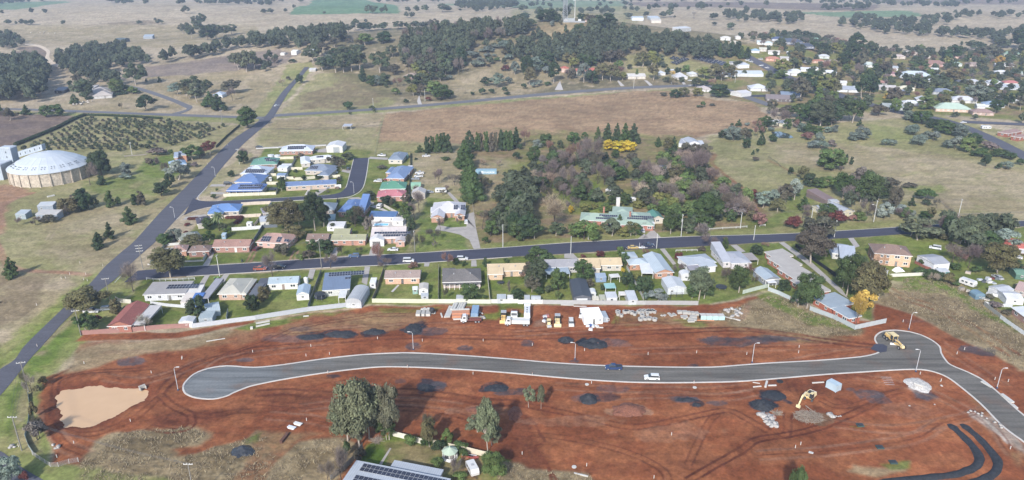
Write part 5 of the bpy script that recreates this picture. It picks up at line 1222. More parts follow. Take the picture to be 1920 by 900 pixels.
def blocked(x,y,m):
 for (cx,cy,r) in FOOT:
  if (x-cx)**2+(y-cy)**2 < (r+m)**2:return True
 return False
for rows in ([(1440,123),(1500,153),(1560,173),(1618,190),(1665,204),(1715,214),(1768,225),(1812,236),(1865,260),(1920,288)],[(1376,92),(1396,100),(1420,112)],[(960,182),(1060,173),(1185,165),(1290,161),(1400,183)],[(1640,118),(1720,131),(1775,145),(1830,160)]):
 for a,b in zip(rows[:-1],rows[1:]):
  A,B=P(*a),P(*b);n_=max(2,int((B-A).length/7))
  for i in range(n_):c=A.lerp(B,i/n_);FOOT.append((c.x,c.y,5))
for hd in HOUSES:FOOT.append(hd)
# listed trees, seen from left to right, tile by tile
O(0,0)
trs('in the far field at the top left','gum 65 188 150 50 g;gum 125 186 160 20 h;gum 170 190 147 40 g;gum 200 190 155 40 g;gum 243 190 150 45 G;gum 478 188 155 34 G;gum 237 108 62 38 g;gum 340 106 70 34 g;round 12 100 78 34 G;gum 1050 186 156 44 G;gum 1200 184 148 54 G;gum 1167 165 135 20 h;gum 1395 105 50 60 G;gum 1098 40 -6 44 G;gum 1360 42 -10 60 G;gum 940 38 -4 60 G;gum 980 32 -12 50 G;gum 890 36 -8 50 G;gum 830 22 -20 60 G')
trs('in the clump crossing the pale field','gum 1370 250 185 50 g;gum 1410 262 180 60 G;gum 1440 290 200 60 G;gum 1465 205 130 55 G;gum 1515 200 112 70 G;gum 1490 245 165 70 G;round 1560 300 200 90 d;gum 1620 290 195 90 G;gum 1680 270 200 80 G;gum 1735 260 190 80 G')
trs('beside the white farmhouse on the left','gum 590 640 560 70 h;round 650 740 610 110 G;gum 600 730 620 110 g;pine 562 780 712 56 e;round 880 700 605 110 l;round 935 700 645 80 e;gum 705 660 590 80 g;round 1000 705 665 80 l;shrub 1040 700 680 30 e;gum 1020 640 495 150 G;col 1100 615 590 22 d;col 1197 618 580 30 d;gum 530 660 610 30 d')
trs('alone in the paddock below the white farmhouse','gum 1105 830 725 145 d')
trs('beside the cross road on the far left','pine 200 862 795 70 e;round 345 878 800 80 e;round 430 872 795 105 e;bare 915 822 775 40 h;pine 5 860 780 50 d;bare 70 898 830 100 p;gum 75 905 820 70 h;shrub 135 880 845 30 h')
trs('round the white house by the lane','gum 1330 710 630 90 k;gum 1400 720 610 90 G;gum 1460 660 580 100 G;gum 1420 740 655 90 o;gum 1480 770 640 110 g;gum 1560 700 610 90 G;pine 1580 800 700 110 e;pine 1640 830 720 110 d;gum 1745 700 610 120 h;bare 1745 755 670 70 p;shrub 1690 830 800 30 p;gum 1790 520 410 120 g;gum 1850 540 400 110 g;gum 1905 520 400 90 g;gum 1760 480 415 80 G')
trs('at the corner of the main road and the cross road','round 1862 960 815 130 e')
O(480,0)
trs('in the far paddocks at the top','gum 60 106 70 44 G;gum 108 106 66 48 G;gum 222 94 64 32 G;gum 286 66 36 26 G;gum 513 108 86 24 d;gum 850 100 44 60 G;gum 885 102 50 56 G;gum 945 100 60 32 G;gum 972 102 44 30 G;gum 1128 136 92 36 G;gum 1172 138 96 38 G;gum 1140 94 54 40 G;gum 1206 96 46 48 G;gum 1270 92 40 52 G;gum 1400 92 42 90 G;gum 1440 90 50 60 G;gum 340 22 -10 60 G;gum 825 176 146 28 G;gum 1530 84 66 26 G')
trs('along the ridge line','gum 750 230 152 80 G;gum 810 236 175 80 d;gum 850 236 175 70 d;gum 900 225 185 50 G;gum 955 225 180 80 G;gum 1065 220 165 80 G;round 1130 210 172 40 d;gum 1200 215 168 80 G;gum 1260 212 168 60 G;gum 1340 215 150 80 h;gum 1420 215 155 80 G;gum 1650 185 135 60 d;round 1690 190 138 50 d;gum 350 240 195 70 h;gum 620 310 200 90 G;gum 690 250 190 80 G;round 650 308 250 56 d')
trs('on the grassy shoulder of the hill','round 960 325 245 110 d;gum 820 340 262 110 l;gum 770 345 290 60 o;shrub 700 320 290 60 h;shrub 770 378 350 100 G')
trs('in the thicket above the narrow side road','gum 430 470 350 120 G;gum 500 420 330 110 h;gum 590 360 290 80 h;gum 500 530 440 100 G;gum 540 500 420 80 k;gum 600 545 420 110 d;gum 660 545 410 120 G;gum 720 535 400 110 d;gum 780 530 390 110 G;gum 660 460 360 110 G;gum 730 440 350 110 G;gum 930 545 405 120 G;gum 1020 430 350 80 G;gum 590 440 370 90 d')
trs('on the verge of the narrow side road','round 330 628 565 50 d;bare 200 650 600 50 b;shrub 242 602 575 36 h;shrub 275 468 448 55 d')
trs('around the brown-roofed farmhouse','pine 802 610 510 64 d;round 870 645 575 80 e;round 915 645 575 60 k;round 970 640 560 80 G;gum 1040 560 490 100 h;bare 1060 650 590 70 r;gum 1160 660 570 100 G;round 1240 640 560 110 G;round 1250 605 540 80 y;gum 1310 600 540 80 G;gum 1180 720 640 80 y;gum 1240 720 640 80 h;round 1340 720 620 110 l;round 1390 750 650 120 e;round 1450 740 680 60 e;shrub 1045 712 665 60 l;shrub 1125 772 745 40 d;shrub 1290 758 730 44 R;gum 1385 610 545 70 G;shrub 1450 600 565 50 k;round 975 660 620 26 G;col 1540 495 370 90 d;gum 1420 560 415 110 G;gum 1200 560 480 60 y;gum 1320 560 420 100 h;gum 1380 540 400 100 G;gum 1240 540 420 100 h')
trs('beside the cross road in front of the hill','shrub 685 822 770 90 d;shrub 708 862 840 26 G;shrub 872 826 795 44 G;shrub 890 846 818 28 G;shrub 1622 714 690 34 d;shrub 1697 712 665 56 d;shrub 1762 704 670 54 d;shrub 1865 686 655 44 d;shrub 1885 712 690 50 d;gum 1725 645 585 76 d;gum 1812 655 560 90 k;shrub 1870 535 490 60 R;gum 1890 630 580 60 k')
trs('in the blue-grey scrub on the hillside','shrub 1650 505 455 90 k;shrub 1640 440 390 90 k;shrub 1755 472 440 60 k;shrub 1740 395 350 80 k;shrub 1790 365 335 60 k;shrub 1870 380 310 110 k;shrub 1900 450 410 60 k;shrub 1680 470 430 60 k;shrub 1600 420 385 50 k')
O(960,0)
trs('on the summit beside the lattice tower','gum 100 150 100 70 d;round 230 165 80 110 d;round 290 165 80 90 d;gum 400 150 55 70 d;round 340 165 110 60 d;gum 560 160 110 70 o;gum 600 175 120 80 h;round 700 210 120 150 d;gum 660 200 140 90 d;gum 60 190 120 90 d;gum 150 200 150 80 e;round 520 155 105 60 d;gum 10 200 130 70 d;col 402 240 190 30 d;shrub 365 188 155 30 o;shrub 300 200 160 40 k;shrub 410 250 220 30 G;round 510 270 190 90 e;gum 470 275 215 70 d')
trs('below the hill beside the red-roofed homestead','gum 110 600 435 90 d;gum 130 640 520 90 o;gum 20 560 470 60 k;gum 315 620 480 100 d;gum 220 530 440 100 G;gum 270 500 400 100 d;round 180 540 440 90 k;gum 350 430 350 80 k;gum 430 480 400 80 o;gum 460 510 440 80 y;round 530 480 410 70 e;round 590 500 430 80 e;gum 620 440 370 90 h;gum 670 470 390 90 h;gum 740 470 385 90 h;gum 800 460 380 80 h;gum 540 620 490 100 k;round 600 630 540 90 d;gum 680 600 490 120 o;gum 740 610 500 100 o;gum 800 530 460 70 l;bare 790 570 500 80 r;gum 830 600 545 60 y;round 450 590 520 60 h;bare 420 590 530 70 p;shrub 85 668 630 44 d;shrub 165 658 620 50 k;shrub 205 645 605 44 k;shrub 268 640 620 60 e;shrub 250 550 500 60 k')
trs('between the white cottages along the cross road','gum 980 500 400 110 o;gum 1040 500 395 120 y;gum 1090 490 410 80 g;gum 1060 600 490 90 o;round 1165 558 512 46 d;round 1245 552 510 50 d;round 1300 545 492 60 l;gum 1140 510 480 50 d;bare 1200 580 535 40 A;gum 1160 620 580 60 A;gum 1440 590 515 100 y;gum 1520 600 490 110 o;gum 1570 605 530 70 h;bare 1210 640 590 60 o;gum 1380 650 590 80 G;gum 1640 590 500 80 o;gum 1690 500 460 60 G;round 1610 515 475 50 l;col 935 585 525 24 l;gum 880 520 485 40 d;gum 1740 570 530 36 l')
trs('on the brow at the near side of the cross road','round 1225 735 680 70 d;round 1285 730 665 80 o;round 1390 725 665 66 y;round 1550 728 645 140 d;bare 1500 650 610 80 r;gum 1440 650 610 60 G;round 1270 620 580 40 G')
trs('in the brown paddock','shrub 1428 805 765 36 e;shrub 1405 808 790 46 G;shrub 1502 796 778 40 h;shrub 1130 720 700 60 h')
trs('beside the ploughed fields at the top right','gum 1510 150 102 60 G;gum 1560 70 40 40 G;gum 1456 58 30 36 G;gum 1490 54 32 20 G;bare 1365 140 90 46 w;gum 1005 130 90 44 G;gum 1220 138 118 20 G;gum 1515 192 168 40 G;gum 1640 225 175 60 G;gum 1190 70 28 40 G;gum 1078 72 30 60 G;gum 1140 50 30 20 G;gum 1180 130 70 50 G;gum 1130 135 90 60 G;gum 870 140 100 60 G;gum 232 50 14 28 G;gum 285 62 24 40 G;gum 190 48 14 28 G;gum 580 98 56 66 G;gum 690 100 70 60 G;gum 745 104 66 50 G;gum 510 90 60 40 G;gum 660 52 20 36 G;gum 740 36 14 36 G;gum 850 46 12 44 G;gum 890 52 26 36 G;gum 150 60 16 50 G;gum 80 90 40 70 G;gum 20 60 10 60 G;gum 440 70 30 50 G')
O(1440,0)
trs('at the edge of the far pale paddock','gum 28 262 218 44 d;gum 120 285 232 60 d;gum 215 280 225 60 d;round 290 290 245 80 d;gum 350 292 252 60 G;gum 445 315 265 70 h;round 1450 340 312 24 G;gum 1140 390 338 54 l;gum 955 390 358 40 G;gum 1080 385 360 40 l;gum 850 414 380 36 d;round 800 402 362 50 d;gum 1210 396 368 60 o')
trs('in the tall clump among the town houses','gum 650 400 262 130 d;gum 620 470 330 110 d;gum 690 470 350 120 d;gum 760 400 320 90 G;gum 580 500 400 110 d;gum 700 520 380 70 h;gum 1380 470 352 110 d;gum 1340 450 390 80 d;gum 1660 450 345 130 h;gum 1590 440 370 90 G;gum 1870 370 230 100 d;gum 1740 360 310 90 G;gum 1520 380 310 80 G;gum 1580 370 320 80 d')
trs('along the near edge of the town','gum 300 700 540 190 d;gum 240 740 600 120 h;gum 430 720 580 130 y;gum 480 720 610 110 o;bare 200 680 590 110 p;gum 270 720 640 70 A;round 90 590 545 90 l;gum 730 690 540 90 d;gum 760 740 580 110 d;gum 700 740 590 90 d;gum 940 790 670 110 h;round 890 745 705 50 A;round 1190 820 730 120 l;round 1310 800 720 100 o;round 1340 740 700 90 y;gum 1380 680 630 70 y;gum 1560 760 650 150 k;gum 1640 740 660 120 e;gum 1100 660 570 130 G;gum 1200 670 580 120 G;gum 1380 640 520 140 o;gum 1290 640 570 100 G;gum 830 480 415 70 h;gum 880 560 470 90 h;gum 1700 850 760 90 d;gum 1800 800 710 70 d;gum 1890 830 730 80 h;shrub 830 868 795 120 h;round 1060 900 840 90 k;bare 430 540 470 90 r;bare 640 580 490 110 p;round 1730 480 425 60 A;gum 1130 530 470 110 e;gum 100 560 455 110 y;gum 200 490 395 90 o;gum 190 520 440 70 G;gum 490 400 330 100 y;gum 400 400 330 100 d;gum 1400 880 850 60 G;gum 1550 900 860 40 d')
O(1440,180)
trs('around the grey sheds at the brow of the hill','bare 80 230 110 150 p;gum 150 160 80 120 h;gum 230 170 70 130 e;gum 300 200 90 130 e;gum 390 230 60 160 G;gum 350 140 30 120 e;gum 440 130 10 120 h;gum 530 190 40 150 d;gum 630 200 50 140 e;gum 600 110 10 90 G;gum 20 140 40 70 h;round 270 180 110 80 e;gum 480 220 120 110 d;gum 690 120 40 60 e')
O(0,225)
trs('beside the grain store','round 762 415 252 140 d;bare 678 485 350 110 p;col 765 490 425 64 d;round 950 420 332 70 k;shrub 940 445 405 80 k;shrub 1125 340 290 66 h')
trs('in the grass between the grain store and the main road','round 615 600 525 74 d;round 510 700 600 120 o;col 610 680 565 100 d;round 668 665 570 70 e;round 712 655 592 56 G;col 828 655 545 66 e;round 890 642 585 40 e;col 1012 640 565 46 d;col 1064 640 545 66 h;pine 972 775 665 100 e;pine 828 890 782 76 d;pine 735 908 850 70 d;bare 515 715 650 60 p;bare 265 785 735 90 p;shrub 370 765 740 110 h;bare 130 790 740 60 p;bare 555 600 560 40 p;pine 745 960 860 90 d')
trs('beside the brick cottage near the orchard','gum 1445 300 205 130 e;gum 1575 255 170 90 R;gum 1340 450 325 160 s;round 1275 510 415 74 d;round 1212 572 480 110 d;bare 1240 420 330 60 p;bare 1200 350 290 80 p;shrub 1180 265 230 120 p;shrub 1460 355 320 50 p;shrub 1500 290 240 80 h;shrub 1280 260 225 40 e;shrub 1120 335 290 50 h;bare 1510 290 220 60 p')
trs('by the junction of the court','round 1735 428 385 44 d;round 1830 330 240 80 d;bare 1830 320 230 80 p;shrub 1608 588 558 30 e;shrub 1630 540 515 24 e')
O(0,450)
trs('beside the dirt track on the left','pine 95 275 150 110 e;bare 20 480 460 30 h')
trs('beside the long brick house at the main road','gum 660 545 395 240 o;gum 590 500 400 130 o;col 870 550 455 74 o;gum 650 690 570 130 e;gum 700 690 590 90 d;bare 1100 655 580 140 w;shrub 740 610 570 50 R')
trs('at the left end of the village street','bare 1000 385 210 170 p;gum 1280 280 95 210 o;gum 1230 250 130 100 h;round 1485 580 445 120 d;round 1890 540 425 90 d;round 1240 32 -30 100 e')
O(280,360)
def q8(x,y):return (ORG[0]+x/8.0,ORG[1]+y/8.0)
q_old=q
q=q8
def trs8(where,txt):
 for ln in txt.strip().split(';'):
  a=ln.split()
  px,py=q8(float(a[1]),float(a[2]));b=P(px,py);s=PX(b);wm=float(a[4])/8/s;dep=math.atan2(CH-b.z,hypot(b.x,b.y))
  h=hz(px,py,ORG[1]+float(a[3])/8);h=max(h,wm*.55);tree_w(a[0],b,h*1.12,wm*1.15,a[5],where)
trs8('between the corner houses by the main road','round 240 790 645 200 e;round 390 740 570 210 k;gum 660 790 660 260 o;gum 560 880 810 200 o;gum 800 870 770 220 o;round 890 560 410 180 e;gum 900 740 600 160 e;round 1170 660 550 100 l;shrub 960 100 50 70 d;shrub 570 510 470 80 R;shrub 550 620 585 60 R;shrub 1110 600 480 120 G;shrub 1510 415 395 30 G')
O(400,260)
trs8('between the houses of the court','gum 1800 400 270 180 h;gum 1700 330 280 120 d;gum 1900 380 290 120 h;gum 1820 440 380 120 d;round 1580 610 540 130 d;round 1355 620 550 60 d;round 1230 510 460 60 G;bare 1210 620 570 50 r;round 1030 650 590 130 d;gum 1030 790 640 100 e;gum 1010 760 660 110 d;round 1880 650 580 60 h;shrub 1560 810 780 50 e;shrub 1860 760 720 70 b;shrub 1720 810 780 40 h;shrub 1320 280 220 100 h;shrub 990 400 330 50 d;shrub 1260 300 260 60 h')
q=q_old
O(480,225)
trs('among the back yards of the village street','gum 225 840 640 250 o;gum 330 800 690 110 y;gum 445 830 585 160 d;gum 510 800 650 120 d;bare 745 800 665 150 h;round 740 780 670 130 d;bare 1010 690 600 40 h;round 850 600 540 90 G;round 978 640 580 90 d;gum 1120 770 640 90 e;gum 1130 650 560 60 h;shrub 1050 660 630 60 e;gum 580 820 780 70 h;gum 640 370 300 60 h;round 690 300 255 80 G;gum 840 850 740 60 p;shrub 940 372 345 70 h;bare 860 800 720 50 p;gum 300 890 840 150 o')
trs('around the white house on the curved drive','bare 1210 560 500 70 p;bare 1225 690 560 110 p;bare 1190 760 640 90 p;bare 1370 480 385 100 p;bare 1490 490 420 90 p;bare 1385 855 750 60 p;bare 1530 790 720 50 p;shrub 1200 298 285 30 d;shrub 1420 302 282 60 e;bare 1440 545 500 50 p;gum 1165 640 580 40 d;col 1170 820 740 60 d;bare 1400 570 530 40 h;bare 1330 900 830 120 h')
trs('in the dark evergreen row left of the container','pine 1230 245 195 60 e;col 1288 255 140 50 d;col 1325 250 135 50 e;col 1365 248 125 50 e;col 1400 246 115 56 d;col 1440 245 125 60 d')
trs('in the tall belt running down beside the drive','pine 1600 240 100 100 d;pine 1570 300 170 110 e;pine 1565 370 210 140 e;pine 1600 470 330 150 e;pine 1610 540 380 160 e;pine 1630 615 430 150 e;col 1665 240 110 40 e;col 1690 238 115 40 h;col 1725 240 105 50 e;col 1765 238 110 44 h;col 1795 236 110 40 h;col 1840 232 95 56 d;col 1875 232 100 50 e;col 1905 230 100 56 e')
trs('in the rough paddock round the container','bare 1825 350 310 40 b;bare 1735 530 450 90 h;bare 1690 350 300 60 b;shrub 1720 490 440 90 o;gum 1810 800 700 110 e;bare 1700 820 700 130 h;shrub 1690 720 690 70 y;bare 1720 800 740 80 p')
O(960,225)
trs('at the back fence of the big garden','pine 30 215 75 90 d;bare 95 190 90 70 r;round 185 215 155 60 s;round 255 200 115 80 e;round 360 215 160 50 G;round 465 195 105 100 e;gum 545 170 100 60 e;pine 640 205 70 70 e;pine 715 190 45 90 d;pine 785 170 42 70 d;pine 845 175 42 80 e;pine 910 175 45 90 d;round 720 228 155 76 Y;round 800 240 165 90 Y;round 850 240 165 90 Y;round 900 242 175 60 Y;shrub 32 298 245 50 d;shrub 130 292 242 50 e;shrub 165 252 230 24 d;bare 285 280 175 90 r;gum 305 298 205 66 d;round 695 300 248 50 d;round 775 290 235 60 e;shrub 900 330 255 80 h;gum 820 350 280 60 h;round 945 365 300 80 e;gum 1020 330 305 40 e')
trs('in the bare thicket behind the green-roofed homestead','bare 470 345 190 130 r;bare 580 378 155 190 p;bare 540 300 175 150 p;bare 360 350 240 110 p;bare 290 420 315 110 p;bare 270 500 350 130 p;bare 340 520 380 130 p;bare 430 520 390 120 p;bare 500 500 390 110 p;bare 640 480 340 120 p;bare 690 480 350 130 p;bare 740 500 380 120 p;bare 590 560 470 100 p;bare 400 580 500 90 h;bare 560 600 480 80 h;gum 215 540 440 100 d;round 820 430 360 80 d;bare 1000 470 335 180 p;bare 1060 500 360 130 w;bare 1130 450 370 120 w;bare 960 480 400 90 h;gum 1240 470 350 110 o;gum 1260 420 330 70 h;bare 1370 470 265 240 p;bare 1440 380 290 110 p;bare 1300 380 290 120 p;bare 1270 560 470 160 p;bare 1390 640 490 200 p;bare 1460 560 490 100 p;bare 1340 600 530 120 p;round 1095 520 425 90 l;shrub 1170 520 480 60 l;bare 1110 580 510 100 r;bare 1680 580 490 130 p;bare 1700 680 590 150 p;bare 1600 690 570 140 h;gum 1580 550 440 110 l;gum 1520 540 470 80 y;shrub 925 585 540 50 p;bare 1480 460 380 90 r;bare 170 470 390 90 p;bare 640 620 530 90 p')
trs('at the rear of the green-roofed homestead','gum 55 480 395 130 o;gum 40 600 490 130 G;gum 100 640 500 140 g;gum 150 640 520 90 g;gum 20 740 560 120 d;gum 90 800 640 140 G;bare 320 790 580 260 b;gum 330 870 780 110 G;bare 460 680 585 110 p;round 545 690 635 80 y;round 440 700 650 40 Y;round 620 670 635 60 y;round 700 690 640 90 l;round 850 640 560 80 e;round 1030 640 555 140 l;bare 1040 680 595 110 p;round 940 660 610 80 y;round 1150 650 585 110 l;round 1220 650 585 90 l;round 1230 720 650 130 l;round 1340 740 650 150 l;round 1120 710 650 80 e;round 1460 790 585 180 e;gum 1400 800 660 110 e;round 745 640 575 60 e;gum 90 900 740 130 d;gum 170 890 760 110 d;round 10 880 720 90 d')
trs('in the front garden of the green-roofed homestead','round 540 895 795 200 l;shrub 480 880 810 100 l;pine 805 800 720 60 e;gum 750 870 755 130 g;gum 700 830 770 60 G;round 830 875 810 80 y;gum 890 870 775 100 o;gum 930 870 790 90 e;bare 990 820 780 80 p;gum 1190 855 700 110 e;gum 1310 850 755 110 G;gum 1140 840 780 40 o;gum 1500 730 650 80 d')
trs('along the street right of the homestead','bare 1450 900 820 170 p;shrub 1600 905 880 40 h;round 1780 700 635 100 r;round 1790 760 690 70 o;round 1855 790 710 90 r;gum 1660 740 640 140 p;shrub 1750 660 620 60 h')
trs('around the white shed in the paddock','pine 1095 200 135 56 e;gum 1170 240 145 90 o;pine 1210 245 140 60 d;gum 1185 320 225 100 e;gum 1300 290 185 100 h;gum 1360 270 190 80 h;gum 1440 285 190 90 h;gum 1400 285 200 80 h')
trs('in the paddock left of the dam','round 1580 140 85 60 d;round 1660 155 60 110 k;pine 1700 48 0 44 d;gum 1740 150 70 100 h;bare 1840 130 60 50 r;round 1875 100 45 50 e;pine 1868 188 105 56 d;round 1755 212 150 60 d;round 1880 50 -10 80 e;shrub 1765 45 20 40 k;col 1805 262 230 24 d;shrub 1842 248 218 30 d;shrub 1825 308 280 46 h;shrub 1815 605 530 84 R;gum 1880 660 550 120 s;shrub 1650 48 24 24 d')
O(1440,225)
trs('in the scrub around the dam','round 30 165 115 60 d;gum 20 60 0 80 d;round 250 95 30 60 k;shrub 310 115 40 90 e;gum 365 110 55 90 e;round 450 95 52 60 k;round 495 90 42 60 k;shrub 295 148 95 90 r;shrub 380 165 100 70 k;shrub 340 215 160 90 k;shrub 400 220 165 90 k;shrub 475 205 155 60 p;bare 440 30 0 60 h;shrub 200 60 30 40 p')
trs('out in the dry paddock on the right','round 640 155 95 80 k;round 705 145 65 100 k;bare 700 100 50 60 p;shrub 880 195 145 60 k;shrub 930 195 150 70 k;pine 685 50 0 44 d;round 470 370 240 180 l;round 430 350 260 110 l;col 585 315 262 26 d;col 625 335 282 30 d;bare 542 385 345 30 p')
trs('beside the town road scrub','shrub 1090 110 40 110 k;shrub 1130 190 120 100 k;shrub 1190 150 90 90 k;shrub 1240 155 90 80 k;shrub 1060 90 45 60 k;round 1150 30 -20 140 e;round 1230 60 0 90 d;round 1300 90 10 110 e;round 1360 110 30 110 e;round 1440 130 45 110 k;shrub 1400 220 130 100 k;shrub 1350 215 160 80 k;round 1490 240 140 110 l;round 1540 180 110 100 d;shrub 1600 280 220 120 e;shrub 1640 215 165 80 p;shrub 1680 230 180 70 p;shrub 1710 275 220 90 e;shrub 1755 280 230 90 e;shrub 1815 300 250 80 d;shrub 1630 350 270 70 d;shrub 1725 370 328 44 d;shrub 1785 370 315 80 k;shrub 1890 340 295 60 d;shrub 1540 270 235 60 e;shrub 1440 80 50 60 h')
trs('around the rusty-roofed cottage','round 260 450 360 80 o;round 305 500 410 90 d;round 375 510 440 80 e;round 440 510 435 110 l;round 490 500 440 70 e;gum 560 590 425 120 e;gum 690 490 370 130 p;bare 680 560 450 110 p;gum 730 620 420 180 e;gum 830 600 500 100 e;gum 690 620 490 110 e;gum 937 690 525 100 h;shrub 170 415 360 40 d;gum 125 620 500 110 h;gum 195 600 460 100 s;round 30 640 540 90 k;gum 70 690 600 110 o;bare 100 620 520 80 p;pine 265 670 585 90 e;shrub 195 815 735 110 R;bare 260 740 650 120 p;shrub 390 782 735 60 d;shrub 510 775 690 130 R;gum 450 720 640 120 e;gum 400 700 635 50 l;shrub 420 740 690 80 o;gum 380 900 780 240 h;bare 380 880 790 150 h;shrub 635 760 715 60 r;round 680 760 700 80 l;bare 740 740 620 130 p;round 870 740 635 100 s;round 990 700 640 80 s;round 1035 740 670 70 e;round 1070 740 685 60 k;bare 1000 740 690 110 p;round 1215 745 665 60 o;round 1180 745 690 90 e;pine 1075 645 578 44 d;shrub 1180 600 530 130 e;shrub 1180 640 600 60 d;bare 1260 660 600 50 h;shrub 1060 510 490 90 h;shrub 920 490 460 120 h')
trs('on the near side of the street at the right','gum 1120 900 760 240 g;gum 1070 870 780 130 g;round 1270 890 820 110 o;gum 1340 900 745 100 d;gum 1480 920 750 220 g;gum 1440 930 770 150 g;gum 1560 920 780 130 g;gum 1650 890 830 110 h;bare 1180 880 800 60 h')
O(480,450)
trs('in the front gardens of the village street','bare 125 270 110 130 p;bare 560 210 115 100 p;bare 915 200 60 110 r;bare 970 210 140 100 p;round 200 115 40 110 h;round 420 80 10 80 e;round 525 105 10 110 d;round 330 145 110 60 l;gum 400 140 90 90 h;bare 645 120 50 60 h;bare 780 110 60 50 h;bare 1440 195 110 100 r;round 1500 190 140 50 d;round 1560 195 160 40 e;shrub 1180 215 170 70 r;bare 1350 60 10 50 p;bare 1170 60 -30 80 h;bare 1230 60 -30 80 h;col 1718 200 140 36 d;round 1875 170 140 40 e;shrub 1720 30 -20 50 e')
trs('in the back gardens along the site fence','round 60 460 365 96 o;col 10 520 430 50 d;round 1600 450 350 130 e;bare 1410 440 370 60 h;shrub 1720 440 420 40 e;bare 1890 420 320 40 p')
O(960,450)
trs('in the back gardens along the grey fence','gum 190 190 75 160 e;gum 130 290 180 100 h;gum 200 300 160 140 G;gum 170 360 240 120 G;gum 150 390 290 110 h;round 40 450 375 90 d;round 200 410 360 60 e;round 345 380 240 110 e;round 530 300 175 140 e;bare 70 300 245 50 r;round 860 350 255 80 d;bare 830 270 220 40 Y;round 985 405 290 120 d;round 925 310 250 50 y;shrub 1000 450 400 60 k;gum 1090 460 380 130 s;gum 1400 450 240 150 g;gum 1440 440 310 110 e;gum 1350 440 350 90 e;gum 1700 395 225 130 e;bare 1600 310 210 110 p;bare 1790 280 190 90 r;shrub 680 380 340 50 d;bare 1820 340 280 50 h;gum 345 450 390 50 l;round 580 360 300 50 h;shrub 270 400 350 60 G;round 900 390 340 60 e;shrub 890 220 180 40 d;round 1250 155 100 54 R;bare 1250 260 190 90 p;round 1835 110 50 90 d;bare 1890 60 30 60 r')
trs('in the front gardens of the houses at the street','round 535 145 110 40 R;round 660 130 110 70 R;round 810 120 60 50 l;round 845 190 110 60 e;bare 1490 70 -20 160 p;col 1595 70 0 50 e;bare 1000 120 70 50 r;shrub 1425 85 55 60 h')
O(1440,450)
trs('beside the long brick flats','gum 320 175 -60 240 h;gum 290 515 285 165 e;round 115 390 310 80 d;gum 225 505 400 100 d;bare 655 660 440 130 A;gum 700 540 400 150 A')
trs('in the big clump at the end of the flats','gum 590 415 145 180 e;gum 660 340 160 170 G;gum 745 480 210 210 o;gum 830 440 260 130 y;gum 560 360 200 100 d')
trs('at the edge of the dry lot on the right','bare 1230 325 255 80 w;shrub 1130 250 210 90 e;shrub 1220 280 230 120 e;shrub 1290 310 250 90 d;shrub 1350 330 260 90 o;shrub 1400 350 310 50 e;bare 1390 60 0 80 h')
trs('in the jumbled yard on the right','gum 1720 250 60 240 o;bare 1380 170 60 140 p;bare 1500 210 50 150 p;gum 1640 80 -30 210 e;gum 1750 70 -60 200 s;gum 1580 130 20 120 G;shrub 1400 220 180 90 e;round 1850 230 170 110 d;gum 1500 60 -80 160 g;shrub 1700 510 470 80 p;shrub 1780 560 530 60 h;round 1810 55 20 50 e;bare 1430 180 100 90 r;shrub 1560 250 200 70 e;shrub 1150 190 150 40 e;round 1470 120 60 90 h;shrub 1900 250 200 60 h;shrub 1650 450 410 60 h')
O(480,675)
trs('at the edge of the building site','gum 775 650 220 290 m;gum 690 610 345 210 m;gum 850 590 240 200 m;gum 1000 600 235 140 m;gum 960 560 330 160 g;gum 980 600 450 130 e;gum 770 650 470 120 m')
trs('by the cream fence behind the solar-roofed house','gum 1300 650 470 100 o;bare 1290 560 430 120 h;round 1265 655 590 50 e;round 1440 640 540 80 l;shrub 1155 640 570 90 l;shrub 1380 680 610 110 d;gum 1740 700 350 150 m;gum 1660 540 430 140 m;gum 1770 640 500 140 m;gum 1720 500 340 110 m;round 1780 880 720 160 l;round 1530 690 640 110 e;shrub 1360 810 740 100 l;shrub 1530 900 850 100 l;bare 1480 880 770 130 p;shrub 690 720 620 60 e;shrub 780 760 680 90 h;bare 640 920 680 170 p;bare 540 940 780 140 p;shrub 1570 740 690 40 e')
O(960,675)
trs('alone as slender saplings by the gravel heap','gum 125 355 220 76 m;gum 218 365 210 50 m')
O(1440,675)
trs('at the bottom edge of the picture','round 190 1150 846 110 e')
O(0,675)
trs('at the lower left road corner','gum 90 920 760 180 s;shrub 190 920 850 60 R')
trs('in the thicket left of the muddy pond','shrub 280 600 470 130 p;bare 300 590 460 110 h;bare 240 250 120 90 w;bare 200 240 100 60 h;shrub 330 200 130 60 o;shrub 260 440 330 60 o;shrub 280 240 200 50 o')
# stands of forest
GM=[('gum','G'),('gum','G'),('gum','g'),('gum','d'),('gum','h')]
HILLW='in the eucalypt forest on the hill'
forest('in the wood at the upper left corner',[(-60,70),(20,70),(46,88),(40,95),(-60,92)],GM,11,(8,12),seed=2)
forest('in the wood behind the white farmhouse',[(105,112),(150,98),(230,92),(262,106),(280,122),(250,128),(205,130),(218,150),(235,160),(190,160),(150,152),(122,140)],GM,10.5,(8,12.5),seed=3)
forest('in the dark wood on the left edge',[(-120,135),(40,122),(85,128),(102,162),(72,192),(40,195),(-120,190)],GM,10.5,(11,16),seed=4)
forest('in the belt of trees across the ridge',[(290,116),(340,108),(400,97),(470,82),(560,72),(640,66),(650,78),(600,92),(560,97),(480,92),(420,102),(340,116),(300,120)],GM,12,(10,15),seed=5)
forest('in the grey scrub left of the narrow road',[(480,125),(500,108),(525,112),(515,130),(490,136)],[('gum','k'),('bare','p'),('gum','G')],10,(6,9),seed=6)
forest(HILLW,[(750,78),(800,66),(870,62),(960,52),(1000,60),(980,70),(900,82),(880,96),(872,122),(862,142),(800,146),(745,132),(752,100)],GM+[('gum','d'),('bare','p')],9.5,(10,15),prob=.95,seed=7)
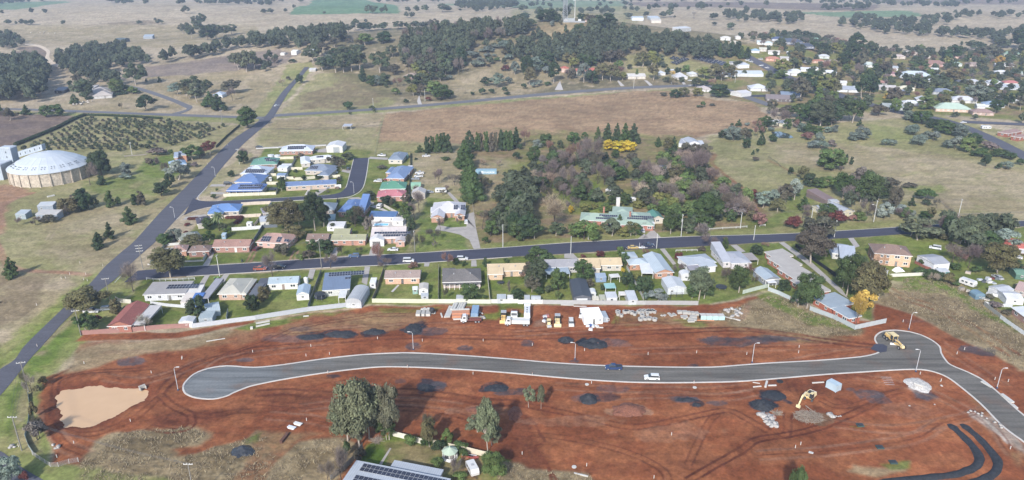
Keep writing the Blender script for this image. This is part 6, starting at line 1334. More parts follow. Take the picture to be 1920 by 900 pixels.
forest(HILLW,[(1110,58),(1150,62),(1250,78),(1330,88),(1372,100),(1380,108),(1320,116),(1240,110),(1200,100),(1170,108),(1120,122),(1020,118),(970,118),(950,100),(990,88),(1060,82)],GM+[('gum','d'),('gum','h')],9.5,(10,15),prob=.96,seed=8)
forest('in the thin scrub on the open hillside',[(900,85),(960,62),(1020,60),(1060,70),(980,88),(960,120),(890,130)],[('shrub','G'),('shrub','k'),('gum','G'),('shrub','h'),('shrub','e')],11,(6,10),prob=.85,seed=9)
forest('in the dark belt above the solar farm',[(1325,100),(1380,96),(1430,108),(1425,114),(1330,106)],[('pine','d'),('col','d'),('pine','e')],8,(9,12),seed=10)
forest('among the houses of the town',[(1385,72),(1440,64),(1560,78),(1640,92),(1900,98),(2000,110),(2000,215),(1900,205),(1760,205),(1640,175),(1500,135)],[('gum','d'),('gum','h'),('round','e'),('gum','G'),('round','o'),('bare','p'),('gum','e'),('round','y'),('gum','o'),('bare','p'),('round','d'),('gum','g'),('gum','G'),('gum','k'),('gum','h'),('round','l'),('bare','r')],13.5,(5,7.6),(.8,1.1),prob=.9,seed=11)
forest('among the houses of the town',[(1440,150),(1560,172),(1700,208),(1760,222),(1760,232),(1650,212),(1560,205),(1490,195),(1440,190)],[('gum','e'),('gum','h'),('round','l'),('gum','k'),('shrub','h')],11,(6,10),prob=.6,seed=12)
forest('among the houses of the town',[(1900,215),(2050,240),(2050,300),(1940,262)],[('gum','e'),('round','d'),('bare','p')],16,(6,9),prob=.6,seed=31)
for i,(pg,gp,pr) in enumerate([([(1440,32),(1500,28),(1506,44),(1440,50)],17,.8),([(1560,46),(1630,28),(1650,52),(1600,56)],18,.8),([(1640,42),(1800,36),(1800,44),(1720,58),(1640,58)],19,.85),
  ([(1640,60),(1720,56),(1860,66),(1860,76),(1780,72),(1660,66)],15,.85),([(1780,26),(2100,30),(2100,46),(1800,34)],22,.7),([(1850,60),(2100,50),(2100,110),(1900,100),(1860,84)],17,.7),
  ([(1355,26),(1400,22),(1440,34),(1440,46),(1360,40)],18,.7),([(850,8),(960,0),(975,16),(900,26),(860,18)],20,.75),([(-80,-4),(80,0),(80,4),(-80,16)],22,.6),([(360,4),(470,2),(480,8),(380,9)],22,.6),([(700,4),(830,0),(830,6),(700,8)],26,.5),
  ([(560,-1),(960,-8),(960,-2),(560,3)],30,.35),([(1540,16),(1620,14),(1640,20),(1540,22)],22,.8),([(1620,8),(1800,10),(1800,15),(1620,14)],26,.5),([(1000,26),(1150,20),(1150,28),(1000,32)],22,.4),
  ([(1160,14),(1440,12),(1440,20),(1160,24)],34,.35),([(1500,2),(2100,2),(2100,10),(1500,8)],34,.5),([(900,0),(1500,-6),(1500,2),(900,6)],36,.5),([(-60,60),(0,60),(0,66),(-60,66)],20,.5),([(500,20),(560,2),(540,-6),(440,4)],30,.3)]):
 forest('out on the far plain',pg,[('gum','G'),('gum','G'),('gum','d'),('gum','g')],gp,(9,14),(.8,1.2),prob=pr,seed=40+i)
for i,(wh,pg,ks,gp,hh,pr) in enumerate([('in the winter thicket behind the homestead',[(1000,300),(1100,298),(1165,330),(1160,385),(1100,400),(1010,385),(985,335)],[('bare','p'),('bare','b'),('bare','h'),('gum','G'),('round','e')],8.5,(6,9),.8),
 ('in the bare wood right of the homestead',[(1180,318),(1290,300),(1340,330),(1390,370),(1425,400),(1380,418),(1300,400),(1200,398),(1185,350)],[('bare','p'),('bare','p'),('round','e'),('gum','h'),('bare','b'),('gum','o'),('round','l')],8.5,(6,9),.75),
 ('in the tall gums left of the pale bare tree',[(935,345),(1000,350),(1012,400),(1005,440),(940,445)],[('gum','g'),('gum','G'),('gum','d')],8,(8.5,11.5),.9),
 ('in the dark plantation by the street',[(900,415),(985,412),(990,452),(905,456)],[('gum','d'),('round','e'),('gum','G')],7,(6,8),.8),
 ('in the evergreen garden behind the green roof',[(1190,385),(1385,385),(1388,425),(1240,432),(1215,400)],[('round','l'),('round','e'),('round','y'),('gum','e')],7,(4,6.5),.7),
 ('in the thicket beside the rusty shed',[(1560,345),(1665,350),(1665,385),(1580,395)],[('gum','e'),('gum','h'),('bare','p')],8,(6,9),.6),
 ('along the gully above the scrub',[(1345,245),(1480,225),(1600,220),(1590,235),(1450,250),(1380,262)],[('shrub','k'),('shrub','h'),('round','e'),('bare','r'),('shrub','d')],9,(5,7),.55),
 ('behind the right-hand yards',[(1700,440),(1790,428),(1880,440),(1870,470),(1760,480)],[('gum','g'),('gum','G'),('bare','p'),('gum','h')],9,(7,11),.6)]):forest(wh,pg,ks,gp,hh,(.8,1.1),pr,80+i)
# olive orchard in rows
OR=polyw([(165,221),(300,226),(420,238),(388,258),(300,278),(225,285),(120,283),(80,286),(40,282),(70,266)])
o0=P(160,284);od=(P(420,240)-P(300,283)).normalized();on=Vector((-od.y,od.x,0));rs=np.random.RandomState(77)
i1=max(i for i in range(-30,50) for j in range(-50,60) if sdist(np.array([(o0+on*(i*7.2)+od*(j*5.4)).x]),np.array([(o0+on*(i*7.2)+od*(j*5.4)).y]),OR)[0] < 0)
NW='one two three four five six seven eight nine ten eleven twelve thirteen fourteen fifteen sixteen seventeen eighteen nineteen twenty'.split();NW += ['twenty-'+v for v in NW[:9]]+['thirty']+['thirty-'+v for v in NW[:9]];NW.append('forty')
for i in range(-30,50):
 for j in range(-50,60):
  p=o0+on*(i*7.2)+od*(j*5.4)+Vector((rs.normal()*.4,rs.normal()*.4,0));big=rs.rand() > .4;sk=rs.rand()
  if sk < .05 or sdist(np.array([p.x]),np.array([p.y]),OR)[0] > 0:continue
  h=(2.7+rs.rand()*1.1) if big else 1.8+rs.rand()*.6
  tree_w('olive',p,h*.9,h*1.1,'h' if not big else ('g' if rs.rand() > .5 else 'G'),'in orchard row %s from the top' % NW[min(i1-i,39)],True)
# turn the list into objects
def lodof(px_):return 2 if px_ > 46 else (1 if px_ > 15 else 0)
NUM=lambda n:'%d%s' % (n,'st' if n % 10 == 1 and n != 11 else 'nd' if n % 10 == 2 and n != 12 else 'rd' if n % 10 == 3 and n != 13 else 'th')
ORD=['','second','third','fourth','fifth','sixth','seventh','eighth','ninth','tenth','eleventh','twelfth']+[NUM(n) for n in range(13,30)]
def plant():
 for t in TREES:
  t['px']=t['h']*PX(t['loc']);u,v=proj(t['loc']);t['u']=u
  t['vis']=-80 < u < 2000 and -40 < proj((t['loc'].x,t['loc'].y,t['loc'].z+t['h']))[1] < 930
 byk={}
 for t in TREES:byk.setdefault(KN[t['kind']][0],[]).append(t)
 single=[];rest={}
 for k,L_ in byk.items():
  L_.sort(key=lambda t:-(t['px'] if t['vis'] else 0) - (0 if t['crowd'] else 1000))
  single += L_[:296];rest[k]=L_[296:]
 def size(t):return ('tall' if t['h'] > 15 else 'small' if t['h'] < (4 if t['kind'] != 'shrub' else 1.6) else 'spreading' if t['w'] > t['h']*1.05 else 'slim' if t['w'] < t['h']*.5 else '')
 labs={}
 for t in single:
  t['size']=size(t)
  lb=' '.join(x for x in (t['size'],CN[t['c']],KN[t['kind']][1],t['where']) if x);t['lab']=lb;labs.setdefault(lb,[]).append(t)
 for lb,L_ in labs.items():
  if len(L_) > 1:
   L_.sort(key=lambda t:t['u'])
   if len(L_) > 24:
    for t in L_:t['grp']=lb.replace(KN[t['kind']][1],KN[t['kind']][1]+'s')
   else:
    for i,t in enumerate(L_):
     n_=len(L_);nm_='leftmost' if i == 0 else 'rightmost' if i == n_-1 else ORD[i]+' from left'
     t['lab']=lb+', '+nm_
 for i,t in enumerate(single):
  lod=lodof(t['px']);var=i % (4 if lod else 5);cr,tk=proto(t['kind'],lod,var)
  if len(lb_ := t['lab'].split()) > 16 and t['size']:t['lab']=' '.join(lb_[1:])
  nm,_,cat=KN[t['kind']];rs=random.Random(i*7+1)
  j=rs.uniform(.86,1.16);c=tuple(v*j*rs.uniform(.95,1.05) for v in TC[t['c']])
  sc=(t['w']*1.02,t['w']*1.02,t['h']);lb=t['lab'];
  grp=t.get('grp') or (KN[t['kind']][1]+'s '+t['where'] if len([0]) and not t.get('solo') else None)
  if t['px'] > 11:
   e=thing(nm,lb,cat,t['loc'],rs.uniform(0,6.28),grp)
   link('trunk' if cat == 'tree' else 'stem',tk,e,scale=sc)
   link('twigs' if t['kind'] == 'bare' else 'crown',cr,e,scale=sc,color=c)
  else:
   o=link(nm,cr,None,t['loc'],rs.uniform(0,6.28),sc,c);tag(o,lb,cat,grp)
 for k,L_ in rest.items():
  if not L_:continue
  Vs=[];Fs=[];R=[];o=0
  for i,t in enumerate(L_):
   cr,_=proto(t['kind'],0,i % 4)
   key=(t['kind'],i % 4)
   if key not in CACHE:
    v=np.empty(len(cr.vertices)*3,np.float32);cr.vertices.foreach_get('co',v)
    f=np.empty(len(cr.loops),np.int32);cr.loops.foreach_get('vertex_index',f)
    a=np.empty(len(cr.vertices),np.float32);cr.attributes['rnd'].data.foreach_get('value',a)
    CACHE[key]=(v.reshape(-1,3),f.reshape(-1,4),a)
   v,f,a=CACHE[key];th=i*2.4;c_,s_=cos(th),sin(th)
   X=v*np.array([t['w'],t['w'],t['h']]);X=np.stack([X[:,0]*c_-X[:,1]*s_+t['loc'].x,X[:,0]*s_+X[:,1]*c_+t['loc'].y,X[:,2]+t['loc'].z],1)
   Vs.append(X);Fs.append(f+o);R.append(a*.5+.5*((i*.37) % 1));o += len(X)
  me=npmesh(k+'_mass',np.concatenate(Vs),np.concatenate(Fs),[M_LEAF if k != 'bare_tree' else M_TWIG],rnd=np.concatenate(R))
  ob=link(k+'_stand',me,color=(.065,.078,.048));tag(ob,'mass of more distant %s spread over the hill, the town and the far plain' % (KN[L_[0]['kind']][1]+'s'),'trees',None,'stuff')
 print('TREES',{k:len(v) for k,v in byk.items()},'rest',{k:len(v) for k,v in rest.items()})
CACHE={}
plant()
def palm(px,py,ty,label):
 b=P(px,py);h=hz(px,py,ty);e=thing('palm_tree',label,'palm',b)
 part('trunk',MB().use(M_BARKD).tube([(0,0,0),(.1,0,h*.5),(0,0,h*.8)],.28,8,.2),e)
 rs=np.random.RandomState(3);mb=MB().use(M_LEAF)
 for i in range(34):
  t=i*2.4;el=.9-1.5*(i/34);L_=h*.36;pts=[]
  for k in range(6):
   u=k/5;pts.append(Vector((cos(t)*L_*u*cos(el*(1-u*.5)),sin(t)*L_*u*cos(el*(1-u*.5)),h*.8+L_*(sin(el)*u-.55*u*u))))
  for k in range(5):
   sd=Vector((-sin(t),cos(t),0));w0=.5*sin(pi*(k/5*.9+.08));w1=.5*sin(pi*((k+1)/5*.9+.08))*(0.3 if k == 4 else 1)
   mb.poly([pts[k]-sd*w0-Vector((0,0,.25*w0)),pts[k],pts[k+1],pts[k+1]-sd*w1-Vector((0,0,.25*w1))]);mb.poly([pts[k],pts[k]+sd*w0-Vector((0,0,.25*w0)),pts[k+1]+sd*w1-Vector((0,0,.25*w1)),pts[k+1]])
 me=mb.mesh('fronds');a=me.attributes.new('rnd','FLOAT','POINT');a.data.foreach_set('value',rs.rand(len(me.vertices)).astype(np.float32))
 link('fronds',me,e,color=(.12,.15,.07))
palm(411.5,433,395,'tall palm tree with drooping fronds behind the blue-roofed corner house')
palm(779,140,122,'small palm rising behind the brown-roofed farmhouse')
# fences
def fence(label,pts,h=1.8,c='#c8ccd0',panel=2.4,name='fence',cat='fence',parts_=None,kind='sheet',s=None):
 W=[U(*p) for p in pts];near=parts_ if parts_ is not None else W[0].y < 330
 m_=mat('fence_'+c.strip('#'),c,.7,.12,.5,rib=(1.2 if kind == 'sheet' else 0));mp=mat('fencepost_'+c.strip('#'),c,.7,.1)
 root=thing(name,label,cat,W[0]);o=W[0];pm=MB();key=None
 for a,b in zip(W[:-1],W[1:]):
  L_=(b-a).length;n=max(1,round(L_/panel));rz=frame(a,b);pl=L_/n
  if kind == 'sheet':me=MB().use(m_).box(.03,pl-.03,-.03,.03,.02,h).use(mp).box(.0,pl,-.05,.05,h-.06,h).mesh('panel')
  elif kind == 'rail':me=MB().use(m_).box(0,pl,-.03,.03,h-.12,h).box(0,pl,-.03,.03,h*.5,h*.5+.1).mesh('rail')
  elif kind == 'mesh':
   mb=MB().use(m_)
   for k in range(9):mb.box(pl*k/8-.012,pl*k/8+.012,-.012,.012,.05,h)
   for k in range(5):mb.box(0,pl,-.012,.012,.08+k*(h-.1)/4,.11+k*(h-.1)/4)
   me=mb.mesh('mesh_panel')
  else:me=MB().use(m_).box(0,pl,-.1,.1,-.1,h).use(mp).box(-.02,pl+.02,-.14,.14,h,h+.08).mesh('panel')
  for i in range(n):
   p=a.lerp(b,i/n)-o;p.z=float(hgt(*(a.lerp(b,i/n))[:2]))-o.z
   if near:link('panel' if kind != 'rail' else 'rail',me,root,p,rz);link('post',PST(h,mp),root,p)
   else:
    c_,s_=cos(rz),sin(rz)
    for f in me.polygons:pm.use(me.materials[f.material_index]);pm.poly([(p.x+v[0]*c_-v[1]*s_,p.y+v[0]*s_+v[1]*c_,p.z+v[2]) for v in (me.vertices[k].co for k in f.vertices)])
 if near:link('post',PST(h,mp),root,W[-1]-o)
 else:part('panels',pm,root)
 return root
PS_={}
def PST(h,m_):
 if (h,m_.name) not in PS_:PS_[(h,m_.name)]=MB().use(m_).box(-.06,.06,-.06,.06,-.1,h+.06).mesh('post')
 return PS_[(h,m_.name)]
T(0,450)
fence('low red-brown brick wall at the end of the red-roofed house',[(610,712),(800,700),(1000,686),(1200,668),(1440,655)],1.6,'#a8756a',3.2,name='brick_wall',cat='wall',kind='wall')
fence('silver metal fence stepping up behind the first backyards',[(1442,660),(1600,640),(1760,618),(1920,598)],1.7,'#c4cad2')
fence('white rail fence along the street corner',[(1100,300),(1200,310),(1330,306),(1462,300)],1.1,'#dcdcdc',kind='rail')
fence('white fence between the first two backyards',[(1130,480),(1250,498),(1410,512)],1.2,'#d0d4d8')
fence('pale green fence of the street corner house',[(1130,185),(1150,140),(1230,60),(1240,40)],1.4,'#a9b8a8');fence('low pale kerb wall before the corner garden',[(1108,188),(1180,186)],.5,'#c8c4bc',kind='wall')
fence('pale green fence beside the brick house drive',[(1528,160),(1582,75)],1.7,'#b4c0b4');fence('low white fence before the corner garden',[(1330,165),(1440,164),(1525,160)],.7,'#d0d0cc')
fence('cream fence panel behind the round bush',[(870,452),(900,470),(985,478)],1.7,'#ddd8c4');fence('grey fence between the barn yards',[(1700,600),(1712,545)],1.6,'#a8b0b4')
T(480,450)
fence('long silver metal fence along the building site',[(0,598),(200,566),(400,534),(600,512),(800,490)],1.8,'#b8bec8');fence('dark return of the silver fence',[(800,490),(848,362)],1.7,'#8a9098')
fence('grey timber side fence of the white weatherboard house',[(392,516),(440,380),(470,300),(490,245)],1.7,'#8c9088');fence('timber fence left of the brown-roofed house',[(872,462),(905,390),(960,225)],1.6,'#9a8c78')
fence('cream metal fence below the brown-roofed house',[(872,470),(1050,472),(1220,474),(1370,474)],1.7,'#d3d3b4');fence('second cream fence below the dark tiled house',[(1372,474),(1560,476),(1760,478)],1.7,'#d8d8c4');fence('white fence beside the pale sheds',[(1764,475),(1860,476),(1965,474)],1.7,'#dedcd4')
fence('pale fence between the brown and dark roofs',[(1368,470),(1370,210)],1.5,'#b8b4a4',panel=3);fence('pale fence right of the dark tiled house',[(1756,470),(1735,270)],1.6,'#ccc8b8')
T(960,450)
fence('white fence panels behind the parked trucks',[(45,480),(130,480),(228,479)],1.7,'#e2e0dc');fence('long weathered grey fence behind the machinery',[(230,480),(430,482),(600,484),(800,486),(1000,486)],1.7,'#b4b4b4');fence('grey fence ending at the big gum',[(1003,486),(1200,486),(1395,488)],1.7,'#a9a8a8')
fence('pale green side fence of the trampoline yard',[(1730,405),(1830,378),(1925,355)],1.6,'#b8c8b8');fence('white side fence beside the silver-roofed house',[(860,215),(900,290),(960,400),(985,450)],1.5,'#c8c8c4');fence('white post fence before the white cottage',[(1228,88),(1390,84)],.9,'#dcdcdc',kind='rail')
fence('dark mesh cage fence around the small court',[(1185,455),(1190,425),(1275,430)],2.0,'#303848',kind='mesh')
T(1440,450)
fence('pale fence below the blue-grey gable',[(0,380),(80,410),(162,450)],1.6,'#b8c4c8');fence('silver fence below the brick flats',[(312,528),(480,590),(648,670)],1.8,'#a9b4b8');fence('short silver fence turning up to the path',[(650,672),(770,646),(882,622)],1.8,'#b8c0c4')
fence('black fence between the flats and the gardens',[(205,50),(350,165),(505,275)],1.6,'#22262c');fence('white rear fence of the peach house',[(905,278),(1050,272),(1210,265)],1.4,'#dcd8cc');fence('red paling fence beside the big white shed',[(1100,175),(1180,215),(1240,235)],1.2,'#a8604c',panel=2)
fence('grey fence of the right-hand corner yard',[(1618,490),(1680,540),(1738,585)],1.6,'#a4a49c');fence('white fence running out at the right edge',[(1740,590),(1830,655),(1925,720),(1990,765)],1.5,'#dfe3e6');fence('low white fence at the back of the corner yard',[(1622,485),(1720,500),(1830,505)],1.3,'#d4d8dc')
T(480,675)
fence('cream panel fence behind the solar-roofed house',[(1025,570),(1110,592),(1180,612),(1255,632)],1.7,'#e0dac8');fence('cream panel fence beside the camper',[(1330,640),(1400,650),(1480,672),(1575,690),(1660,712),(1728,728)],1.7,'#ddd0b0')
fence('grey timber fence left of the solar-roofed house',[(560,905),(650,840),(740,745),(800,660)],1.6,'#8f8c84')
fence('short grey fence at the lower right of the garden',[(1728,728),(1800,740),(1825,790)],1.6,'#9a9c9c')
T(400,260,8)
for lb,pts in (('cream fence along the court corner',[(152,872),(400,862),(700,850),(940,842),(975,760)]),('cream fence behind the sixteen-panel house',[(800,690),(970,688)]),('cream fence left of the long blue roof',[(770,565),(945,560)]),('cream back fence above the long blue roof',[(1100,612),(1200,612),(1240,625),(1380,615),(1530,600)]),
    ('cream fence below the two white tanks',[(985,310),(1205,305),(1225,290)]),('grey fence running between the court yards',[(1070,600),(1150,470),(1240,310)]),('white curved fence at the court bend',[(1740,590),(1910,580),(1880,650)]),('cream fence beside the grey court house',[(1150,470),(1340,465)])):
 fence(lb,pts,1.7,'#e0d8bc' if 'grey' not in lb.split()[0] else '#b8b8b4')
fence('low white road fence at the top of the court',[(640,158),(780,150),(985,142)],.6,'#d8d8d4');fence('low white drive fence right of the solar house',[(1515,118),(1690,108)],.6,'#d8d8d4')
T(280,360,8)
fence('pinkish cream fence beside the corner house',[(1380,205),(1600,190),(1825,182)],1.7,'#dcc8b4');fence('cream fence below the sky-blue roof',[(1120,395),(1400,385),(1680,370)],1.7,'#e0ccb8');fence('pale fence beside the lawn',[(1575,520),(1700,360),(1830,185)],1.5,'#d0c4b4');fence('white panel fence across the middle yard',[(1240,582),(1460,570),(1690,552)],1.7,'#dcdcdc')
fence('blue-grey fence beside the panelled brick house',[(1570,750),(1700,540)],1.6,'#8a96a4');fence('dark grey fence below the cream shed',[(1700,540),(1920,530)],1.5,'#6a7480');fence('white crate fence in the corner yard',[(230,810),(380,800),(540,785)],1.2,'#d4d4d0')
T(480,225)
fence('tall dark green fence down the side of the court',[(1160,252),(1158,380),(1152,500),(1145,600)],1.8,'#3f5448');fence('pale diagonal fence beside the pool',[(955,648),(1030,690),(1100,728)],1.6,'#d0c8b8');fence('cream fence beside the pinkish red roof',[(1128,545),(1135,610)],1.6,'#d8d0bc')
fence('pale paling fence right of the curved drive',[(1622,625),(1632,700),(1648,760)],1.3,'#b8b0a4',kind='rail');fence('dark fence between the blue roofs',[(598,735),(604,640),(615,600)],1.7,'#5c6068');fence('paddock fence at the top of the vacant land',[(1170,262),(1300,255),(1500,245),(1900,232)],1.1,'#8a8074',kind='rail',panel=5)
fence('paddock boundary fence beside the brown field',[(950,0),(918,130),(890,270)],1.2,'#7f8a70',kind='rail',panel=5);fence('cross fence of the small paddock',[(110,75),(400,72),(700,62),(940,45)],1.1,'#6a6458',kind='rail',panel=5)
T(960,225)
fence('white post-and-rail fence on the street verge',[(1390,832),(1480,828),(1580,820),(1680,815),(1762,808)],1.0,'#e4e4e4',kind='rail',panel=5.5,parts_=True);fence('short white post fence right of the drive',[(1858,800),(1898,796)],1.0,'#e4e4e4',kind='rail',parts_=True)
fence('long wire fence behind the garden trees',[(920,160),(1250,150),(1560,135),(1700,45)],1.1,'#6a5c50',kind='rail',panel=5)
T(1440,225)
fence('old paddock fence line behind the scrub cottage',[(0,285),(60,320),(100,360)],1.1,'#6a6450',kind='rail',panel=4);fence('paddock fence beside the dry field at the street',[(1270,600),(1400,720),(1920,700)],1.1,'#8a8478',kind='rail',panel=5)
T(0,675)
fence('grey-green silt fence beside the pond thicket',[(212,260),(225,350),(215,480),(190,580),(215,650),(250,705)],1.0,'#8fa09c',panel=3,kind='sheet')
fence('galvanised mesh fence curving round the lot corner',[(245,712),(300,750),(380,800),(440,800),(520,775),(590,765)],1.3,'#b8b4b0',kind='mesh')
T(0,225);fence('dark hedge-like fence on the near side of the olive orchard',[(1620,210),(1700,130),(1800,45)],1.6,'#3f4a34',panel=4);fence('ruined low stone wall in the grass',[(930,275),(1000,270),(1100,262)],.6,'#9a8f84',panel=3,kind='wall',name='stone_wall',cat='wall')
def hedge(label,pts,wd,h,ck):
 W=[U(*p) for p in pts];Ln=0;cl=[];o=W[0]
 for a,b in zip(W[:-1],W[1:]):
  n=max(1,int((b-a).length/(wd*.55)))
  for i in range(n):p=a.lerp(b,i/n)-o;cl.append((p.x,p.y,h*.5,wd*.62))
 ext=max(hypot(c[0],c[1]) for c in cl);rs=np.random.RandomState(len(cl))
 me=crown_mesh('hedge%d' % len(D.meshes),cl,1500+60*len(cl),.3,rs,M_LEAF,core=.85,flat=h/wd)
 a_,b_=NRM[me.name] if me.name in NRM else (1,1)
 tag(link('hedge',me,None,(o.x,o.y,o.z),0,(1/a_,1/a_,1/b_),TC[ck]),label,'hedge')
T(0,180,6);hedge('long dark clipped hedge on the far side of the orchard',[(180,560),(400,470),(640,370),(850,260),(965,218)],2.6,2.2,'d');hedge('low hedge along the cross road beside the orchard',[(970,220),(1200,228),(1500,240),(1830,262)],2.0,1.6,'d')
T(280,360,8);hedge('dark red clipped hedge bent like a seven',[(1185,400),(1290,395),(1370,390),(1340,440),(1300,490)],2.2,1.2,'R');hedge('short dark red hedge beside the drive',[(610,415),(680,412),(745,408)],1.6,1,'R')
T(0,0);hedge('clipped dark hedge before the white farmhouse',[(655,748),(760,735),(880,715),(960,705)],3,2.4,'d')
T(1440,675,4)
# vehicles
M_TYRE=mat('tyre',(.02,.02,.022),.9,.1);M_RIM=mat('wheel_rim',(.4,.4,.42),.4,.05,metal=.5)
M_LAMP=mat('headlight_glass',(.7,.7,.68),.2,.02);M_TAIL=mat('tail_light',(.3,.02,.02),.4,.02);M_YEL=mat('machine_yellow',(.6,.37,.07),.55,.18,1.5);M_YEL2=mat('pale_machine_yellow',(.62,.48,.2),.6,.18,1.5)
def wheel_me(r,w_):
 k=('wh',round(r,2),round(w_,2))
 if k not in ME_DOOR:
  mb=MB().use(M_TYRE)
  n=12
  for (ra,rb,y0,y1) in ((r,r,-w_/2,w_/2),(r,r*.6,w_/2,w_/2),(r,r*.6,-w_/2,-w_/2)):
   for i in range(n):
    a,b=2*pi*i/n,2*pi*(i+1)/n;mb.poly([(ra*cos(a),y0,ra*sin(a)),(ra*cos(b),y0,ra*sin(b)),(rb*cos(b),y1,rb*sin(b)),(rb*cos(a),y1,rb*sin(a))])
  rm=MB().use(M_RIM)
  for y in (-w_*.42,w_*.42):rm.poly([(r*.62*cos(2*pi*i/8),y,r*.62*sin(2*pi*i/8)) for i in range(8)])
  ME_DOOR[k]=(mb.mesh('tyre'),rm.mesh('rim'))
 return ME_DOOR[k]
def wheels(root,xs,y,r,w_=.22):
 t,m_=wheel_me(r,w_)
 for x in xs:
  for sy in (-1,1):o=link('wheel',t,root,(x,sy*y,r));link('rim',m_,o)
def paint(c):return mat('car_'+c.strip('#'),c,.25,.05,.5,spec=.6)
def car(label,x,y,ang,c='#dfe0e2',kind='sedan',group=None,big=1.0):
 """ang: heading in degrees on the ground, 0 = to the right of the picture"""
 p=U(x,y);root=thing({'sedan':'sedan_car','suv':'suv_car','ute':'ute','van':'van','wagon':'station_wagon'}[kind],label,'ute' if kind == 'ute' else 'van' if kind == 'van' else 'car',(p.x,p.y,p.z+LIFT),radians(ang),group)
 pc=paint(c);L_,W_={'sedan':(4.7,1.8),'suv':(4.6,1.85),'ute':(5.2,1.85),'van':(4.7,1.85),'wagon':(4.8,1.85)}[kind];a=L_/2;z0,zb=.3,{'sedan':.92,'suv':1.05,'ute':1.08,'van':1.1,'wagon':1.0}[kind]
 zt={'sedan':1.42,'suv':1.7,'ute':1.75,'van':1.85,'wagon':1.6}[kind];b0,b1={'sedan':(-a+.7,a-1.25),'suv':(-a+.12,a-1.2),'ute':(-.75,a-1.25),'van':(-a+.1,a-.95),'wagon':(-a+.12,a-1.25)}[kind]
 w2=W_/2
 part('body',MB().use(pc).extr([(-a,z0+.1),(-a+.1,zb-.05),(b0,zb),(b1+.1,zb),(a-.25,zb-.18),(a,zb-.4),(a,z0),(-a,z0)][::-1],-w2,w2,.04),root)
 fr=.75 if kind != 'van' else .45;rr=.55 if kind == 'sedan' else .2
 g=MB().use(M_GLASS).extr([(b0,zb-.02),(b0+rr,zt-.06),(b1-fr,zt-.06),(b1,zb-.02)][::-1],-w2+.06,w2-.06,.16);part('windows',g,root)
 part('roof',MB().use(pc).box(b0+rr-.02,b1-fr+.02,-w2+.19,w2-.19,zt-.07,zt,.05,.05).box(b0+rr*.5,b0+rr*.5+.12,-w2+.1,w2-.1,zb,zt-.1),root)
 if kind == 'ute':
  part('tray',MB().use(pc).box(-a,-.8,-w2,-w2+.07,zb-.1,zb+.12).box(-a,-.8,w2-.07,w2,zb-.1,zb+.12).box(-a,-a+.07,-w2,w2,zb-.1,zb+.12).box(-.87,-.8,-w2,w2,zb-.1,zb+.12).use(M_DARK).box(-a+.07,-.87,-w2+.07,w2-.07,zb-.1,zb+.0),root)
 wheels(root,(-a+.85,a-.9),w2-.08,.36 if kind in ('ute','suv') else .32)
 for sy in (-1,1):
  part('headlight',MB().use(M_LAMP).box(a-.1,a+.01,sy*.65-.17,sy*.65+.17,zb-.38,zb-.22),root);part('tail_light',MB().use(M_TAIL).box(-a-.01,-a+.06,sy*.68-.13,sy*.68+.13,zb-.3,zb-.12),root)
 return root
T(0,0,1)
car('blue ute driving on the new estate road',1150,692,178,'#2a4678','ute');car('white SUV with a black roof on the new estate road',1222,711,176,'#e4e6e8','suv')
car('dark blue SUV parked in front of the white open garage',664,482,184,'#4a6a94','suv');car('white van on the village street',766,491,2,'#dcdcde','van');car('white wagon parked behind the red bare tree',867,487,0,'#d8d8d8','wagon');car('white sedan on the lawn by the brick gable',737,470,178,'#e4e4e6','sedan')
car('orange-red ute at the left end of the street',488,506,3,'#b0502c','ute');car('dark ute behind the bare tree at the left',523,503,3,'#2c3038','ute');car('maroon car in the drive beside the panelled brick house',483,468,70,'#6a2434','sedan')
car('yellow sedan parked on the village street',1187,466,3,'#d8b44a','sedan');car('black car parked before the yellow sedan',1166,468,2,'#2a2c34','sedan');car('dark blue ute behind the trailer on the street',1215,462,3,'#2c3c5c','ute')
car('white van under the trees at the right',1753,467,150,'#dce0e2','van');car('white sedan in the drive of the homestead',1205,434,85,'#d8dadc','sedan');car('white SUV beside the house on the curved drive',874,418,95,'#d8dadc','suv')
car('red sedan in front of the blue-grey roofed house',727,338,178,'#9c2430','sedan');car('white wagon beside the red sedan',709,341,178,'#d8d8dc','wagon');car('white ute at the dead end of the court',716,293,175,'#dcdcde','ute');car('white car at the grey-roofed court house',626,325,10,'#dcdee0','sedan');car('silver hatchback on the drive of the long blue roof',619,353,30,'#b4bac4','sedan')
car('black and white car at the court corner houses',428,346,5,'#2c3038','wagon');car('dark car below the clump at the dead end',653,318,90,'#30343c','sedan');car('upper of two white utes in the vacant paddock',787,326,178,'#dcdcde','ute');car('lower of two white utes in the vacant paddock',785,332,182,'#d4d6d8','ute');car('silver car beside the green shed in the paddock',779,337,180,'#9aa0a8','sedan')
car('white ute under the dark row of evergreens',799,294,10,'#dcdcde','ute');car('white van half hidden under the corner gum',172,586,5,'#d8d8dc','ute');car('grey car beside the corner gum',203,581,12,'#8a949c','wagon');car('grey sedan beside the white barn',805,362,5,'#9498a0','sedan')
car('white car by the dirt fence near the main road at the top',486,277,10,'#3c4048','sedan');car('white car turning at the far right junction',1806,231,20,'#e0e0e2','sedan');car('white sedan in the jumbled yard',1905,484,140,'#dcdcde','sedan');car('silver car in the jumbled yard',1870,522,100,'#b4b8bc','sedan')
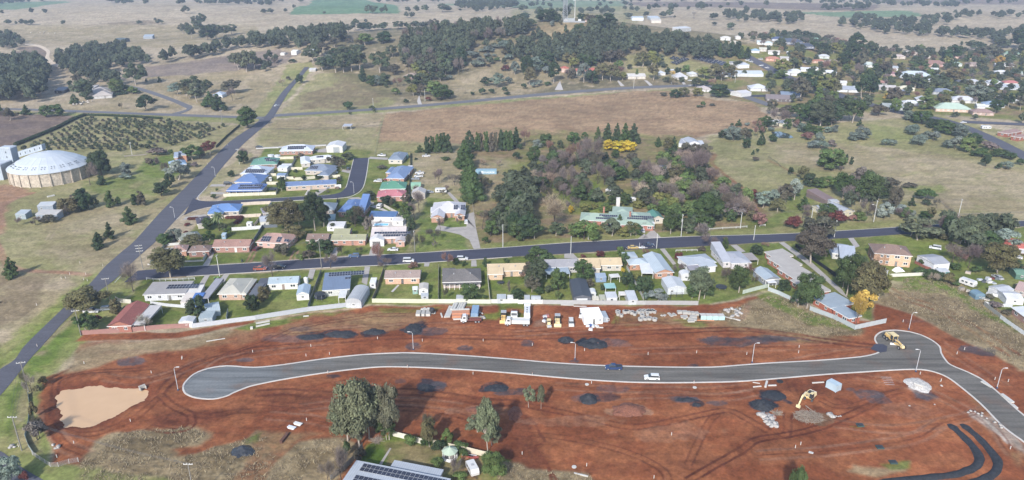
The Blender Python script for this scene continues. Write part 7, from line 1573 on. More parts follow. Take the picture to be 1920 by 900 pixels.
for i,(x,y,c,k,lb) in enumerate([(1401,114,'#e0e2e4','van','upper white van parked by the school'),(1408,117,'#e4e4e4','suv','second white car parked by the school'),(1427,124,'#e4e6e8','suv','white car on the town road beside the school'),(1438,128,'#e0e0e2','sedan','last white car on the town road by the school'),(1426,112,'#dcdcdc','van','white bus-like van across from the school'),(1418,140,'#d8d8d8','sedan','silver car above the school hall'),(1294,152,'#d8dce0','sedan','white car beside the steep hipped cottage'),(1295,161,'#b8bcc0','sedan','white car at the end of the cross road'),(519,199,'#c8ccd0','sedan','lone car on the narrow side road')]):car(lb,x,y,130 if 1400 < x < 1440 else 60 if x < 600 else 0,c,k)
def caravan(label,x,y,ang,L_=6,W_=2.4,h=2.5,c='#e2e2e0'):
 p=U(x,y);root=thing('caravan',label,'caravan',(p.x,p.y,p.z),radians(ang));a=L_/2;pc=paint(c)
 part('body',MB().use(pc).extr([(-a,.5),(-a,h-.3),(-a+.25,h),(a-.5,h),(a,h-.9),(a-.15,.5)][::-1],-W_/2,W_/2),root);part('roof_hatch',MB().use(M_GREY).box(-.4,.4,-.35,.35,h,h+.12),root)
 for x_ in (-a+.9,-a+2.3,a-1.6)[:3 if L_ > 5 else 2]:
  for sy in (-1,1):part('window',MB().use(M_GLASS).box(x_,x_+.9,sy*W_/2-.02,sy*W_/2+.02,1.3,1.9),root)
 part('rear_window',MB().use(M_GLASS).box(-a-.02,-a+.01,-.8,.8,1.3,1.9),root);part('drawbar',MB().use(M_DARK).tube([(a-.3,-.5,.45),(a+1.1,0,.45)],.05).tube([(a-.3,.5,.45),(a+1.1,0,.45)],.05),root)
 wheels(root,(-.3,),W_/2-.12,.33);part('stripe',MB().use(M_GREY).box(-a+.1,a-.4,-W_/2-.012,-W_/2-.004,.9,1.0),root)
caravan('white caravan parked at the curved drive',827,361,2,6.3);caravan('white caravan on the grass of the jumbled yard',1814,535,-58,5.8);caravan('white caravan at the far town corner',1848,242,-3,6.5);caravan('white pop-top camper beside the gazebo',886,885,-68,4.6,2.1,2.2);caravan('small white trailer van in the court back drive',712,390,80,4,2,2.1)
T(930,565,8.727)
def truck(label,x,y,ang,body='dump',L_=8.0,cabc='#e4e4e4',bc='#e0dcd4'):
 p=U(x,y);root=thing('truck',label,'truck',(p.x,p.y,p.z),radians(ang));a=L_/2;pc=paint(cabc);m_=paint(bc)
 part('chassis',MB().use(M_DARK).box(-a,a-.3,-.45,.45,.6,.85),root)
 part('cab',MB().use(pc).extr([(a-2.0,.7),(a-2.0,2.6),(a-1.9,2.75),(a-.7,2.75),(a-.15,1.8),(a,1.6),(a,.6),(a-2.0,.6)][::-1],-1.15,1.15,.05),root)
 part('windscreen',MB().use(M_GLASS).extr([(a-.69,2.62),(a-.60,2.66),(a-.1,1.86),(a-.2,1.8)],-1.0,1.0),root)
 for sy in (-1,1):part('side_window',MB().use(M_GLASS).box(a-1.7,a-.85,sy*1.13-.02,sy*1.13+.02,1.8,2.4),root);part('mirror',MB().use(M_DARK).box(a-.4,a-.3,sy*1.35-.12,sy*1.35+.12,1.8,2.3),root);part('headlight',MB().use(M_LAMP).box(a-.02,a+.02,sy*.8-.15,sy*.8+.15,.9,1.1),root)
 if body == 'dump':
  t=MB().use(m_).box(-a,a-2.3,-1.2,-1.12,.95,2.3).box(-a,a-2.3,1.12,1.2,.95,2.3).box(-a,-a+.08,-1.12,1.12,.95,2.2).box(a-2.38,a-2.3,-1.12,1.12,.95,2.6).box(-a,a-2.3,-1.12,1.12,.9,1.0)
  for k in range(5):xx=-a+.4+k*(L_-3)/4.4;t.box(xx,xx+.1,-1.27,-1.2,.95,2.3).box(xx,xx+.1,1.2,1.27,.95,2.3)
  part('tipper_body',t,root);part('load_cover',MB().use(m_).box(-a+.1,a-2.4,-1.1,1.1,2.1,2.16),root)
 elif body == 'flat':
  part('tray',MB().use(mat('rusty_tray','#8a4a3a',.9,.25,2)).box(-a,a-2.3,-1.15,1.15,.95,1.1),root);part('headboard',MB().use(pc).box(a-2.35,a-2.25,-1.1,1.1,1.1,2.6),root)
  for k in range(4):part('drop_side',MB().use(paint('#d8c8a0')).box(-a+k*(L_-2.3)/4+.03,-a+(k+1)*(L_-2.3)/4-.03,-1.2,-1.15,1.0,1.35),root)
  part('load',MB().use(mat('load_red','#7a3c34',.9,.3,3)).box(-a+.5,a-3.0,-.7,.6,1.1,1.5,.1,.1),root)
 else:
  part('water_tank',MB().use(m_).extr([(-a,1.0),(-a,2.2),(-a+.4,2.7),(a-2.8,2.7),(a-2.4,2.2),(a-2.4,1.0)][::-1],-1.15,1.15,.18),root)
  for k in range(3):part('tank_hatch',MB().use(M_DARK).lathe([(.28,2.7),(.28,2.84)],8,-a+1+k*1.7,0),root)
 wheels(root,(a-.9,-a+.9,-a+2.0),1.0,.5,.3)
truck('white tipper truck parked side-on in front',350,385,177,'dump',8.6);truck('white water truck facing the camera behind the tipper',300,245,-92,'flat',6.5,'#e4e6e8');truck('longest white truck parked nose-in at the fence',510,215,88,'tank',9.0,'#eef0f2','#e8eaee')
T(770,565,10.67);truck('small white flatbed truck with a rusty tray',1210,410,182,'flat',7.2)
def container(label,x,y,ang,L_,c,text=None,h=2.6,cat='container'):
 p=U(x,y);root=thing('shipping_container',label,cat,(p.x,p.y,p.z),radians(ang));m_=mat('container_'+c.strip('#'),c,.55,.1,.6);a=L_/2;w_=1.22
 part('box',MB().use(m_).box(-a,a,-w_,w_,.1,h),root)
 rb=MB().use(m_)
 for k in range(int(L_/.6)):xx=-a+.3+k*.6;part('corrugation',MB().use(m_).box(xx-.12,xx+.12,-w_-.04,-w_,.3,h-.2),root) if L_ > 9 and k % 1 == 0 and text else rb.box(xx-.12,xx+.12,-w_-.04,-w_,.3,h-.2).box(xx-.12,xx+.12,w_,w_+.04,.3,h-.2).box(xx-.1,xx+.1,-w_+.1,w_-.1,h,h+.03)
 if rb.v:part('ribs',rb,root)['kind']='stuff'
 for xx in (-a-.03,a-.1):part('corner_frame',MB().use(m_).box(xx,xx+.13,-w_-.05,-w_+.12,0,h+.05).box(xx,xx+.13,w_-.12,w_+.05,0,h+.05).box(xx,xx+.13,-w_-.05,w_+.05,h-.07,h+.05),root)
 for sy in (-.6,.6):part('door_leaf',MB().use(m_).box(-a-.06,-a-.02,sy-.56,sy+.56,.2,h-.15).use(M_GREY).box(-a-.1,-a-.06,sy-.03,sy+.03,.3,h-.2),root)
 if text:
  cu=D.curves.new('lettering','FONT');cu.body=text;cu.size=1.75;cu.align_x='LEFT';cu.extrude=.01;to=D.objects.new('tmp',cu);COL.objects.link(to);dg=bpy.context.evaluated_depsgraph_get();me=D.meshes.new_from_object(to.evaluated_get(dg));D.objects.remove(to)
  me.materials.clear();me.materials.append(M_WHITE);link('lettering',me,root,(-a+4.9,-w_-.06,.75),rot=(pi/2,0,0),scale=(1.0,.85,1))
  sb=MB().use(M_WHITE).poly([(0,0,0),(1.3,0,0),(1.3,0,1.3),(0,0,1.3)]);
  part('logo_square',MB().use(M_WHITE).box(0,1.25,-.01,0,0,1.25),root,loc=(-a+3.3,-w_-.05,.7));st=MB().use(m_);st.poly([(.62+(.5 if k % 2 == 0 else .2)*sin(pi*k/7),-.02,.62+(.5 if k % 2 == 0 else .2)*cos(pi*k/7)) for k in range(14)]);part('logo_star',st,root,loc=(-a+3.3,-w_-.05,.7))
 return root
T(0,0,1);container('long pale blue container with white lettering in the rough paddock',911.5,326,1,12.2,'#86b4cc','MAERSK',2.9)
container('blue-grey container standing among the pipes',891,592,88,6.5,'#7fa4c8')
container('pale blue site box beside the excavator',1562,729,122,3.4,'#b4ccdc',None,2.3,'site box')
def roller(label,x,y,ang,c=None,s=1.0):
 c=c or M_YEL;p=U(x,y);r=thing('wheel_loader',label,'loader',(p.x,p.y,p.z),radians(ang));
 part('body',MB().use(c).box(-2.6,.2,-.9,.9,.9,1.9,.1,.1).box(.2,2.2,-.6,.6,.7,1.3),r);part('cab',MB().use(M_DARK).box(-.9,.6,-.8,.8,1.9,2.9,.1,.1),r);part('cab_roof',MB().use(M_GREY).box(-1.1,.8,-.95,.95,2.9,3.02),r);part('bonnet',MB().use(c).box(-2.7,-.9,-.75,.75,1.9,2.2,.15,.1),r)
 for sy in (-.6,.6):part('lift_arm',MB().use(c).tube([(.6,sy,1.6),(2.2,sy,1.5),(3.1,sy,.7)],.14,5),r)
 part('bucket',MB().use(c).extr([(2.9,.15),(2.9,1.0),(3.1,1.1),(3.4,.3),(3.9,.15)][::-1],-1.25,1.25),r);wheels(r,(-1.6,1.4),.95,.72,.45);part('exhaust',MB().use(M_DARK).tube([(-1.6,.4,2.1),(-1.6,.4,2.9)],.06),r)
T(930,565,8.727)
roller('yellow loader at the left of the parked machines',125,290,-92);roller('pale yellow loader in the middle of the parked machines',1005,345,-92,M_YEL2);
def small_roller(label,x,y,ang):
 p=U(x,y);r=thing('road_roller',label,'roller',(p.x,p.y,p.z),radians(ang));part('body',MB().use(M_YEL2).box(-1.7,.6,-.6,.6,.6,1.5,.1,.1),r);part('seat_canopy',MB().use(M_YEL2).box(-1.0,.4,-.7,.7,2.2,2.3).use(M_DARK).box(-.5,0,-.3,.3,1.5,1.9),r)
 for (sx,sy) in ((-.9,-.6),(-.9,.6),(.3,-.6),(.3,.6)):part('post',MB().use(M_DARK).box(sx-.04,sx+.04,sy-.04,sy+.04,1.5,2.2),r)
 part('drum_frame',MB().use(M_YEL2).box(.6,2.2,-.85,-.7,.5,.8).box(.6,2.2,.7,.85,.5,.8),r);link('drum',MB().use(M_GREY).lathe([(.55,-.68),(.55,.68)],16).mesh('drum'),r,(1.5,0,.55),rot=(pi/2,0,0));wheels(r,(-1.2,),.6,.5,.35)
small_roller('small pale yellow roller beside the rubble',865,400,-88)
def skid(label,x,y):
 p=U(x,y);r=thing('mobile_compressor',label,'site machine',(p.x,p.y,p.z),radians(80));part('body',MB().use(paint('#e0e0e0')).box(-1.2,1.2,-.7,.7,.5,1.6,.2,.15),r);part('grille',MB().use(M_DARK).box(-.5,.5,-.5,.5,1.6,1.66),r);part('drawbar',MB().use(M_GREY).tube([(-1.2,0,.5),(-2.4,0,.4)],.06),r);wheels(r,(0,),.7,.3)
skid('small white towed compressor beside the white marquee',1390,270)
car('cream van facing the camera in the machine row',1230,380,-92,'#dcd8d0','van')
def marquee():
 a=U(1440,385);b=U(1745,370);c=U(1470,220);root=thing('site_office','white flat-roofed site office with a grey box on its right side','site office',a,frame(a,b));L_=(b-a).length;m_=M_WHITE
 part('wall',MB().use(m_).box(0,L_,0,7.6,0,2.6),root);part('roof',MB().use(m_).box(-.15,L_+.15,-.15,7.75,2.6,2.75),root);part('annex',MB().use(mat('annex_grey','#a4b0bc',.6)).box(L_+.2,L_+2.2,1,6,0,2.0),root)
 for k in range(3):link('window',ME_WIN,root,(1.8+k*3.3,-.01,1.1),scale=(1.1,1,.9))
 link('door',door_mesh('#6d6a66'),root,(3.5,-.01,.05),scale=(.9,1,2));part('air_conditioner',MB().use(M_GREY).box(5.2,6,-.4,0,1.4,2.0),root)
marquee()
def grader():
 T(1640,610,12.86);p=U(470,400);q_=U(640,540);r=thing('motor_grader','yellow road grader standing in the right turning head','grader',(U(460,440).x,U(460,440).y,LIFT*1.2),frame(U(330,300),U(620,520)))
 part('rear_body',MB().use(M_YEL).box(-4.2,-.9,-.75,.75,.9,1.9,.15,.1),r);part('engine_cover',MB().use(M_YEL2).box(-4.1,-1.4,-.6,.6,1.9,2.2,.1,.1),r);part('cab',MB().use(M_GLASS).box(-1.3,.3,-.8,.8,1.3,2.9,.1,.05),r);part('cab_roof',MB().use(M_YEL2).box(-2.4,.5,-1.0,1.0,2.9,3.05),r)
 for (sx,sy) in ((-1.25,-.8),(-1.25,.8),(.25,-.8),(.25,.8)):part('cab_pillar',MB().use(M_YEL).box(sx-.05,sx+.05,sy-.05,sy+.05,1.2,2.9),r)
 part('front_frame',MB().use(M_YEL).tube([(.2,0,1.5),(2.0,0,1.75),(3.6,0,1.4),(4.2,0,1.0)],.26,6),r);part('front_axle',MB().use(M_YEL).box(3.7,4.1,-1.0,1.0,.5,.8),r);part('nose',MB().use(M_YEL2).box(3.6,4.7,-.5,.5,.7,1.5,.1,.1),r)
 part('drawbar',MB().use(M_YEL).tube([(4.0,0,.8),(1.4,-.6,.7)],.12,5).tube([(4.0,0,.8),(1.4,.6,.7)],.12,5),r);part('circle',MB().use(M_YEL).lathe([(.85,.55),(.85,.7)],16,1.2,0),r);link('blade',MB().use(M_FRAME).box(-1.9,1.9,-.08,.08,.05,.65).mesh('blade'),r,(1.3,0,0),rz=radians(62))
 for sy in (-.35,.35):part('lift_ram',MB().use(M_GREY).tube([(1.2,sy,.8),(1.1,sy*1.4,2.2)],.06,5),r)
 wheels(r,(-3.6,-2.2),1.0,.62,.4);wheels(r,(3.9,),1.05,.6,.35);part('ripper',MB().use(M_DARK).box(-4.9,-4.2,-.9,.9,.6,.8),r)
grader()
def excavator():
 T(1400,690,7.5);c=U(880,430);r=thing('excavator','yellow excavator reaching over the pile of branches','excavator',(c.x,c.y,0),0);r.scale=(.88,)*3;ad=frame(U(860,400),U(660,570))
 part('track',MB().use(M_DARK).extr([(-1.9,.25),(-1.6,.8),(1.6,.8),(1.9,.25),(1.6,0),(-1.6,0)][::-1],-1.4,-.85),r,rz=ad+.2);part('track',MB().use(M_DARK).extr([(-1.9,.25),(-1.6,.8),(1.6,.8),(1.9,.25),(1.6,0),(-1.6,0)][::-1],.85,1.4),r,rz=ad+.2)
 part('undercarriage',MB().use(M_YEL).box(-.9,.9,-.85,.85,.4,.95),r,rz=ad+.2);part('house',MB().use(M_YEL2).box(-2.2,1.3,-1.4,1.4,1.0,2.1,.15,.15),r,rz=ad);part('engine_deck',MB().use(M_DARK).box(-1.6,.2,-.9,.6,2.1,2.25),r,rz=ad);part('counterweight',MB().use(M_FRAME).box(-2.5,-2.1,-1.3,1.3,1.0,2.0,.1,.2),r,rz=ad)
 part('cab',MB().use(M_GLASS).box(-.1,1.5,.45,1.4,1.1,2.75,.1,.05),r,rz=ad);part('cab_roof',MB().use(M_YEL2).box(-.1,1.4,.45,1.4,2.72,2.85),r,rz=ad)
 part('boom',MB().use(M_YEL2).extr([(1.0,1.5),(1.0,2.0),(3.6,4.2),(6.0,3.6),(6.0,3.2),(3.7,3.5)][::-1],-.28,.28),r,rz=ad);part('stick',MB().use(M_YEL2).extr([(5.4,3.9),(5.8,4.1),(8.0,1.2),(7.7,1.0)][::-1],-.2,.2),r,rz=ad);part('bucket',MB().use(M_YEL2).extr([(7.6,1.2),(8.3,1.2),(8.5,.5),(8.0,.1),(7.4,.3),(7.5,.8)][::-1],-.6,.6),r,rz=ad)
 for sy in (-.35,.35):part('boom_ram',MB().use(M_GREY).tube([(1.4,sy,1.5),(3.4,sy,3.2)],.09,5),r,rz=ad)
 part('stick_ram',MB().use(M_GREY).tube([(3.6,0,4.25),(5.5,0,4.1)],.09,5),r,rz=ad)
excavator()
# poles, wires, lamps
M_POLE=mat('weathered_timber','#8c8880',.9,.2,2);M_POLEW=mat('pale_pole','#c8c8c4',.7,.1);M_WIRE=mat('wire',(.08,.08,.085),.5,.05);M_CER=mat('insulator',(.6,.6,.58),.4,.05)
TOPS={}
def pole(key,label,x,yb,yt,cross=2.2,m_=None,arms=1,ang=None,trans=False,lamp=False):
 b=U(x,yb);h=hz(*u(x,yb),u(0,yt)[1]);h=min(max(h,7),13);r=thing('power_pole',label,'power pole',b,ang if ang is not None else 1.3);part('pole',MB().use(m_ or M_POLE).tube([(0,0,-.2),(0,0,h)],.18,8,.12),r)
 for k in range(arms):
  z=h-.4-k*1.2;part('crossarm',MB().use(M_POLEW).box(-cross/2,cross/2,-.07,.07,z-.08,z+.08),r)
  for i in range(4):part('insulator',MB().use(M_CER).lathe([(.05,z+.08),(.09,z+.16),(.05,z+.3)],6,-cross/2+.12+i*(cross-.24)/3,0),r)
 if trans:part('transformer',MB().use(M_GREY).lathe([(.35,h-3.6),(.38,h-2.6),(.2,h-2.5)],10,.5,0),r)
 if lamp:part('lamp_arm',MB().use(M_POLEW).tube([(0,0,h-2.5),(0,1.6,h-2.0)],.05),r);part('lamp_head',MB().use(M_CER).box(-.15,.15,1.4,2.1,h-2.1,h-1.95),r)
 TOPS[key]=(b,h,ang if ang is not None else 1.3)
T(0,0,1)
pole('a','power pole beside the lower left verge',41,845,780,2.4,ang=0);pole('b','power pole beside the main road above the pond',54,735,678,2.4,ang=.3);pole('c','power pole at the end of the brick wall',152,629,581,2.4,ang=.3);pole('d','power pole at the junction of the village street',207,567,521,2.4,ang=.3)
pole('e','tall double-armed power pole at the main road corner',268,504,459,2.6,arms=3,ang=.3);pole('f','pale slim pole in front of the brown-tiled brick house',412,518,478,1.6,M_POLEW,ang=1.5);pole('g','timber pole on the village street by the clipped trees',603,503,443,1.8,ang=1.5);pole('h','power pole at the left of the curved drive',778,472,432,1.8,ang=1.5)
pole('i','power pole right of the curved drive mouth',943,463,421,1.8,M_POLEW,ang=1.5);pole('j','street pole left of the homestead hedge',1070,477,443,1.2,M_POLEW,ang=1.5);pole('k','pale street pole at the homestead hedge',1103,449,423,1.2,M_POLEW,ang=1.5);pole('l','big pale pole with a transformer by the homestead',1277,443,402,2.0,M_POLEW,trans=True,ang=1.5)
pole('m','slim pole beside the parked dark blue ute',1231,466,448,1.0,M_POLEW,ang=1.5);pole('n','power pole at the white verge fence',1388,428,398,1.8,M_POLEW,ang=1.5);pole('o','thin pole on the street edge below the verge fence',1413,450,424,1.0,M_POLEW,ang=1.5);pole('p','tall pale pole before the patched cottage',1519,426,391,1.6,M_POLEW,ang=1.5);pole('q','shorter pale pole at the street edge by the cottage',1564,445,413,1.2,M_POLEW,ang=1.5)
pole('r','pale pole right of the patched cottage',1638,416,376,1.6,M_POLEW,ang=1.5,lamp=True);pole('s','pole at the street corner of the dry paddock',1797,405,373,1.4,M_POLEW,ang=1.5);pole('t','power pole at the dead end of the main road',417,233,207,2.2,ang=.4);pole('u','power pole on the main road verge above the court',449,308,279,2.0,M_POLEW,ang=.3);pole('v','pale pole in the grass before the orchard',248,292,267,1.2,M_POLEW,ang=.3)
pole('w','pole beside the cross road in the middle',700,202,184,1.8,M_POLEW,ang=1.5);pole('x','pole at the farmhouse gate on the cross road',797,190,168,1.6,M_POLEW,ang=1.5);pole('y','pole beside the white cottages on the cross road',1188,166,146,1.6,M_POLEW,ang=1.5,lamp=True);pole('z','pole between the cottages right of the pale gate',1259,158,140,1.6,M_POLEW,ang=1.5);pole('A','pole at the brow above the long white shed',1378,155,137,1.6,M_POLEW,ang=1.5);pole('B','power pole rising from the bottom edge of the lot',365,935,868,2.2,ang=0)
wires=tag(link('power_lines',None),'thin overhead power lines strung between the street poles','power line')
def wire(a,b,n=3,sag=.9):
 (p,h1,a1),(q_,h2,a2)=TOPS[a],TOPS[b]
 for i in range(n):
  o=(i-(n-1)/2)*.8;s=Vector((p.x+o*cos(a1),p.y+o*sin(a1),p.z+h1-.2));e=Vector((q_.x+o*cos(a2),q_.y+o*sin(a2),q_.z+h2-.2));pts=[s.lerp(e,k/8)-Vector((0,0,sag*4*(k/8)*(1-k/8))) for k in range(9)]
  part('wire',MB().use(M_WIRE).tube(pts,.022,3,cap=False),wires)
for a,b in ('ab','bc','cd','de','fg','gh','hi','il','ln','np','pr','rs','ut','wx','xy','yz','zA','aB'):wire(a,b)
wire('e','f',2);wire('e','u',2,2)
def lamp_post(label,x,yb,yt,dx,m_=None,h=None):
 b=U(x,yb);h=h or min(max(hz(*u(x,yb),u(0,yt)[1]),6),10);r=thing('street_lamp',label,'street lamp',b,0 if dx > 0 else pi);m_=m_ or mat('lamp_steel','#c4c6cc',.4,.06)
 part('pole',MB().use(m_).tube([(0,0,0),(0,0,h-.6),(.25,0,h-.15),(.9,0,h)],.1,8,.06),r);part('lamp_head',MB().use(M_CER).box(.8,1.6,-.14,.14,h-.06,h+.06),r);part('base_plate',MB().use(mat('blue_base','#38486c',.6)).lathe([(.3,0),(.3,.35),(.14,.45)],8),r)
lamp_post('street lamp beside the muddy pond and left turning head',334,732,688,1);lamp_post('street lamp over the black pile left of centre',775,656,622,-1);lamp_post('street lamp near the crater-shaped black heap',1078,674,642,-1);lamp_post('street lamp beside the grey stained ground',1410,680,643,1);lamp_post('street lamp behind the right turning head',1704,618,586,1);lamp_post('street lamp at the inner bend of the new road',1717,697,655,-1);lamp_post('street lamp at the right kerb below the turning head',1869,728,690,1)
lamp_post('curved street lamp by the brown field at the main road',404,332,316,-1);lamp_post('curved street lamp at the court junction',328,410,390,-1);lamp_post('curved street lamp on the court bend',664,364,341,-1)
# heaps, pipes, pegs and clutter of the building site
def heap(label,x,y,wpx,dpx,h,m_,lumps=5,name='gravel_pile',cat='gravel pile',seed=1,ring=0):
 c=U(x,y);a=(U(x+wpx/2,y)-U(x-wpx/2,y)).length/2;b=(U(x,y-dpx/2)-U(x,y+dpx/2)).length/2;n=34;rs=np.random.RandomState(seed)
 g=np.linspace(-1.15,1.15,n);X,Y=np.meshgrid(g,g);d=np.hypot(X,Y)+(fbm(X*a,Y*b,max(a,b)*.5,seed,4)-.5)*.6;z=h*np.clip(1-d,0,1)**.75
 if ring:z=z*(1-ring*np.exp(-(np.hypot(X,Y*1.2)/.38)**2))
 z=z*(.75+.5*fbm(X*a,Y*b,1.8,seed+5,3))+(fbm(X*a,Y*b,.7,seed+9,2)-.5)*.22*(z > .02)-.06
 V=np.stack([X*a,Y*b,z],-1).reshape(-1,3);I=np.arange(n*n).reshape(n,n);Fq=np.stack([I[:-1,:-1],I[:-1,1:],I[1:,1:],I[1:,:-1]],-1).reshape(-1,4)
 Fq=Fq[(z.reshape(-1)[Fq] > -.055).any(1)]
 return tag(link(name,npmesh(name,V,Fq,[m_],smooth=True),None,(c.x,c.y,.0)),label,cat)
M_BLK=mat('black_asphalt_millings',(.022,.025,.032),.8,.5,1.4,bump=.8,speck=4);M_SOIL=mat('heaped_red_soil','#8a5034',.95,.3,1,bump=.6,speck=4);M_RUB=mat('pale_rubble','#cfc8c0',.9,.2,1.5,bump=.7,speck=3);M_BRUSH=mat('cut_branches','#a08f7c',.9,.3,3)
T(0,0,1)
for i,(x,y,w_,d_,h,rg,lb) in enumerate([(583,632,44,10,.8,0,'leftmost low black heap of the upper row'),(640,627,56,12,1.3,0,'long black heap, largest of the upper row'),(702,623,40,12,1.2,.3,'single oval black heap of the upper row'),(775,617,36,20,1.6,.2,'steep black heap behind the street lamp'),(1060,638,28,12,1.2,0,'small black heap left of the crater heap'),(1112,645,50,20,1.7,.9,'black heap hollowed like a crater'),
  (800,727,34,14,1.1,.3,'black heap right of the tall gums'),(930,729,46,16,1.2,.4,'wide flat black heap below the road'),(1104,749,32,20,1.8,0,'round pointed black heap with dark edge'),(1430,761,44,22,2.2,0,'big smooth black dome beside the excavator'),(1450,742,44,20,1.0,.3,'spread black heap behind the black dome'),(1285,750,40,10,.6,0,'scattered low black heap in the middle'),(1306,759,20,8,.5,0,'tiny black heap at the end of the scatter')]):
 heap(lb,x,y,w_,d_,h,M_BLK,seed=20+i,ring=rg)
heap('low mound of red earth below the round black heap',1178,769,66,26,1.6,M_SOIL,name='soil_mound',cat='soil mound',seed=50);heap('long low bank of pale red earth behind the sapling tree',900,768,60,14,.7,M_SOIL,name='soil_mound',cat='soil mound',seed=51);heap('pale heap of broken concrete at the inner bend',1722,722,44,24,1.0,M_RUB,name='rubble_heap',cat='rubble',seed=52);heap('rough red spoil on the right edge of the centre garden',965,775,30,30,.8,M_SOIL,name='soil_mound',cat='soil mound',seed=53)
def windrow(label,pts,w_,h):
 W=smooth([P(x,y) for (x,y) in pts],5);V=[];n=len(W);k=7;Fq=[]
 for i,p in enumerate(W):
  d=(W[min(i+1,n-1)]-W[max(i-1,0)]).normalized();s=Vector((-d.y,d.x,0));t=min(1,min(i,n-1-i)/3+.25);wv=w_*(.8+.4*vn(np.array(i*.4),np.array(w_)))*(.6+.4*t)
  for j in range(k):uu=j/(k-1)*2-1;V.append(tuple(p+s*wv/2*uu+Vector((0,0,h*t*(1-uu*uu)**.8*(.8+.4*vn(np.array(i*.7),np.array(j*.9)))-.02))))
 for i in range(n-1):
  for j in range(k-1):a=i*k+j;Fq.append((a,a+1,a+k+1,a+k))
 tag(link('asphalt_windrow',npmesh('asphalt_windrow',V,[f[::-1] for f in Fq],[M_BLK],smooth=True)),label,'windrow')
windrow('inner black windrow of asphalt bent like a hairpin',[(1780,795),(1795,808),(1812,824),(1828,842),(1836,858),(1832,872),(1815,882),(1790,890),(1750,895),(1700,900),(1640,905)],2.3,.6);windrow('outer black windrow of asphalt bent like a hairpin',[(1803,795),(1820,808),(1840,826),(1858,846),(1870,864),(1868,882),(1850,896),(1820,906),(1790,918)],2.3,.6)
def brush(label,x,y,w_,d_,n,h):
 c=U(x,y);a=(U(x+w_/2,y)-U(x-w_/2,y)).length/2;b=(U(x,y-d_/2)-U(x,y+d_/2)).length/2;rs=np.random.RandomState(n);root=thing('branch_pile',label,'branch pile',c);mb=MB().use(M_BRUSH)
 for i in range(n):
  t=rs.rand()*6.28;rr=sqrt(rs.rand());p=Vector((a*rr*cos(t),b*rr*sin(t),.1+h*(1-rr)*rs.rand()));d=Vector((rs.normal(),rs.normal(),rs.normal()*.3)).normalized()*(.5+rs.rand()*1.3)
  if i < 120:part('branch',MB().use(M_BRUSH).tube([p-d,p,p+d+Vector((0,0,.2))],.05,4,.02,cap=False),root)
  else:mb.tube([p-d*.6,p+d*.6],.04,3,.02,cap=False)
 if n > 120:part('twigs',mb,root)['kind']='stuff'
brush('broad heap of cut branches in front of the excavator',1516,782,54,22,520,1.0);brush('small scatter of torn roots beside the black dome',1457,776,12,6,60,.4);brush('pile of prunings under the tall gums',707,827,14,9,90,.7)
T(1400,690,7.5)
tag(part('fallen_log',MB().use(M_BRUSH).tube([U(830,530,.3),U(890,575,.5),U(960,630,.2)],.16,6,.08),None),'long bare log lying between the excavator and the branches','log')
M_ROCK=mat('pale_boulder','#b4aea8',.9,.15,1.2,speck=2);M_ROCKP=mat('pink_boulder','#b08c7c',.9,.15,1.2,speck=2)
def rock_mesh(seed,flat=.6):
 rs=np.random.RandomState(seed);V,Fq=ico((0,0,0),1,rs,.55,1,(1,.8,flat));return V,Fq
RK=[npmesh('boulder',*rock_mesh(i),[M_ROCK]) for i in range(4)];RKP=[npmesh('boulder',*rock_mesh(9),[M_ROCKP])]
def rocks(txt,where,sz):
 L_=[ln.split() for ln in txt.split(';')];n=len(L_)
 for i,a in enumerate(sorted(L_,key=lambda a:float(a[0]))):
  p=U(float(a[0]),float(a[1]));r=float(a[2]);tag(link('boulder',RKP[0] if len(a) > 3 else RK[i % 4],None,(p.x,p.y,r*.3),i*1.7,(r,r,r)),'%s boulder %s, %s from left' % ('pinkish' if len(a) > 3 else 'pale',where,NUM(i+1)),'boulder','boulders '+where)
rocks('190 665 1.1;225 680 1.4;265 700 1.2;300 670 .9 p;330 690 1.1;340 720 1.2;290 735 1.1;275 760 .9;300 800 .8;320 780 1;350 810 .9;385 790 1.1;415 830 .9;370 690 .8 p;385 715 .7 p;400 810 .8;345 830 .7;240 725 .6;430 795 .5;425 770 .4','in the tumbled heap below the black dome',.8)
rocks('1165 660 .9;1190 680 1;1215 695 .8;1260 680 .3;1290 685 .3;1320 680 .35','in the short row left of the wheel tracks',.6)
T(1440,675);rocks('1500 395 .4;1520 385 .5;1550 390 .45;1575 405 .5;1600 420 .5;1605 400 .4;1640 440 .4;1700 470 .5;1740 490 .6;1750 510 .5;1060 345 .3;1250 335 .3;1300 195 .5;1290 160 .2','scattered along the inner kerb of the right bend',.5)
T(0,675);rocks('400 640 .6;440 655 .8;420 665 .5;90 650 .8;75 660 .5;110 655 .5','in the scrub below the muddy pond',.6)
M_PRE=mat('precast_concrete','#b8b4ac',.8,.08,1);M_PIPE=mat('white_pipe','#cfccc4',.5,.05);M_ORP=mat('orange_plastic','#d88a58',.6,.1);M_AQ=mat('aqua_plastic','#a8dcdc',.5,.06)
def ring(label,x,y,r,h,group):
 p=U(x,y);e=thing('concrete_ring',label,'concrete pit',p,0,group);part('ring',MB().use(M_PRE).lathe([(r,0),(r,h)],14),e);part('lid',MB().use(M_PRE).lathe([(r*1.05,h),(r*1.05,h+.12)],14),e);part('opening',MB().use(M_DARK).lathe([(r*.4,h+.121),(r*.4,h+.13)],10),e)
T(1150,570,7.385)
RG=[(62,118),(66,150),(112,168),(160,118),(180,112),(205,115),(262,128),(305,135),(295,150),(355,118),(375,100),(410,118),(425,100),(465,118),(485,105),(515,118),(540,105),(570,118),(400,168),(470,150),(375,220),(438,212),(497,208),(572,222)]
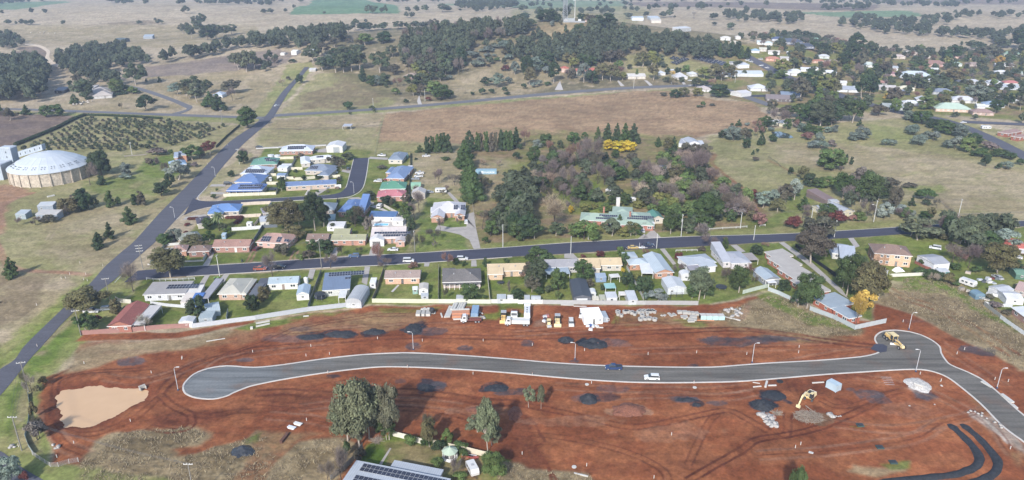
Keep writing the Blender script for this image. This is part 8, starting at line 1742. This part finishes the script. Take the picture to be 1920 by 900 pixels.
for i,(x,y) in enumerate(sorted(RG)):ring('white precast concrete ring on the green strip, %s from left' % NUM(i+1),x,y+6,.9 if y > 200 or i % 3 == 0 else .65,.8,'precast concrete rings on the green strip')
def slab(label,pts,h,m_=None,name='concrete_slab',cat='slab',z=0,w_=None):
 a,b=U(*pts[0]),U(*pts[1]);L_=(b-a).length;w_=w_ or 1.0;return tag(part(name,MB().use(m_ or M_PRE).box(0,L_,-w_/2,w_/2,z,z+h),None,loc=a,rz=frame(a,b)),label,cat)
for i,(x0,y0,x1,y1,w_,lb) in enumerate([(885,128,945,126,1.5,'left pale culvert block in the back row'),(955,132,1020,130,1.8,'second culvert block with a round hole'),(1025,138,1070,136,1.5,'third pale culvert block in the back row'),(1070,146,1120,144,1.8,'fourth culvert block with a round hole'),(1125,152,1180,148,1.9,'rightmost pale culvert block'),(932,182,1028,182,1.6,'upper bar of the T-shaped pair of slabs'),(965,205,1005,205,1.2,'lower stem of the T-shaped pair of slabs'),(1058,180,1155,185,1.4,'long slab below the fourth block'),(1040,205,1155,228,1.3,'tilted long slab before the aqua crates'),(1028,245,1120,243,1.3,'frontmost long slab')]):slab(lb,[(x0,y0),(x1,y1)],.9 if y0 < 160 else .5,w_=w_)
for i,(x0,y0,x1,y1) in enumerate([(665,170,680,160),(700,170,718,155),(760,130,790,150),(785,155,815,178),(820,165,840,135),(850,150,862,165)]):slab('short white concrete offcut lying skewed, '+['leftmost','second','third','fourth','fifth','rightmost'][i],[(x0,y0),(x1,y1)],.35,w_=.9)
slab('thin orange pipe on the grass',[(1155,228),(1395,233)],.25,M_ORP,'orange_pipe','pipe',w_=.3);slab('long white beam beside the broken slabs',[(1522,180),(1760,232)],.3,M_PIPE,'white_beam','beam',w_=.5)
for i in range(4):tag(part('aqua_crate',MB().use(M_AQ).box(0,2.05,-1.1,1.1,0,1.5).use(M_PIPE).box(.02,2.03,-1.12,1.12,1.5,1.55).box(0,.06,-1.14,1.14,0,1.56),None,loc=U(1197,200)+Vector((i*2.12,i*-.1,0))),['leftmost','second','third','rightmost'][i]+' aqua plastic crate in the joined row of four','crate','aqua crates in a row')
rocks('1560 95 1;1590 115 1;1600 85 .8;1640 75 1;1690 90 .9;1720 110 1;1740 130 1.1;1700 150 1;1720 170 .9;1640 180 .8;1660 165 .7;1770 140 .8;1750 75 .7;1690 125 .8','in the arc of broken slabs',.8)
T(770,565,10.67)
for i,(x,y) in enumerate([(820,195),(870,190),(935,190),(985,185),(1035,180)]):a=U(x,y);tag(part('white_pipe',MB().use(M_PIPE).tube([a+Vector((0,0,.5)),a+Vector((.8,5.2,.5))],.5,12),None),['first','second','third','fourth','fifth'][i]+' fat white pipe from the left behind the orange crates','pipe','fat white pipes')
for i in range(5):a=U(668+i*24,330-i*2);tag(part('white_beam',MB().use(M_PIPE).box(0,.45,0,9-i*.3,0,.45),None,loc=a,rz=-.12),['leftmost','second','third','fourth','rightmost'][i]+' white beam in the bundle beside the orange crates','beam','bundle of white beams')
slab('lone leaning white pipe left of the beam bundle',[(605,250),(630,325)],.4,M_PIPE,'white_pipe','pipe',w_=.5)
for i in range(2):slab(['rear','front'][i]+' stack of long orange pipes with white ends',[(825,275+i*48),(1180,262+i*40)],1.2-.3*i,M_ORP,'orange_pipe_stack','pipe stack',w_=2.4-.6*i)
slab('white pipe bundle on top of the orange stack',[(825,225),(1178,215)],.35,M_PIPE,'white_pipe_bundle','pipe stack',z=1.0,w_=.8);slab('white pipe lying before the orange stack',[(850,368),(1030,362)],.4,M_PIPE,'white_pipe','pipe',w_=.6)
for i in range(3):a=U(100+i*88,300);tag(part('white_carton',MB().use(M_PIPE).box(0,2.0,0,3.2,0,.9).use(M_PRE).box(.1,1.9,.1,3.1,.9,.95),None,loc=a),['left','middle','right'][i]+' of three long white cartons in the front','carton','white cartons near the fence')
for i in range(4):a=U(232+i*42,190-(i % 2)*14);tag(part('white_bag',MB().use(M_PIPE).box(-.6,.6,-.5,.5,0,.9,.15,.15),None,loc=a,rz=i),['leftmost','second','third','rightmost'][i]+' plump white bag behind the cartons','bag','white bags behind the cartons')
e=thing('water_cart','black round-topped tank on a small cart at the fence','tank',U(430,240));part('tank',MB().use(M_DARK).lathe([(.9,.4),(1.0,.7),(1.0,1.7),(.6,2.1)],12),e);part('cart',MB().use(M_PRE).box(-1,1.2,-.9,.9,.2,.42),e);wheels(e,(-.4,.5),.8,.25)
rocks('1385 230 .5;1430 250 .6;1440 330 .8;1470 345 .7;1420 345 .6;1465 310 .5;1400 300 .5','beside the flatbed truck and container',.6)
T(930,565,8.727)
for i,(x,y,c) in enumerate([(1500,410,'#dcdcdc'),(1540,405,'#3a6ab8'),(1590,415,'#d4e0e8'),(1650,420,'#dcdcdc'),(1550,470,'#e4e4e4'),(800,260,'#dce0e4'),(800,300,'#5a5060'),(845,245,'#c87868'),(790,335,'#e0e0e4')]):tag(part('site_crate',MB().use(paint(c)).box(-.7,.7,-.5,.5,0,.7,.08,.08).use(M_DARK).box(-.6,.6,-.03,.03,.7,.73),None,loc=U(x,y),rz=i*.7),['white drum of odds beside the site office','blue box before the site office','pale blue box before the site office','white box under the office window','bent white sheet lying before the site office','white box on the pink rubble','dark box on the pink rubble','reddish box on the pink rubble','low white box on the pink rubble'][i],'box')
slab('long white plank before the site office',[(1640,432),(1755,436)],.3,M_PIPE,'white_plank','plank',w_=.4);slab('white plank at the grey fence',[(1270,82),(1480,86)],.2,M_PIPE,'white_plank','plank',w_=.4);slab('tangled white offcuts at the grey fence',[(1060,60),(1270,66)],.25,M_PIPE,'white_plank','plank',w_=.5)
T(0,450);slab('thin white pole lying on the dry grass',[(1548,762),(1688,740)],.18,M_PIPE,'white_pole','pole',w_=.3)
T(480,450);[slab(['upper','lower'][i]+' of two long white beams at the silver fence',[(0,630+i*22),(103,610+i*20)],.4,M_PIPE,'white_beam','beam',w_=.6) for i in range(2)];slab('short white plank beside the silver fence',[(355,575),(396,571)],.3,M_PIPE,'white_plank','plank',w_=.5);slab('white kerb block near the silver fence',[(-42,668),(-22,666)],.8,M_PIPE,'white_block','block',w_=.8)
T(1400,690,7.5);slab('white upright board left of the black dome',[(262,275),(285,195)],.5,M_PIPE,'white_board','board',w_=.6);slab('white beam crossing behind the black dome',[(90,272),(205,262)],.3,M_PIPE,'white_beam','beam',w_=.3);slab('short white beam right of the upright board',[(300,252),(415,248)],.3,M_PIPE,'white_beam','beam',w_=.4);slab('pinkish lath near the kerb',[(85,205),(185,220)],.2,M_PIPE,'white_lath','lath',w_=.2)
slab('white pipe with an elbow left of the pale blue box',[(920,215),(1085,205)],.3,M_PIPE,'white_pipe','pipe',w_=.35);e=tag(part('tyre_stack',MB().use(M_TYRE).lathe([(.5,0),(.95,.05),(1,.3),(.5,.35)],12),None,loc=U(465,195)),'black coil of hose near the kerb','hose coil')
T(1440,675);slab('white board stuck in the pale rubble',[(1090,195),(1160,220)],.4,M_PIPE,'white_board','board',z=.8,w_=.35);slab('white kerb stones stacked beyond the road, upper',[(1600,165),(1675,208)],.4,M_PIPE,'kerb_stone','kerb stone',w_=.7);slab('white kerb stones stacked beyond the road, lower',[(1750,262),(1835,325)],.5,M_PIPE,'kerb_stone','kerb stone',w_=1.0);slab('last white kerb stone near the right edge',[(1835,335),(1870,365)],.3,M_PIPE,'kerb_stone','kerb stone',w_=.5)
for i in range(5):slab(['first','second','third','fourth','fifth'][i]+' grey steel rod of the bent mesh sheet',[(845+i*8,128+i*14),(925+i*6,130+i*14)],.06,M_GREY,'steel_rod','steel rod',w_=.08)
for i,(x,y,lb) in enumerate([(690,492,'green-lidded pit with a grass tuft in the red field'),(838,658,'turquoise-lidded pit left of the grass ring'),(938,770,'dark pit lid inside the ring of dry grass')]):
 e=thing('drain_pit',lb,'drain pit',U(x,y));part('frame',MB().use(mat('green_lid','#3c5654',.6)).box(-.9,.9,-.7,.7,0,.35),e);part('lid',MB().use(M_DARK).box(-.7,.7,-.5,.5,.35,.42),e)
slab('flat white sheet of plastic in the red field',[(305,690),(340,700)],.1,M_PIPE,'white_sheet','sheet',w_=.8)
T(960,675);slab('white and blue pipe across the lower dirt',[(465,852),(570,876)],.3,M_PIPE,'white_pipe','pipe',w_=.35)
for (x,y,lb) in [(466,803,'round white manhole cover at the lower dirt'),(1370,207,'round white cover below the estate road'),(562,184,'small pale marker drum below the road')]:tag(part('manhole_cover',MB().use(M_PIPE).lathe([(.6,0),(.6,.15)],12),None,loc=U(x,y)),lb,'manhole cover')
T(0,675)
e=tag(part('inlet_headwall',MB().use(M_PRE).box(-.9,.9,-.2,.2,0,1.2).box(-.9,-.7,-1,0,0,.9).box(.7,.9,-1,0,0,.9).use(M_DARK).lathe([(.35,.1),(.35,.12)],8),None,loc=U(1068,215),rz=.8),'pale concrete pipe headwall at the tip of the muddy pond','headwall')
T(0,0,1);slab('rusty steel drum lying near the dry grass',[(527,832),(540,815)],.8,mat('rust','#6a4434',.9,.3),'rusty_pipe','pipe',w_=.8)
for (x,y,lb,c) in [(547,803,'left white dinghy-like tub beside the rusty pipe','#dfe3ea'),(559,796,'right white tub beside the rusty pipe','#e8e4dc')]:tag(part('white_tub',MB().use(paint(c)).extr([(-1.2,.5),(-.9,0),(.9,0),(1.3,.5)][::-1],-.5,.5),None,loc=U(x,y),rz=-.4),lb,'tub')
heap('heap under a black plastic sheet in the tall grass',455,847,48,24,1.6,mat('black_plastic',(.03,.035,.045),.25,.3,2,bump=.6),name='tarpaulin_heap',cat='tarpaulin',seed=61)
heap('left kayak-shaped heap of orange mulch at the cream fence',872,857,16,9,.7,mat('orange_mulch','#b87848',.9,.3,2),name='mulch_heap',cat='mulch',seed=62)
for (x,y,c,lb,an) in [(880,856,'#e0e4ea','white kayak beside the cream fence',-.2),(884,858,'#b84434','red kayak tucked under the white one',-.25)]:
 e=thing('kayak',lb,'kayak',U(x,y),an);pc=paint(c);part('hull',MB().use(pc).extr([(-1.9,.4),(-1.5,.05),(1.5,.05),(1.9,.4),(1.2,.45),(-1.2,.45)][::-1],-.32,.32,-.1),e);part('cockpit',MB().use(M_DARK).box(-.5,.4,-.2,.2,.45,.47),e)
def peg(x,y,lb,h=1.0):tag(part('survey_peg',MB().use(M_PIPE).box(-.08,.08,-.08,.08,0,h).use(mat('peg_red','#b84434',.6)).box(-.085,.085,-.085,.085,h,h+.12),None,loc=P(x,y)),lb,'survey peg','white survey pegs in the red ground')
PEG=[(583,650),(618,665),(708,636),(792,640),(906,640),(998,648),(1096,658),(1215,665),(1306,662),(574,668),(1498,652),(1497,662),(1693,604),(1808,656),(1794,664),(341,674),(158,682),(284,700),(107,858),(139,832),(245,791),(575,789),(979,852),(1100,874),(1259,816),(1226,897),(1501,834),(1491,840),(1894,842),(1764,715),(1890,716),(1865,712),(615,700),(764,690),(887,702),(998,704),(1109,719),(1301,719),(1725,702),(1121,648),(1400,665),(342,672),(474,661)]
def near_of(x,y):
 c=[(190,760,'the muddy pond'),(400,715,'the left turning head'),(690,800,'the tall gums'),(640,627,'the long black heap'),(775,616,'the steep black heap'),(1112,645,'the crater-shaped heap'),(930,728,'the wide flat heap'),(1104,748,'the round black heap'),(1222,711,'the white SUV'),(1430,760,'the black dome'),(1510,750,'the excavator'),(1700,640,'the grader'),(1722,722,'the pale rubble'),(1830,850,'the black windrows'),(1178,769,'the red mound'),(1380,640,'the grey stained ground'),(1870,720,'the right kerb lamp'),(980,870,'the lower dry grass')]
 k=min(c,key=lambda a:hypot(a[0]-x,(a[1]-y)*1.6));dx,dy=x-k[0],y-k[1];return ('left of ' if dx < -abs(dy) else 'right of ' if dx > abs(dy) else 'beyond ' if dy < 0 else 'in front of ')+k[2]
used={}
for (x,y) in sorted(PEG):
 lb='white survey peg '+near_of(x,y);used[lb]=used.get(lb,0)+1;n_=used[lb];peg(x,y,lb+(', '+['','second','third','fourth','fifth','sixth'][n_-1]+' from left' if n_ > 1 else ''))
used={}
for i,(x,y) in enumerate([(150,494),(193,499),(161,515),(157,525),(164,527),(135,554),(115,523),(123,522),(131,515),(69,573),(70,650),(426,432),(364,332),(389,308),(427,273),(35,838)]):tag(part('guide_post',MB().use(M_PIPE).box(-.07,.07,-.05,.05,0,1.0).use(M_TAIL).box(-.075,.075,-.055,.055,.75,.85),None,loc=P(x,y)),'white roadside guide post '+['by the dirt track mouth','on the far verge at the junction','at the left verge corner','below the junction verge','second below the junction','on the verge by the corner gum','left of the dirt track gate','at the dirt track gate','right of the dirt track gate','near the brown field edge','on the lower verge','at the village corner lawn','beside the silver tree','by the middle verge','near the orchard road edge','at the lower left kerb'][i],'guide post','white roadside guide posts')
def tramp(label,x,y,r,net=True):
 e=thing('trampoline',label,'trampoline',U(x,y));part('mat',MB().use(M_DARK).lathe([(r,.75),(r,.8)],16),e);part('rim',MB().use(mat('tramp_blue','#2c3c54',.6)).lathe([(r*1.08,.7),(r*1.08,.78)],16),e)
 for k in range(6):t=k*pi/3;part('leg',MB().use(M_GREY).tube([(r*cos(t),r*sin(t),0),(r*cos(t),r*sin(t),2.2 if net else .75)],.04,5),e)
 if net:part('net_rail',MB().use(M_DARK).lathe([(r*1.02,2.15),(r*1.02,2.2),(r*.97,2.2)],16),e)
T(480,450);tramp('black netted trampoline behind the blue-grey roof',482,440,2.0)
T(960,450);tramp('flat round black trampoline in the right backyard',1568,362,2.0,False);tramp('low black trampoline in the shaded yard',-135+50,328,1.3,False)
T(400,260,8);tramp('blue-rimmed trampoline at the court corner',895,770,2.3,False)
sheet('pool_paving',[(695,405),(760,404),(762,425),(697,425)],M_CONCP,k=1.2)
mp_,np_,bp_=new_mat('pool_water');bp_.inputs['Base Color'].default_value=(.12,.42,.62,1);bp_.inputs['Roughness'].default_value=.1
e=thing('swimming_pool','bright blue swimming pool behind the long dark panel rows','pool',P(715,421.5));part('water',MB().use(mp_).box(-3.3,3.3,-1.6,1.6,.1,.16),e);part('coping',MB().use(M_WHITE).box(-3.6,3.6,-1.9,-1.6,.05,.2).box(-3.6,3.6,1.6,1.9,.05,.2).box(-3.6,-3.3,-1.6,1.6,.05,.2).box(3.3,3.6,-1.6,1.6,.05,.2),e)
def bin_(label,x,y,c):e=thing('wheelie_bin',label,'bin',U(x,y));part('body',MB().use(mat('bin_green','#3c4a3c',.6)).box(-.28,.28,-.35,.35,0,.95,-.04,-.04),e);part('lid',MB().use(mat('lid_'+c.strip('#'),c,.6)).box(-.34,.34,-.42,.42,.95,1.05,.05,.05),e)
T(0,450);bin_('left lime-lidded bin beside the grey carport',1612,298,'#6aa83c');bin_('right lime-lidded bin beside the grey carport',1636,296,'#7ab84a');bin_('dark bin on the street verge',1816,165,'#2c3c34')
T(960,450);bin_('green bin behind the street hedge',742,300,'#4aa86a')
used={}
T(1060,360,8);e=thing('boat_trailer','white two-wheeled trailer with an upright winch post on the street','trailer',U(1150,850),.05);part('frame',MB().use(M_FRAME).box(-1.4,1.2,-.7,.7,.5,.62),e);part('drawbar',MB().use(M_FRAME).tube([(1.2,0,.55),(2.4,0,.5)],.06),e);part('winch_post',MB().use(M_FRAME).tube([(-1.2,0,.6),(-1.2,0,2.8)],.05),e);part('toolbox',MB().use(M_GREY).box(-.4,.6,-.5,.5,.62,1.2),e);wheels(e,(-.1,),.8,.3)
T(1440,450)
jk=[(1590,300,'#c8d0dc'),(1620,315,'#5a5e68'),(1650,300,'#dce0e8'),(1680,290,'#8a4038'),(1660,320,'#dcdcdc'),(1720,295,'#6a7078'),(1690,325,'#b8c0c8'),(1500,250,'#c8b4a4'),(1450,375,'#a49888'),(1500,385,'#c8bca8'),(1660,410,'#dcdcdc'),(1700,420,'#e0e0dc'),(1880,340,'#c8a49c'),(1900,360,'#a87468'),(1600,440,'#a8b0b4'),(1640,450,'#b8b0a4')]
nmj=['pale blue crate','black crate','white appliance','rusty red drum box','white chest','grey crate','silver box','tan plank stack','brown pallet','tan pallet','white tub','cream tub','pink sheet stack','rusty sheet stack','grey trough','tan trough']
for i,(x,y,c) in enumerate(jk):tag(part('yard_crate',MB().use(paint(c)).box(-1.0,1.0,-.7,.7,0,.5+.3*(i % 3),.1,.1).use(M_DARK).box(-.8,.8,-.02,.02,.5+.3*(i % 3),.55+.3*(i % 3)),None,loc=U(x,y),rz=i*.8),nmj[i]+' in the jumbled yard on the right','crate')
e=thing('play_tent','white and blue cloth play tent on the lawn below the peach house','tent',U(978,232),.2);part('canopy',MB().use(M_WHITE).extr([(-2.2,0),(-1.2,1.3),(.2,1.6),(2.2,0)][::-1],-1.2,1.2,.5),e);part('stripe',MB().use(mat('tent_blue','#6a94c8',.7)).box(.2,.8,-1.1,1.1,1.3,1.45),e)
# masts, solar farm, far details
def mast():
 T(1020,0,15);b=U(590,590);gz=b.z;e=thing('lattice_tower','steel lattice telecom tower on the hilltop','tower',b,.2);ms=mat('tower_steel','#9aa0a8',.5,.1);h=40;w0=2.6;w1=1.4
 for (sx,sy) in ((-1,-1),(1,-1),(1,1),(-1,1)):part('tower_leg',MB().use(ms).tube([(sx*w0,sy*w0,0),(sx*w1,sy*w1,h)],.22,5),e)
 n=16
 for k in range(n):
  z0,z1=h*k/n,h*(k+1)/n;a,b_=w0+(w1-w0)*k/n,w0+(w1-w0)*(k+1)/n;m2=MB().use(ms)
  for (p,q_) in (((-1,-1),(1,-1)),((1,-1),(1,1)),((1,1),(-1,1)),((-1,1),(-1,-1))):m2.tube([(p[0]*a,p[1]*a,z0),(q_[0]*b_,q_[1]*b_,z1)],.12,4).tube([(q_[0]*a,q_[1]*a,z0),(p[0]*b_,p[1]*b_,z1)],.12,4).tube([(p[0]*a,p[1]*a,z0),(q_[0]*a,q_[1]*a,z0)],.12,4)
  part('brace_bay',m2,e)
 for (z,sx,r) in ((26,2.4,1.0),(32,-2.6,1.3),(30,-1,1.0),(36,2,1.0)):part('dish_antenna',MB().use(M_WHITE).lathe([(r*.3,0),(r*.9,.25),(r,.5)],12),e,loc=(sx,-1.8,z),rot=(pi/2,0,0))
 c=U(862,590);e2=thing('monopole_mast','slender white monopole mast beside the lattice tower','mast',c);part('pole',MB().use(M_POLEW).tube([(0,0,0),(0,0,44)],.5,8,.3),e2);part('dish_antenna',MB().use(M_WHITE).lathe([(.4,0),(1.1,.4)],10),e2,loc=(-1.6,-.5,25),rot=(pi/2,0,0));part('platform',MB().use(ms).box(-1.4,1.4,-1.4,1.4,33,33.3),e2)
 for (x,y,w_,h_,lb,cc) in ((720,590,12,3,'long grey equipment hut between the hilltop masts','#a8b0b4'),(600,592,5,2.6,'white equipment cabinet at the foot of the lattice tower','#dcdcdc'),(1000,612,3.5,3,'small white hut right of the monopole','#e4e4e4'),(1185,610,3,3.6,'pinkish tank on the summit','#d8b8ac')):
  p=U(x,y);e3=thing('equipment_hut',lb,'hut',p);part('wall',MB().use(paint(cc)).box(-w_/2,w_/2,-1.5,1.5,-.5,h_),e3);part('roof',MB().use(paint('#c8ccd0')).box(-w_/2-.2,w_/2+.2,-1.7,1.7,h_,h_+.2),e3)
 f=thing('summit_fence','grey palisade fence round the hilltop compound','fence',U(540,630));L_=U(1150,640)-U(540,630);part('panels',MB().use(ms).box(0,L_.length,-.1,.1,-.5,1.8),f,rz=atan2(L_.y,L_.x));
mast()
T(1220,90,1)
def array(label,a,b,c):
 A,B_,C_=P(*a,1),P(*b,1),P(*c,1);d=B_-A;L_=d.length;rz=frame(A,B_);n=max(2,int(L_/4));e=thing('solar_array',label,'solar array',(A.x,A.y,A.z-1),rz);dep=abs(-(C_.x-A.x)*sin(rz)+(C_.y-A.y)*cos(rz));rows=max(2,round(dep/4));sl=math.asin(max(-.3,min(.3,(B_.z-A.z)/L_)))
 for j in range(rows):
  for i in range(n):lx,ly=(i+.5)*L_/n,j*4+1.6;wz=float(hgt(A.x+lx*cos(rz)-ly*sin(rz),A.y+lx*sin(rz)+ly*cos(rz)))-A.z+1;o=link('solar_panel',ME_SOL,e,(lx,ly,wz+1.3),scale=(L_/n*.97,3.6,1),rot=(radians(22),0,0))
array('left bank of the solar farm on the slope',(1268,121),(1293,110.5),(1264,117));array('short top row of the left solar bank',(1266,113),(1274,108),(1264,111));array('long right bank of the solar farm',(1299,109.5),(1354,122.5),(1356,117))
T(0,0,4)
M_WOOL=mat('wool','#d8cdbd',.95,.15,3)
def sheep(n_,pg,where,seed):
 rs=np.random.RandomState(seed);pl=polyw(pg);x0,y0=pl.min(0);x1,y1=pl.max(0);k=0
 mb=MB().use(M_WOOL);mb.extr([(-.55,.4),(-.6,.75),(-.3,.95),(.3,.95),(.6,.8),(.55,.45),(0,.35)][::-1],-.22,.22,.04);bm_=mb.mesh('fleece');hd=MB().use(M_BARKD).extr([(.5,.8),(.6,1.05),(.85,.9),(.9,.75)][::-1],-.09,.09).mesh('head');lg=MB().use(M_BARKD).box(-.05,.05,-.05,.05,0,.45).mesh('leg')
 while k < n_:
  x,y=x0+(x1-x0)*rs.rand(),y0+(y1-y0)*rs.rand()
  if sdist(np.array([x]),np.array([y]),pl)[0] > 0:continue
  e=thing('sheep','pale sheep grazing '+where,'sheep',(x,y,float(hgt(x,y))),rs.rand()*6.28,'sheep grazing '+where);link('fleece',bm_,e,scale=1.5);link('head',hd,e,scale=1.5);k += 1
  for (a,b) in ((-.35,-.12),(-.35,.12),(.35,-.12),(.35,.12)):link('leg',lg,e,(a*1.5,b*1.5,0),scale=1.5)
sheep(16,[(128,195),(150,190),(180,190),(178,195),(140,199)],'in the paddock below the white farmhouse',3);sheep(6,[(55,60),(110,60),(110,64),(55,64)],'in the far pale field',4)
T(0,225);slab('white trough in the grass below the grain store',[(355,580),(410,568)],.6,M_PIPE,'white_trough','trough',w_=1)
def tussocks():
 rs=np.random.RandomState(9);V=[];R=[];cnt=0
 for (nm,soft,amt,pts) in REG:
  if nm != 'tall' or amt < 1 or pts[0][1] < 500:continue
  pg=polyw(pts);x0,y0=pg.min(0);x1,y1=pg.max(0);ar=(x1-x0)*(y1-y0);n=int(min(60000,ar*9));x=x0+(x1-x0)*rs.rand(n);y=y0+(y1-y0)*rs.rand(n);k=(sdist(x,y,pg) < -.5) & (fbm(x,y,2.2,5,3) > .47) & (sdist(x,y,ROADPOLY) > 1.5);x=x[k];y=y[k];n=len(x)
  t=rs.rand(n)*6.28;h=.2+.35*rs.rand(n);l=.4;dx,dy=np.cos(t)*.08,np.sin(t)*.08;lx,ly=rs.normal(size=n)*l,rs.normal(size=n)*l;z=np.full(n,0.05)
  V.append(np.stack([np.stack([x-dx,y-dy,z],1),np.stack([x+dx,y+dy,z],1),np.stack([x+dx*.3+lx,y+dy*.3+ly,z+h],1),np.stack([x-dx*.3+lx,y-dy*.3+ly,z+h],1)],1).reshape(-1,3));R.append(np.repeat(rs.rand(n),4));cnt += n
 V=np.concatenate(V);o=link('long_grass',npmesh('long_grass',V,np.arange(len(V)).reshape(-1,4),[M_LEAF],rnd=np.concatenate(R)),color=(.25,.2,.13));tag(o,'long dry straw-coloured grass standing in tussocks on the uncut lots','grass',None,'stuff');print('tussocks',cnt)
tussocks()
# the air
hm=D.materials.new('air');hm.use_nodes=True;n=hm.node_tree;n.nodes.clear()
pv=n.nodes.new('ShaderNodeVolumePrincipled');pv.inputs['Color'].default_value=(.62,.75,1,1);pv.inputs['Density'].default_value=.00016;pv.inputs['Anisotropy'].default_value=.1
ou=n.nodes.new('ShaderNodeOutputMaterial');n.links.new(pv.outputs[0],ou.inputs['Volume'])
hb=MB().box(-17000,17000,-300,9500,-14,135);hb.mt=[hm]
o=link('haze',hb.mesh('haze'));o['kind']='stuff';o['label']='thin blue haze of the air over the whole valley'
